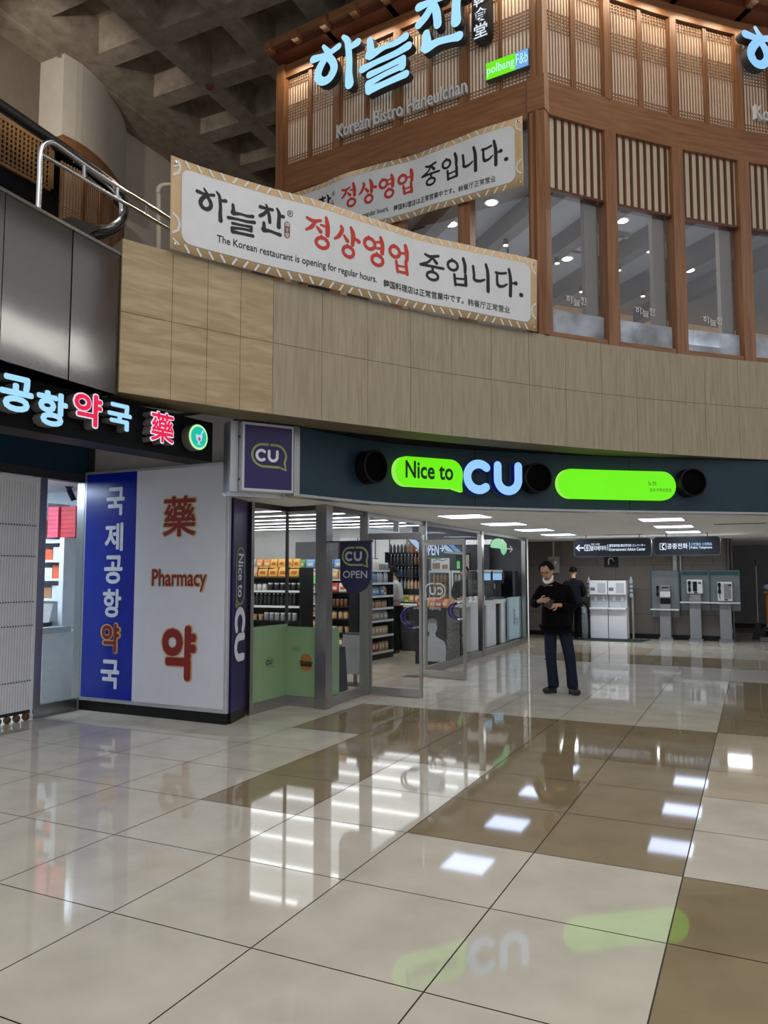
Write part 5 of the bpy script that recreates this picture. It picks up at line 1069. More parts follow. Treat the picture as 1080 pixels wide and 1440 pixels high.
# low black counter in the doorway
t = thing('counter', 'black counter with a pale top beyond the doorway', 'counter', (-6.9, 15.2, 0))
MB().box(-7.35, -6.2, 15.0, 15.6, 0.12, 0.88).build('front', M('counter_black', (16, 16, 18), 0.5, amt=0.25, spec=0.15), t); MB().box(-7.4, -6.15, 14.95, 15.65, 0.88, 0.93).build('top', M('counter_top_pale', (206, 206, 204), 0.35), t); MB().box(-7.3, -6.25, 15.05, 15.55, 0.0, 0.12).build('plinth', black, t)
for i, (x, lab, rgb) in enumerate(((-6.88, 'dark red crate standing before the black counter', (140, 52, 42)), (-6.50, 'black crate standing before the black counter', (30, 30, 34)))):
    t = thing('crate', lab, 'crate', (x, 14.8, 0)); MB(WM[t]).box(-0.17, 0.17, -0.15, 0.15, 0.02, 0.40).build('body', M('crate_blk', (26, 26, 30), 0.5, amt=0.2), t, bevel=0.01)
    MB(WM[t]).box(-0.13, 0.13, -0.156, -0.151, 0.42 if False else 0.16, 0.36).build('front_panel', M('crate_face%d' % i, rgb, 0.5, amt=0.2, scale=20), t); MB(WM[t]).box(-0.16, 0.16, -0.14, 0.14, 0.401, 0.60).build('top_box', M('crate_top%d' % i, (150, 58, 44) if i == 0 else (40, 38, 44), 0.5, amt=0.2, scale=20), t)
# poster column by the window
t = thing('display_counter', 'tall black counter block with a portrait poster beside the door', 'counter', (-5.2, 12.9, 0))
MB().box(-5.48, -4.89, 12.65, 13.3, 0.0, 0.98).build('body', M('block_black', (12, 12, 14), 0.5, amt=0.2, spec=0.12), t); MB().box(-4.889, -4.878, 12.66, 13.3, 0.05, 0.96).build('stone_side', layered('rough_stone', (110, 104, 98), (140, 132, 124), (64, 60, 58), (1, 1, 1), 26.0, 0.8, 0.4, bump=0.6), t)
fpz = frame((-5.50, 12.645, 0), (1, 0)); pm = M('portrait_print', (168, 172, 176), 0.5, amt=0.06, scale=14); pd = M('portrait_dark_print', (112, 116, 122), 0.5, amt=0.06)
MB(fpz).prism([(0.10, 0.06), (0.60, 0.06), (0.61, 0.30), (0.58, 0.41), (0.42, 0.49), (0.40, 0.56), (0.30, 0.56), (0.28, 0.49), (0.14, 0.42), (0.10, 0.30)], -0.004, 0.0).build('portrait_shoulders', pm, t)
MB(fpz).prism(circle(0.35, 0.655, 0.095, 20, 0.125), -0.006, -0.0041).build('portrait_face', pm, t)
MB(fpz).prism([(0.255, 0.68), (0.27, 0.66), (0.28, 0.72), (0.42, 0.72), (0.43, 0.66), (0.447, 0.69), (0.44, 0.77), (0.38, 0.81), (0.30, 0.80), (0.26, 0.76)], -0.008, -0.0061).build('portrait_hair', pd, t)
MB(fpz).box(0.305, 0.335, -0.0075, -0.0061, 0.655, 0.665).box(0.365, 0.395, -0.0075, -0.0061, 0.655, 0.665).box(0.32, 0.38, -0.0075, -0.0061, 0.595, 0.603).build('portrait_features', pd, t)
for i in range(5):
    for j in range(2):
        put('bag', 'orange' if (i+j) % 3 else 'red', (-5.42+0.115*i, 12.8+0.25*j, 0.98), random.uniform(-0.3, 0.3), 'bread bag on the black poster counter in %s wrap' % ('orange' if (i+j) % 3 else 'red'), 'bread bags on the poster counter', 0.8)
# white coffee counter along the glass
t = thing('coffee_counter', 'long white coffee counter running along the shop window', 'counter', (-5.25, 15.5, 0)); white_c = M('counter_white', (228, 228, 226), 0.3, amt=0.02)
MB().box(-5.55, -5.0, 13.45, 17.3, 0.95, 1.03).build('top', white_c, t)
for y0 in (14.3, 15.3, 16.3): MB().box(-5.5, -5.02, y0, y0+0.62, 0.08, 0.949).build('cabinet', white_c, t)
for y0 in (13.75, 15.1, 16.1, 17.05): MB().box(-5.10, -5.02, y0, y0+0.08, 0.0, 0.949).build('leg', steel_d, t)
t = thing('side_panel', 'pale blue panel with small vertical print at the far window corner', 'panel', (-4.93, 17.3, 0)); MB().box(-4.98, -4.93, 16.6, 17.6, 0.13, 1.06).build('board', M('pale_blue_panel', (178, 200, 204), 0.4), t)
MB(frame2((-4.925, 16.6), (-4.925, 17.6))).text('cafe', 0.42, 0.62, h=0.16, y=-0.003, rot=-math.pi/2).text('GET', 0.62, 0.5, h=0.08, y=-0.003, rot=-math.pi/2).build('lettering', M('panel_dark_print', (50, 56, 64), 0.5), t)
blk_g = M('machine_black', (20, 21, 25), 0.2, amt=0.2); scr = EM('machine_screen', (150, 196, 236), 0.9)
for i, (yy, lab) in enumerate(((15.75, 'black coffee machine with a blue screen nearer the door'), (16.55, 'black coffee machine with a blue screen farther along the counter'))):
    t = thing('coffee_machine', lab, 'coffee machine', (-5.3, yy, 1.03), math.radians(40))
    MB(WM[t]).box(-0.2, 0.2, -0.05, 0.25, 0, 0.62).build('body', blk_g, t, bevel=0.012); MB(WM[t]).box(-0.2, 0.2, -0.22, -0.05, 0.34, 0.62).build('head', blk_g, t, bevel=0.012); MB(WM[t]).box(-0.2, 0.2, -0.22, -0.05, 0, 0.05).build('drip_tray', steel_d, t)
    MB(WM[t]).box(-0.14, 0.14, -0.228, -0.221, 0.42, 0.57).build('screen', scr, t); MB(WM[t]).box(-0.16, 0.16, -0.226, -0.2, 0.585, 0.64).build('top_lip', white_c, t); MB(WM[t]).lathe([(0.018, 0.34), (0.022, 0.24), (0.012, 0.22)], (0, -0.14, 0), n=12).build('spout', steel, t)
for i in range(7):
    y_ = (14.2, 14.3, 14.9, 15.0, 15.1, 15.3, 14.6)[i]; put('cup', 'white', (-5.1, y_, 1.03), 0, 'white paper cup on the coffee counter', 'paper cups on the coffee counter')
t = thing('refrigerator', 'black glazed drinks cooler at the far end of the coffee counter', 'cooler', (-5.25, 17.12, 1.03)); MB(WM[t]).box(-0.3, 0.28, -0.12, 0.35, 0, 0.62).build('body', blk_g, t); MB(WM[t]).box(0.281, 0.29, -0.1, 0.3, 0.05, 0.57).build('door', M('cooler_glass', (24, 28, 38), 0.08), t)
# bottle showcase, board and signs behind the bar
t = thing('display_cabinet', 'white framed two door bottle cabinet behind the coffee bar', 'cabinet', (-6.2, 16.6, 0)); fC = frame((-6.92, 16.75, 0), (1, 0.03)); 
MB(fC).box(0, 1.15, 0.36, 0.40, 0.95, 1.66).box(0, 1.15, 0, 0.4, 0.0, 0.95).build('carcass', sg, t)
for x0 in (0.0, 0.585):
    d_ = MB(fC).box(x0, x0+0.04, -0.02, 0.02, 0.95, 1.66).box(x0+0.525, x0+0.565, -0.02, 0.02, 0.95, 1.66).box(x0+0.04, x0+0.525, -0.02, 0.02, 0.95, 0.99).box(x0+0.04, x0+0.525, -0.02, 0.02, 1.61, 1.66).build('door', white_p, t); MB(fC).box(x0+0.04, x0+0.525, -0.003, 0.003, 0.99, 1.61).build('pane', glass, d_)
for z in (1.17, 1.38): MB(fC).box(0, 1.15, 0.03, 0.36, z-0.015, z).build('shelf', glass, t)
for z, w_ in ((0.955, 'bottom'), (1.172, 'middle'), (1.382, 'top')):
    fill(fC, 1.1, z, [('bottle', 'tan', 4), ('bottle', 'brown', 2), ('bottle', 'white', 2), ('bottle', 'brown', 3), ('bottle', 'tan', 3)], 'the %s shelf of the white framed cabinet' % w_, y=0.16, x0=0.06)
t = thing('menu_poster', 'small white framed food poster standing on the bottle cabinet', 'poster', tuple(fC @ Vector((0.25, 0.1, 1.66)))); MB(fC).box(0.05, 0.5, 0.08, 0.10, 1.665, 1.95).build('board', white_p, t); MB(fC).box(0.08, 0.27, 0.076, 0.079, 1.70, 1.84).box(0.32, 0.46, 0.076, 0.079, 1.70, 1.80).build('picture', C3('poster_print', (150, 130, 110), 0.35, 24), t); MB(fC).stroke([(0.1, 1.88, 0.015), (0.2, 1.92, 0.015), (0.32, 1.89, 0.015), (0.44, 1.92, 0.015)], y=0.076).build('lettering', dkgreen, t)
t = thing('menu_poster', 'dark board with a green figure on the bottle cabinet', 'poster', tuple(fC @ Vector((0.85, 0.1, 1.66)))); MB(fC).box(0.66, 1.02, 0.08, 0.10, 1.665, 2.06).build('board', black, t); MB(fC).prism(circle(0.72, 1.84, 0.045, 12), 0.076, 0.079).box(0.68, 0.76, 0.076, 0.079, 1.70, 1.80).build('green_print', M('promo_green', (110, 232, 130), 0.5), t); MB(fC).box(0.85, 0.98, 0.076, 0.079, 1.70, 2.02).build('pale_print', C3('pale_print', (170, 168, 150), 0.5, 60), t)
p1, p2 = on_y(594, 775, 12.6), on_y(624, 775, 12.6)
t = thing('open_sign', 'blue hanging sign with white OPEN lettering above the far door', 'sign', ((p1.x+p2.x)/2, 12.6, 2.0)); fO = frame((p1.x, 12.6, 0), (1, 0)); WO = p2.x-p1.x
z0, z1 = on_y(600, 786, 12.6).z, on_y(600, 762, 12.6).z
MB(fO).prism(rrect(0, WO, z0, z1, 0.07, 4), -0.015, 0.015).build('board', M('open_blue', (52, 78, 116), 0.4), t); MB(fO).text('OPEN', WO*0.42, (z0+z1)/2+0.01, w=WO*0.74, h=(z1-z0)*0.66, y=-0.018, off=0.02).build('lettering', EM('open_letter_light', (206, 222, 246), 0.9), t); MB(fO).stroke([(WO*0.86, (z0+z1)/2+0.03, 0.02), (WO*1.0, (z0+z1)/2+0.03, 0.02)], y=-0.018).stroke([(WO*0.94, (z0+z1)/2+0.08, 0.02), (WO*1.0, (z0+z1)/2+0.03, 0.02), (WO*0.94, (z0+z1)/2-0.02, 0.02)], y=-0.018).build('arrow', EM('open_letter_light', (206, 222, 246), 0.9), t)
MB(fO).box(0.03, WO-0.03, -0.018, -0.0155, z0+0.002, z0+0.025).build('green_underline', M('leaf_green_print', (110, 150, 40), 0.5), t)
for x in (0.08, WO-0.08): MB(fO).tube([(x, 0, z1), (x, 0, 2.78)], 0.004, 6).build('cord', steel_d, t)
t = thing('bar_glow_band', 'pale blue slanted glowing band above the coffee bar', 'canopy', (-6.0, 14.6, 2.1)); b = MB(frame2((-5.75, 13.4), (-5.95, 16.6)))  # row of slanted blue and pale quads with a faint glow of their own
for i in range(5): b.add([(0.62*i, 0, 2.06), (0.62*i+0.5, 0, 2.06), (0.62*i+0.6, 0.25, 2.26), (0.62*i+0.15, 0.25, 2.26)], [(0, 1, 2, 3)], i % 2)
b.box(0, 3.1, 0.0, 0.03, 2.02, 2.055, 2); b.build('glow_quads', [EM('band_blue_glow', (116, 158, 214), 0.7), EM('band_pale_glow', (170, 200, 240), 0.7), rail_w], t)
fX = frame2(A5, A6); (xg_, zg) = hit_frame(fX, 701, 770)
t = thing('window_sticker', 'green quarter moon sticker with an arrow on the far shop window', 'sticker', tuple(fX @ Vector((xg_, 0, zg)))); b = MB(fX)
o = [(xg_+0.30*2.0*math.cos(math.radians(a)), zg+0.19*math.sin(math.radians(a))) for a in range(-55, 200, 15)]+[(xg_-0.2, zg-0.02), (xg_+0.10, zg-0.02), (xg_+0.16, zg-0.10)]
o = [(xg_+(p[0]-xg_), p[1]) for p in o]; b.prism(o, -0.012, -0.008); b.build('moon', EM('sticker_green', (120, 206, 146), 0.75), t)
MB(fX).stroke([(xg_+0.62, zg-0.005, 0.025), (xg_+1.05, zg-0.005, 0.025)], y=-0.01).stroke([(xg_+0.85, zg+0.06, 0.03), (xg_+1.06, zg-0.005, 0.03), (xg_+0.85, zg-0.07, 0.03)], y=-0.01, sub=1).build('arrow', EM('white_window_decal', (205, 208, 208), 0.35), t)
# inside the narrow pane: board and bagged umbrellas
t = thing('notice_board', 'narrow dark standing board just inside the narrow window', 'board', (-5.0, 8.95, 0)); MB(frame((-5.02, 9.0, 0), (1, 0.2))).add([(0, 0, 0), (0.14, 0, 0), (0.06, 0.12, 0.62), (-0.04, 0.12, 0.62), (0, 0.04, 0), (0.14, 0.04, 0), (0.06, 0.16, 0.62), (-0.04, 0.16, 0.62)], [(0, 1, 2, 3), (7, 6, 5, 4), (0, 4, 5, 1), (1, 5, 6, 2), (2, 6, 7, 3), (3, 7, 4, 0)]).build('board', M('slate_board', (44, 50, 58), 0.5), t)
t = thing('umbrella_stand', 'umbrella stand with grey plastic sleeves just inside the doorway', 'umbrella stand', (-5.2, 9.85, 0)); MB(WM[t]).box(-0.02, 0.02, -0.02, 0.02, 0, 0.75).box(-0.16, 0.16, -0.1, 0.1, 0.0, 0.03).box(-0.16, 0.16, -0.015, 0.015, 0.72, 0.75).build('stand', steel_d, t)
for i in range(4):
    x = -0.13+0.09*i; MB(WM[t]).add([(x-0.05, -0.05-0.02*i, 0.72), (x+0.05, -0.05-0.02*i, 0.72), (x+0.07, -0.07-0.02*i, 0.2), (x-0.05, -0.08-0.02*i, 0.16), (x-0.05, 0.03, 0.70), (x+0.05, 0.03, 0.70), (x+0.07, 0.05, 0.2), (x-0.05, 0.05, 0.16)], [(3, 2, 1, 0), (4, 5, 6, 7), (0, 1, 5, 4), (2, 3, 7, 6), (1, 2, 6, 5), (3, 0, 4, 7)]).build('sleeve', M('grey_plastic_sleeve', (150, 154, 158), 0.3, amt=0.1), t)
t = thing('stool', 'brown wooden stool under the coffee counter', 'stool', (-5.15, 13.9, 0)); MB(WM[t]).lathe([(0.13, 0.40), (0.14, 0.41), (0.14, 0.44), (0.13, 0.45)], n=18).build('seat', wood_h, t, smooth=True)
for a in range(4): c_, s_ = math.cos(a*math.pi/2+.78), math.sin(a*math.pi/2+.78); MB(WM[t]).tube([(c_*0.12, s_*0.12, 0), (c_*0.09, s_*0.09, 0.40)], 0.014, 8).build('leg', wood_d, t)
# ------------------------------------------------------------------ rear of the passage
YB = 19.9
m, nt, bs = new_mat('granite_wall'); MATS['granite_wall'] = m
rp, nz, mp = noise_color(nt, lin((112, 104, 97)), 0.25, 70); geo = N(nt, 'ShaderNodeNewGeometry'); sx = N(nt, 'ShaderNodeSeparateXYZ'); cb = N(nt, 'ShaderNodeCombineXYZ')
nt.links.new(geo.outputs['Position'], sx.inputs[0]); nt.links.new(sx.outputs['X'], cb.inputs['X']); nt.links.new(sx.outputs['Z'], cb.inputs['Y'])
br = N(nt, 'ShaderNodeTexBrick'); br.inputs['Scale'].default_value = 1.0; br.inputs['Brick Width'].default_value = 0.9; br.inputs['Row Height'].default_value = 0.6; br.inputs['Mortar Size'].default_value = 0.006; br.offset = 0.5
br.inputs['Color1'].default_value = (1, 1, 1, 1); br.inputs['Color2'].default_value = (0.86, 0.86, 0.86, 1); br.inputs['Mortar'].default_value = (0.35, 0.35, 0.35, 1); nt.links.new(cb.outputs[0], br.inputs['Vector'])
mx = N(nt, 'ShaderNodeMix', data_type='RGBA', blend_type='MULTIPLY'); mx.inputs[0].default_value = 1; nt.links.new(rp.outputs[0], mx.inputs[6]); nt.links.new(br.outputs['Color'], mx.inputs[7]); nt.links.new(mx.outputs[2], bs.inputs['Base Color']); bs.inputs['Roughness'].default_value = 0.35
b = MB(); b.box(-8.5, -0.60, YB, YB+0.2, 0.12, 2.6, 0).box(-0.8, -0.60, YB+0.2, 25, 0.12, 2.6, 0); b.build('wall_rear', MATS['granite_wall'], kind='structure')
b = MB(); b.box(-8.5, -0.60, YB+0.03, YB+0.2, 0, 0.12); b.build('baseboard_rear', black, kind='structure')
b = MB(); b.box(-0.6, 9.5, 25.0, 25.2, 0.14, 2.6, 0).box(-0.6, 9.5, 25.03, 25.2, 0, 0.14, 1); b.build('wall_corridor', [M('corridor_grey', (122, 122, 126), 0.6), black], kind='structure')
b = MB(); b.box(-8.6, -8.5, 18, 20.1, 0, 2.6); b.build('wall_side', grey_wall, kind='structure')
b = MB(); b.tube([(-0.57, YB-0.06, 0), (-0.57, YB-0.06, 2.42)], 0.03, 12); b.tube([(-0.50, YB+0.1, 0), (-0.50, YB+0.1, 2.42)], 0.025, 12); b.build('trim_corner_pole', steel_d, kind='structure', smooth=True)
t = thing('warning_strip', 'black and yellow striped guard at the foot of the granite wall corner', 'guard', (-0.63, YB-0.02, 0)); yel = M('warning_yellow', (206, 186, 110), 0.5)
for i in range(4): MB().add([(-0.70, YB-0.01, 0.10+0.05*i), (-0.605, YB-0.01, 0.13+0.05*i), (-0.605, YB-0.01, 0.18+0.05*i), (-0.70, YB-0.01, 0.15+0.05*i), (-0.70, YB-0.002, 0.10+0.05*i), (-0.605, YB-0.002, 0.13+0.05*i), (-0.605, YB-0.002, 0.18+0.05*i), (-0.70, YB-0.002, 0.15+0.05*i)], [(0, 1, 2, 3), (7, 6, 5, 4), (0, 4, 5, 1), (1, 5, 6, 2), (2, 6, 7, 3), (3, 7, 4, 0)]).build('stripe', yel if i % 2 == 0 else black, t)
# ceiling panel lamps
panel_e = EM('panel_lamp_glow', (205, 220, 255), 5.5)
i = 0
for x, col in ((-3.72, 'left'), (-1.25, 'right')):
    for y, row in ((10.4, 'nearest'), (12.3, 'second'), (14.25, 'third'), (16.2, 'farthest')):
        if col == 'right' and row == 'nearest': continue
        t = thing('ceiling_light', 'square ceiling panel lamp, %s of the %s row in the low passage ceiling' % (row, col), 'light', (x, y, 2.42), group='panel lamps in the passage ceiling')
        MB(WM[t]).box(-0.33, 0.33, -0.33, 0.33, -0.012, 0.0).build('frame', white_p, t); MB(WM[t]).box(-0.30, 0.30, -0.30, 0.30, -0.016, -0.0125).build('diffuser', panel_e, t)
for (x, y) in ((-0.2, 14.0), (-2.5, 16.9)):
    t = thing('ceiling_vent', 'thin grey air slot in the passage ceiling near the right side' if x > -1 else 'thin grey air slot in the passage ceiling before the granite wall', 'vent', (x, y, 2.42)); MB(WM[t]).box(-0.4, 0.4, -0.06, 0.06, -0.008, 0).build('frame', grey_p, t); MB(WM[t]).box(-0.38, 0.38, -0.04, 0.04, -0.011, -0.0085).build('slot', black, t)
# hanging signs
hs = M('hanging_sign_grey', (44, 54, 60), 0.35, amt=0.12); hs_rim = M('hanging_sign_rim', (108, 116, 122), 0.4); hl = EM('hanging_letter_light', (226, 238, 255), 1.15); hb = EM('hanging_sub_light', (150, 186, 232), 1.1)
def hang(label, x0, x1, z0, z1, y):
    t = thing('hanging_sign', label, 'sign', ((x0+x1)/2, y, z0)); fr = frame((x0, y, 0), (1, 0)); Wd = x1-x0
    MB(fr).prism(rrect(0, Wd, z0, z1, 0.07, 5), -0.06, 0.06).build('board', hs_rim, t); MB(fr).prism(rrect(0.015, Wd-0.015, z0+0.015, z1-0.015, 0.06, 5), -0.064, -0.0605).build('face', hs, t)
    for x in (0.25, Wd-0.25): MB(fr).tube([(x, 0, z1), (x, 0, 2.42)], 0.012, 8).build('rod', steel_d, t)
    return t, fr, Wd, (z0+z1)/2
t, fr, Wd, zc = hang('left hanging sign with an arrow pointing to the lift', -3.55, -1.94, 1.95, 2.345, 17.0)
MB(fr).stroke([(0.05, zc, 0.03), (0.20, zc, 0.03)], y=-0.068).stroke([(0.115, zc+0.055, 0.03), (0.05, zc, 0.03), (0.115, zc-0.055, 0.03)], y=-0.069, sub=1).build('arrow', hl, t)
MB(fr).text('엘리베이터', 0.52, zc-0.01, w=0.33, h=0.105, y=-0.068, off=0.012).build('lettering', hl, t)
MB(fr).text('대형 수하물', 0.46, zc+0.075, w=0.18, h=0.04, y=-0.068, off=0.004).build('lettering', hl, t)
MB(fr).box(0.715, 0.725, -0.068, -0.0645, zc-0.06, zc+0.07).build('divider', hl, t)
MB(fr).stroke([(p[0], p[1], 0.012) for p in rrect(0.23, 0.345, zc-0.06, zc+0.06, 0.012)], True, y=-0.068, sub=1).box(0.262, 0.268, -0.068, -0.0645, zc-0.035, zc+0.035).box(0.305, 0.311, -0.068, -0.0645, zc-0.035, zc+0.035).stroke([(0.287, zc-0.05, 0.012), (0.287, zc+0.05, 0.012)], y=-0.069).build('lift_symbol', hl, t)
MB(fr).text('国際線到着 観光案内所 エレベーター', 1.12, zc+0.04, w=0.74, h=0.062, y=-0.068, off=0.012).build('sub_lettering', EM('hanging_sub_white', (206, 222, 246), 1.3), t); MB(fr).text('Entertainment Advice Center', 1.12, zc-0.04, w=0.74, h=0.065, y=-0.068, off=0.010).build('sub_lettering', EM('hanging_sub_white', (206, 222, 246), 1.3), t)
t, fr, Wd, zc = hang('right hanging sign with a telephone handset symbol', -1.90, -0.61, 1.965, 2.35, 17.0)
MB(fr).text('공중전화', 0.47, zc, w=0.40, h=0.115, y=-0.068, off=0.012).build('lettering', hl, t); MB(fr).box(0.70, 0.708, -0.068, -0.0645, zc-0.07, zc+0.07).build('divider', hl, t)
MB(fr).stroke([(p[0], p[1], 0.010) for p in rrect(0.13, 0.25, zc-0.07, zc+0.06, 0.012)], True, y=-0.068, sub=1).stroke([(0.205, zc+0.035, 0.03), (0.178, zc+0.02, 0.018), (0.178, zc-0.03, 0.018), (0.205, zc-0.048, 0.03)], y=-0.069).build('telephone_symbol', hl, t)
MB(fr).text('公衆電話 公用電話', 0.93, zc+0.035, w=0.40, h=0.062, y=-0.068, off=0.012).build('sub_lettering', hb, t); MB(fr).text('Public Telephone', 0.93, zc-0.04, w=0.40, h=0.062, y=-0.068, off=0.012).build('sub_lettering', hl, t)
# black sign with a drinking tap
fb2 = frame((-3.42, YB, 0), (1, 0))
t = thing('drinking_sign', 'small black sign with a white tap symbol on the granite wall', 'sign', (-3.25, YB, 1.76)); MB(fb2).box(0, 0.34, -0.02, -0.001, 1.75, 2.02).build('board', black, t)
MB(fb2).stroke([(0.11, 1.83, 0.035), (0.11, 1.93, 0.035), (0.15, 1.97, 0.03), (0.21, 1.955, 0.03)], y=-0.023).stroke([(0.22, 1.93, 0.02), (0.24, 1.89, 0.01)], y=-0.023).build('tap_symbol', M('sign_grey_print', (196, 200, 204), 0.5), t); MB(fb2).text('음수대 Drinking Water', 0.17, 1.785, w=0.28, h=0.03, y=-0.023, off=0.004).build('lettering', M('sign_dim_print', (110, 112, 116), 0.5), t)
# fire alarm box with conduit
t = thing('alarm_box', 'pale fire alarm box with a round bell and conduit on the granite wall', 'alarm', (-4.68, YB, 1.66)); fa = frame((-4.83, YB, 0), (1, 0))
MB(fa).box(0, 0.29, -0.10, -0.001, 1.6, 2.03).build('box', M('alarm_beige', (164, 160, 152), 0.5), t, bevel=0.01); MB(fa).lathe([(0.085, 0), (0.085, 0.02), (0.05, 0.03), (0.0, 0.03)], (0.14, -0.101, 1.87), n=18, axis='y').build('bell', steel, t, smooth=True); MB(fa).tube([(0.14, -0.05, 2.03), (0.14, -0.05, 2.42)], 0.03, 10).build('conduit', M('alarm_beige', (164, 160, 152), 0.5), t, smooth=True)
# conduit pair above the telephones
t = thing('conduit_pipe', 'pair of steel conduits dropping from the ceiling to the telephone booths', 'pipe', (-1.7, YB, 1.65)); MB().box(-1.79, -1.70, YB-0.07, YB-0.001, 1.62, 2.42).build('duct', steel, t); MB().tube([(-1.62, YB-0.04, 1.62), (-1.62, YB-0.04, 2.42)], 0.025, 10).build('pipe', steel, t)
# water dispensers on a mat
t = thing('floor_mat', 'dark green floor mat under the water dispensers', 'mat', (-3.1, 19.2, 0)); MB().slab([(-4.0, 18.75), (-2.45, 18.75), (-2.3, 19.5), (-3.95, 19.5)], 0.0, 0.012).build('mat', M('mat_green', (26, 44, 42), 0.9, amt=0.2, scale=60), t)
dw = M('dispenser_white', (224, 227, 232), 0.35, amt=0.02); dd = M('dispenser_grey', (182, 186, 192), 0.4)  # greyer tone for the recess and the door panel
for i, (x, lab) in enumerate(((-3.47, 'left white water dispenser cabinet on the dark mat'), (-3.03, 'right white water dispenser cabinet on the dark mat'))):
    t = thing('water_dispenser', lab, 'water dispenser', (x, 19.4, 0)); w_ = WM[t]
    MB(w_).box(-0.212, 0.212, -0.13, 0.3, 0.02, 0.72).build('cabinet', dw, t, bevel=0.008); MB(w_).box(-0.214, 0.214, -0.22, 0.3, 0.72, 0.765).build('drip_tray', dw, t, bevel=0.008); MB(w_).box(-0.212, 0.212, 0.0, 0.3, 0.765, 1.08).build('recess', dd, t)
    MB(w_).box(-0.212, 0.212, -0.13, 0.3, 1.08, 1.42).build('hood', dw, t, bevel=0.01); MB(w_).box(-0.02, 0.17, -0.136, -0.131, 1.12, 1.36).build('door_panel', dd, t); MB(w_).box(-0.19, -0.08, -0.134, -0.131, 1.17, 1.25).build('sticker', M('sign_dim_print', (110, 112, 116), 0.5), t); MB(w_).box(-0.20, 0.20, -0.11, 0.28, 0.0, 0.02).build('foot', black, t)
    for sx in (-0.09, 0.10): MB(w_).box(sx-0.025, sx+0.025, -0.03, 0.0, 0.93, 1.03).build('tap', white_p, t)
for i, (x, lab) in enumerate(((-3.73, 'paper cup dispenser tube with a pointed cap left of the water dispensers'), (-2.72, 'paper cup dispenser tube with a pointed cap right of the water dispensers'))):
    t = thing('cup_dispenser', lab, 'cup dispenser', (x, 19.45, 0)); MB(WM[t]).lathe([(0.045, 1.02), (0.045, 1.42), (0.0, 1.53)], n=14).build('tube', M('clear_grey_plastic', (160, 168, 176), 0.2), t, smooth=True)
    b = MB(WM[t]); 
    for z in (1.12, 1.22, 1.32): b.lathe([(0.047, z), (0.047, z+0.03)], n=14)
    b.build('ring', steel_d, t); MB(WM[t]).tube([(0.02, 0.03, 0), (0.02, 0.03, 1.04)], 0.022, 8).build('pole', M('pole_tan', (150, 146, 138), 0.5), t)
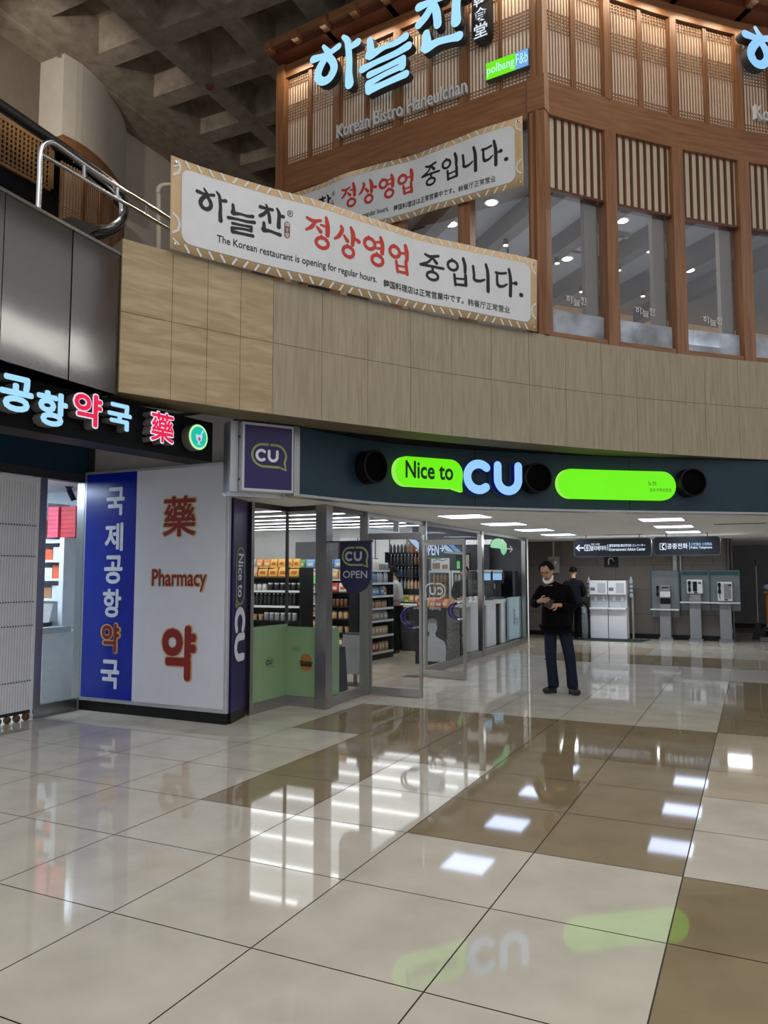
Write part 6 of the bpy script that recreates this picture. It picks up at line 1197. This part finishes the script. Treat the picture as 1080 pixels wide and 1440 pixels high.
# three pay phones
ph_b = M('phone_panel', (130, 132, 137), 0.4, 0.15, amt=0.05); hood = GLASS('phone_hood_glass', (0.82, 0.90, 0.90), 0.12); phs = M('phone_silver', (206, 210, 214), 0.35, 0.1); ph_sign = M('phone_teal_strip', (52, 92, 96), 0.4)
for i, (x, low, lab) in enumerate(((-1.97, 1, 'low pay phone booth with a slim grey handset unit, leftmost of the three'), (-1.30, 0, 'middle pay phone booth with a white rounded card phone'), (-0.65, 0, 'pay phone booth with a tall white phone nearest the wall corner'))):
    t = thing('pay_phone', lab, 'pay phone', (x, 19.5, 0)); w_ = WM[t]; dz = -0.18 if low else 0.0
    MB(w_).box(-0.15, 0.15, 0.02, 0.32, 0.0, 0.06).build('foot', ph_b, t); MB(w_).box(-0.125, 0.125, 0.05, 0.30, 0.06, 0.92+dz).build('pedestal', ph_b, t, bevel=0.01); MB(w_).box(-0.315, 0.315, 0.31, 0.36, 0.72+dz, 1.66).build('back_board', ph_b, t)
    MB(w_).box(-0.32, 0.32, -0.06, 0.36, 0.90+dz, 0.925+dz).build('ledge', phs, t)
    for sx in (-1, 1): MB(w_).box(sx*0.318-0.005, sx*0.318+0.005, -0.02, 0.31, 0.74+dz, 1.66).build('side_glass', hood, t)
    MB(w_).box(-0.315, 0.315, 0.0, 0.31, 1.655, 1.667).build('roof_glass', hood, t); MB(w_).box(-0.29, 0.29, 0.300, 0.309, 1.55, 1.64).build('header_strip', ph_sign if not low else ph_b, t)
    if low:
        p = MB(w_).box(-0.12, 0.12, 0.12, 0.305, 1.00, 1.31).build('phone_body', ph_b, t, bevel=0.012); MB(w_).box(-0.11, 0.12, 0.10, 0.12, 1.03, 1.16).build('keypad', phs, t); MB(w_).box(-0.12, 0.12, 0.10, 0.305, 0.745, 0.86).build('shelf_box', ph_b, t); MB(w_).box(-0.07, 0.08, 0.112, 0.118, 1.24, 1.27).build('slot', black, t); MB(w_).box(-0.11, 0.11, 0.15, 0.305, 0.87, 0.995).build('coin_bay', black, t)
        hx = -0.16
    else:
        z0, z1 = (1.11, 1.45) if i == 1 else (0.95, 1.40)
        p = MB(w_).box(-0.18 if i == 1 else -0.16, 0.18 if i == 1 else 0.16, 0.12, 0.305, z0, z1).build('phone_body', phs, t, bevel=0.03 if i == 1 else 0.012, seg=3)
        MB(w_).box(-0.04 if i == 1 else -0.02, 0.05 if i == 1 else 0.13, 0.108, 0.12, z0+0.06, z1-0.05).build('keypad', black if i == 1 else ph_b, t); MB(w_).box(0.08, 0.14, 0.108, 0.12, z1-0.1, z1-0.06).build('display', M('lcd_grey', (70, 84, 80), 0.3), t)
        if i == 1: MB(w_).box(-0.13, 0.13, 0.13, 0.305, 0.93, 1.10).build('shelf_box', ph_b, t)
        MB(w_).box(-0.02, 0.06, 0.113, 0.12, z0+0.02, z0+0.045).build('slot', black, t); hx = -0.115
    hz = 1.17 if low else (1.29 if i == 1 else 1.25)
    MB(w_).tube([(hx, 0.10, hz-0.10), (hx, 0.08, hz-0.09), (hx, 0.075, hz), (hx, 0.08, hz+0.09), (hx, 0.10, hz+0.10)], [0.034, 0.036, 0.018, 0.036, 0.034], 8).build('handset', black, t, smooth=True); MB(w_).tube([(hx, 0.10, hz-0.11), (hx-0.005, 0.09, hz-0.22), (hx+0.03, 0.1, hz-0.25)], 0.007, 6).build('cord', steel_d, t)
# cleaning cart and broom at the right edge
t = thing('cleaning_cart', 'cleaning cart with an orange wooden sided bin at the right edge', 'cart', (0.50, 21.2, 0)); w_ = WM[t]
MB(w_).box(-0.30, 0.5, -0.25, 0.25, 0.40, 1.10).build('bin', M('orange_bin', (178, 112, 52), 0.5, amt=0.1), t, bevel=0.03); MB(w_).box(-0.22, 0.42, -0.262, -0.251, 0.5, 1.0).build('panel_line', M('bin_dark_print', (120, 70, 30), 0.5), t); MB(w_).box(-0.34, 0.54, -0.28, 0.28, 1.10, 1.17).build('tray', M('tray_grey', (110, 114, 120), 0.5), t, bevel=0.01)
MB(w_).box(-0.35, 0.54, -0.25, 0.25, 0.22, 0.28).build('deck', black, t)
for sx in (-0.28, 0.46): MB(w_).lathe([(0.1, -0.02), (0.1, 0.02)], (sx, -0.2, 0.1), n=16, axis='y').build('wheel', black, t); MB(w_).box(sx-0.02, sx+0.02, -0.22, -0.18, 0.1, 0.4).build('fork', steel_d, t)
t = thing('bag', 'blue and white plastic bag of cloths on the cleaning cart', 'bag', (0.33, 21.1, 1.17)); MB(WM[t]).lathe([(0.10, 0), (0.16, 0.06), (0.15, 0.13), (0.09, 0.18), (0.02, 0.2)], n=12, sx=1.1).build('bag_body', M('bag_white', (200, 206, 216), 0.5, amt=0.15, scale=20), t, smooth=True); MB(WM[t]).box(-0.12, 0.2, -0.08, 0.08, 0.16, 0.22).build('blue_cloth', M('cloth_blue', (44, 46, 150), 0.7), t, bevel=0.02)
t = thing('broom', 'upright broom with a grey stick and black head beside the cart', 'broom', (0.02, 21.0, 0)); MB(WM[t]).tube([(0, 0, 0.35), (0, 0, 1.78)], 0.014, 8).build('stick', M('stick_grey', (170, 172, 178), 0.4, 0.3), t); MB(WM[t]).tube([(0, 0, 1.78), (0, 0, 1.92)], 0.018, 8).build('grip', M('grip_black', (20, 22, 40), 0.5), t); MB(WM[t]).add([(-0.16, -0.06, 0.0), (0.12, -0.06, 0.0), (0.03, -0.03, 0.4), (-0.03, -0.03, 0.4), (-0.16, 0.06, 0.0), (0.12, 0.06, 0.0), (0.03, 0.03, 0.4), (-0.03, 0.03, 0.4)], [(0, 1, 2, 3), (7, 6, 5, 4), (0, 4, 5, 1), (1, 5, 6, 2), (2, 6, 7, 3), (3, 7, 4, 0)]).build('bristles', black, t)
t = thing('mop_bucket', 'low grey mop tray on the floor in front of the cart', 'bucket', (0.18, 20.3, 0)); MB(WM[t]).box(-0.14, 0.16, -0.12, 0.12, 0.0, 0.10).build('tray', M('tray_grey', (110, 114, 120), 0.5), t, bevel=0.02)
t = thing('trash_bag_stand', 'black hooped stand with a grey clear bag beside the rear person', 'bin', (-3.86, 19.25, 0)); fT = frame((-3.86, 19.2, 0), (1, 0))
MB(fT).tube([(-0.17, 0, 0), (-0.17, 0, 0.72), (-0.13, 0, 0.84), (-0.04, 0, 0.90), (0.06, 0, 0.89), (0.14, 0, 0.82), (0.17, 0, 0.70), (0.17, 0, 0)], 0.028, 8).build('hoop', black, t, smooth=True); MB(fT).lathe([(0.13, 0.02), (0.155, 0.15), (0.15, 0.45), (0.12, 0.75), (0.05, 0.82)], n=16).build('clear_bag', M('bag_grey', (104, 110, 114), 0.25, amt=0.3, scale=14), t, smooth=True)

# ------------------------------------------------------------------ people
def skin(name, pts, edges, mat, parent, xf, root=0, sub=2, **kw):
    me = bpy.data.meshes.new(name); me.from_pydata([tuple(xf @ Vector(p[0])) for p in pts], edges, []); me.materials.append(mat)
    o = bpy.data.objects.new(name, me); COL.objects.link(o)
    sk = o.modifiers.new('skin', 'SKIN'); sk.branch_smoothing = 0.6; sk.use_smooth_shade = True
    for i, p in enumerate(pts):
        r = p[1]; d = me.skin_vertices[0].data[i]; d.radius = (r, r) if not isinstance(r, tuple) else r; d.use_root = (i == root)
    ss = o.modifiers.new('subsurf', 'SUBSURF'); ss.levels = sub; ss.render_levels = sub
    if parent is not None: o.parent = parent; o.matrix_parent_inverse = WM.get(parent, Matrix()).inverted()
    WM[o] = Matrix(); return o
skin_m = M('skin_tone', (186, 140, 112), 0.55, amt=0.05); hair_m = M('black_hair', (14, 13, 13), 0.7, amt=0.3, scale=80, spec=0.12); coat_m = M('black_coat', (7, 7, 9), 0.85, amt=0.25, scale=30, spec=0.1); jean_m = M('dark_jeans', (30, 38, 52), 0.85, amt=0.2, scale=40, spec=0.1); shoe_m = M('black_leather', (16, 15, 15), 0.35, amt=0.2)
def lerp(a, b, t): return tuple(a[i]+(b[i]-a[i])*t for i in range(3))
def hand_chain(pts, edges, wrist_i, wrist, elbow, palm_dir, side, curl=0.5, s=1.0):
    """palm and five bent fingers grown from the wrist; palm_dir points along the hand, side spreads the fingers"""
    d = Vector(palm_dir).normalized(); sd = Vector(side).normalized(); sd = (sd-d*sd.dot(d)).normalized(); nn = d.cross(sd)
    w = Vector(wrist); pc = len(pts); pts.append((tuple(w+d*0.045*s), (0.024*s, 0.032*s))); edges.append((wrist_i, pc))
    for k, (off, ln) in enumerate(((-0.030, 0.070), (-0.010, 0.080), (0.010, 0.076), (0.030, 0.060))):
        base = w+d*0.085*s+sd*off*s; j = len(pts); pts.append((tuple(base), 0.0105*s)); edges.append((pc, j))
        a = curl; p = base
        for q in range(2):
            dirv = d*math.cos(a)+nn*math.sin(a); p = p+dirv*ln*0.5*s; pts.append((tuple(p), (0.009-0.0012*q)*s)); edges.append((len(pts)-2, len(pts)-1)); a += curl*1.2
    j = len(pts); tb = w+d*0.035*s-sd*0.035*s; pts.append((tuple(tb), 0.012*s)); edges.append((pc, j)); p = tb+(d*0.6-sd*0.6+nn*0.35).normalized()*0.035*s; pts.append((tuple(p), 0.0105*s)); edges.append((j, j+1)); p = p+(d*0.9-sd*0.1+nn*0.4).normalized()*0.03*s; pts.append((tuple(p), 0.009*s)); edges.append((j+1, j+2))
def person(label, loc, rz, J, hair=True, face=True, coat=coat_m, trouser=jean_m, hem=0.80, group=None, coat_name='coat', skirt=True, curl=(0.6, 0.6), palm=((-1, 0, 0), (1, 0, 0)), mask=False, glasses=False):
    """J: joints in local metres; x to the picture's right, -y towards the viewer"""
    t = thing('person', label, 'person', loc, rz, group); X = WM[t]
    hd, nk, ch = Vector(J['head']), Vector(J['neck']), Vector(J['chest']); f = Vector(J['face']).normalized(); upv = (hd-nk).normalized(); sd = f.cross(upv).normalized()
    pts = [(J['pelvis'], (0.13, 0.10)), (lerp(J['pelvis'], J['chest'], 0.5), (0.13, 0.095)), (J['chest'], (0.15, 0.10)), (J['neck'], 0.056), (tuple(nk+upv*0.06), 0.054)]
    ed = [(0, 1), (1, 2), (2, 3), (3, 4)]
    # head: chin, jaw, cheek, brow, crown along a slightly forward curve
    for off, fw, r in ((0.10, 0.035, (0.052, 0.060)), (0.16, 0.022, (0.072, 0.085)), (0.225, 0.012, (0.078, 0.094)), (0.275, 0.0, (0.064, 0.078))):
        pts.append((tuple(nk+upv*off+f*fw), r)); ed.append((len(pts)-2, len(pts)-1))
    hb_ = 6
    c_ = nk+upv*0.165
    pts.append((tuple(c_+f*0.102), 0.013)); ed.append((hb_, len(pts)-1)); pts.append((tuple(c_+f*0.118-upv*0.018), 0.013)); ed.append((len(pts)-2, len(pts)-1))
    for s_ in (-1, 1): pts.append((tuple(c_+sd*s_*0.083-f*0.005), (0.012, 0.02))); ed.append((hb_, len(pts)-1))
    for k_, s_ in (('L', -1), ('R', 1)):
        sh, el, wr = J['sh'+k_], J['el'+k_], J['wr'+k_]; i0 = len(pts); pts += [(sh, 0.058), (lerp(sh, el, 0.5), 0.048), (el, 0.042), (lerp(el, wr, 0.5), 0.038), (wr, 0.027)]; ed += [(2, i0), (i0, i0+1), (i0+1, i0+2), (i0+2, i0+3), (i0+3, i0+4)]
        hand_chain(pts, ed, i0+4, wr, el, J['hd'+k_], J['hs'+k_], curl[0 if k_ == 'L' else 1])
        hp, kn, an = J['hip'+k_], J['kn'+k_], J['an'+k_]; i0 = len(pts); pts += [(hp, 0.08), (lerp(hp, kn, 0.5), 0.065), (kn, 0.048), (lerp(kn, an, 0.35), 0.045), (an, 0.032), (tuple(Vector((an[0], an[1], 0.045))+(Vector(J['toe'+k_])-Vector(an))*0.45*Vector((1, 1, 0)).length/1.4142), 0.026)]; ed += [(0, i0)]+[(i0+q, i0+q+1) for q in range(5)]
    body = skin('body', pts, ed, skin_m, t, X, sub=2)
    # coat
    pe = J['pelvis']; hz = hem
    cp = [(lerp(J['pelvis'], J['chest'], 0.15), (0.205, 0.155)), (lerp(J['pelvis'], J['chest'], 0.6), (0.20, 0.150)), (J['chest'], (0.195, 0.135)), (tuple(nk-upv*0.03), (0.085, 0.08)), (tuple(nk+upv*0.025), (0.068, 0.068))]; ce = [(0, 1), (1, 2), (2, 3), (3, 4)]
    for k_ in 'LR':
        sh, el, wr = J['sh'+k_], J['el'+k_], J['wr'+k_]; i0 = len(cp); cp += [(sh, 0.088), (lerp(sh, el, 0.5), 0.074), (el, 0.070), (lerp(el, wr, 0.55), 0.060), (lerp(el, wr, 0.92), 0.048)]; ce += [(2, i0), (i0, i0+1), (i0+1, i0+2), (i0+2, i0+3), (i0+3, i0+4)]
    if skirt: i0 = len(cp); cp += [((pe[0], pe[1], hz+0.08), (0.225, 0.175)), ((pe[0], pe[1], hz-0.03), (0.235, 0.185))]; ce += [(0, i0), (i0, i0+1)]
    skin(coat_name, cp, ce, coat, t, X, sub=2)
    tp = [((pe[0], pe[1], pe[2]-0.02), (0.12, 0.09))]; te_ = []
    for k_ in 'LR':
        hp, kn, an = J['hip'+k_], J['kn'+k_], J['an'+k_]; i0 = len(tp); tp += [(hp, 0.09), (lerp(hp, kn, 0.5), 0.090), (kn, 0.080), (lerp(kn, an, 0.5), 0.076), (lerp(kn, an, 1.0), 0.082), ((an[0], an[1], an[2]-0.04), 0.075)]; te_ += [(0, i0)]+[(i0+q, i0+q+1) for q in range(5)]
    skin('trousers', tp, te_, trouser, t, X, sub=2)
    for k_ in 'LR':
        an, to = Vector(J['an'+k_]), Vector(J['toe'+k_]); dv = Vector((to.x-an.x, to.y-an.y, 0)).normalized()
        he = Vector((an.x, an.y, 0.05))-dv*0.05
        skin('shoe', [((an.x, an.y, 0.11), 0.062), (tuple(he), 0.060), (tuple(Vector((an.x, an.y, 0.052))+dv*0.08), (0.062, 0.054)), (tuple(Vector((an.x, an.y, 0.042))+dv*0.20), (0.058, 0.044))], [(1, 0), (1, 2), (2, 3)], shoe_m, t, X, root=1, sub=2)
        p0 = X @ (Vector((an.x, an.y, 0))); 
    if hair:
        hc = nk+upv*0.195; b = MB(X); nu, nv = 28, 14; vs = []; idx = {}
        for j in range(nv+1):
            for i in range(nu):
                a = 2*math.pi*i/nu; ph = math.pi*0.5*(1-1.55*j/nv); ca = math.cos(a)      # a = 0 at the back of the head
                low = -0.085+0.045*abs(math.sin(a))+0.060*(1-ca)*0.5*1.4+(0.085 if ca < -0.45 else 0.0)
                h = max(math.sin(ph)*0.112, low); rr_ = math.sqrt(max(0.0, 1-(h/0.112)**2)) if h > -0.05 else 0.86
                wob = 1+0.03*math.sin(a*7+j)
                idx[(j, i)] = len(vs); vs.append(tuple(hc-f*ca*0.100*rr_*wob-f*0.004+sd*math.sin(a)*0.086*rr_*wob+upv*h))
        b.add(vs, [(idx[(j, i)], idx[(j, (i+1) % nu)], idx[(j+1, (i+1) % nu)], idx[(j+1, i)]) for j in range(nv) for i in range(nu)])
        ho = b.build('hair', hair_m, t, smooth=True); md = ho.modifiers.new('thickness', 'SOLIDIFY'); md.thickness = 0.012; md.offset = -1
    if face:
        for s_ in (-1, 1):
            e = nk+upv*0.195+f*0.092+sd*s_*0.032; MB(X).lathe([(0.0, -0.008), (0.009, -0.005), (0.011, 0), (0.009, 0.005), (0.0, 0.008)], tuple(e), n=10).build('eye', black, t, smooth=True)
        mo = nk+upv*0.108+f*0.094; MB(X).tube([mo-sd*0.024, mo+f*0.004, mo+sd*0.024], 0.006, 6).build('mouth', M('lip_tone', (140, 84, 74), 0.5), t, smooth=True)
    if mask:
        mk = nk+upv*0.062; MB(X).tube([mk-sd*0.066+upv*0.045+f*0.01, mk-sd*0.058+f*0.055+upv*0.01, mk-sd*0.03+f*0.092-upv*0.008, mk+f*0.104-upv*0.012, mk+sd*0.03+f*0.092-upv*0.008, mk+sd*0.058+f*0.055+upv*0.01, mk+sd*0.066+upv*0.045+f*0.01], [0.008, 0.018, 0.022, 0.024, 0.022, 0.018, 0.008], 8).build('face_mask', M('mask_white', (226, 230, 232), 0.8), t, smooth=True, label='white face mask pulled down to the chin')
    if glasses:
        b = MB(X); gp = nk+upv*0.192+f*0.106
        for s_ in (-1, 1): c_ = gp+sd*s_*0.033; b.tube([c_+sd*0.024*math.cos(a*math.pi/6)+upv*0.017*math.sin(a*math.pi/6) for a in range(12)], 0.0025, 6, closed=True); b.tube([c_+sd*s_*0.024, gp+sd*s_*0.078-f*0.03, gp+sd*s_*0.084-f*0.11], 0.0022, 6)
        b.tube([gp-sd*0.009, gp+sd*0.009], 0.0025, 6); b.build('glasses', M('glasses_frame', (60, 44, 36), 0.3, 0.5), t)
    return t
rzm = math.radians(12.7)
man = dict(pelvis=(-0.04, 0.0, 0.93), chest=(-0.04, 0.01, 1.31), neck=(-0.10, -0.03, 1.475), head=(-0.135, -0.085, 1.60), face=(-0.30, -0.85, -0.42),
    shL=(-0.225, 0.0, 1.395), elL=(-0.335, -0.04, 1.16), wrL=(-0.245, -0.24, 1.235), hdL=(0.75, -0.55, 0.05), hsL=(0, 0.15, -1),
    shR=(0.13, 0.0, 1.395), elR=(0.19, -0.03, 1.13), wrR=(0.00, -0.24, 1.185), hdR=(-0.85, -0.45, -0.10), hsR=(0, 0.2, 1),
    hipL=(-0.115, 0, 0.88), knL=(-0.115, -0.03, 0.48), anL=(-0.085, 0.05, 0.10), toeL=(-0.20, -0.10, 0.03),
    hipR=(0.06, 0, 0.88), knR=(0.135, -0.03, 0.48), anR=(0.165, 0.0, 0.10), toeR=(0.215, -0.16, 0.03))
pm_ = person('man in black coat and dark jeans looking down at his hands in the passage', (-2.40, 10.40, 0), rzm, man, hem=0.82, mask=True, glasses=True)
t = thing('phone', 'small black phone held by the man in the passage', 'phone', (-2.40, 10.40, 0), rzm); MB(WM[t] @ Matrix.Translation((-0.125, -0.295, 1.20)) @ Matrix.Rotation(-0.5, 4, 'X') @ Matrix.Rotation(0.5, 4, 'Y')).box(-0.045, 0.045, -0.008, 0.008, -0.06, 0.075).build('case', black, t, bevel=0.005)
stand = dict(pelvis=(0, 0, 0.92), chest=(0, 0.0, 1.30), neck=(0, -0.03, 1.46), head=(0, -0.08, 1.58), face=(0, -0.8, -0.5),
    shL=(-0.18, 0, 1.38), elL=(-0.25, -0.02, 1.12), wrL=(-0.14, -0.20, 1.02), hdL=(0.6, -0.6, 0), hsL=(0, 0, -1), shR=(0.18, 0, 1.38), elR=(0.25, -0.02, 1.12), wrR=(0.14, -0.20, 1.02), hdR=(-0.6, -0.6, 0), hsR=(0, 0, 1),
    hipL=(-0.09, 0, 0.87), knL=(-0.10, -0.02, 0.48), anL=(-0.11, 0.03, 0.10), toeL=(-0.14, -0.12, 0.03), hipR=(0.09, 0, 0.87), knR=(0.10, -0.02, 0.48), anR=(0.11, 0.03, 0.10), toeR=(0.14, -0.12, 0.03))
navy_coat = M('navy_black_coat', (17, 19, 26), 0.85, amt=0.25, scale=30, spec=0.1)
b2 = dict(stand); 
p_ = on_z(806, 893.5, 0)
person('person in dark coat with back turned, bending over by the granite wall', (-3.98, 18.85, 0), math.pi+math.radians(12), b2, face=False, coat=navy_coat, trouser=coat_m)
shopper = dict(stand); shopper.update(neck=(0, -0.02, 1.44), head=(0, -0.05, 1.57), face=(0.1, -1, -0.1), shL=(-0.18, 0, 1.37), elL=(-0.26, -0.24, 1.33), wrL=(-0.12, -0.40, 1.50), hdL=(0.3, -0.5, 0.6), hsL=(1, 0, 0))
person('shopper in pale sleeves and dark trousers reaching to the aisle shelf', (-6.55, 14.15, 0), math.radians(-80), shopper, coat=M('pale_sleeve', (186, 184, 180), 0.8, amt=0.08, scale=30), coat_name='jacket', skirt=False, trouser=coat_m)
clerk = dict(stand)
person('clerk in dark top and blue jeans standing behind the white coffee counter', (-5.82, 16.2, 0), math.radians(20), clerk, coat=navy_coat, coat_name='top', skirt=False, trouser=M('blue_jeans', (46, 60, 92), 0.8, amt=0.2, scale=40))
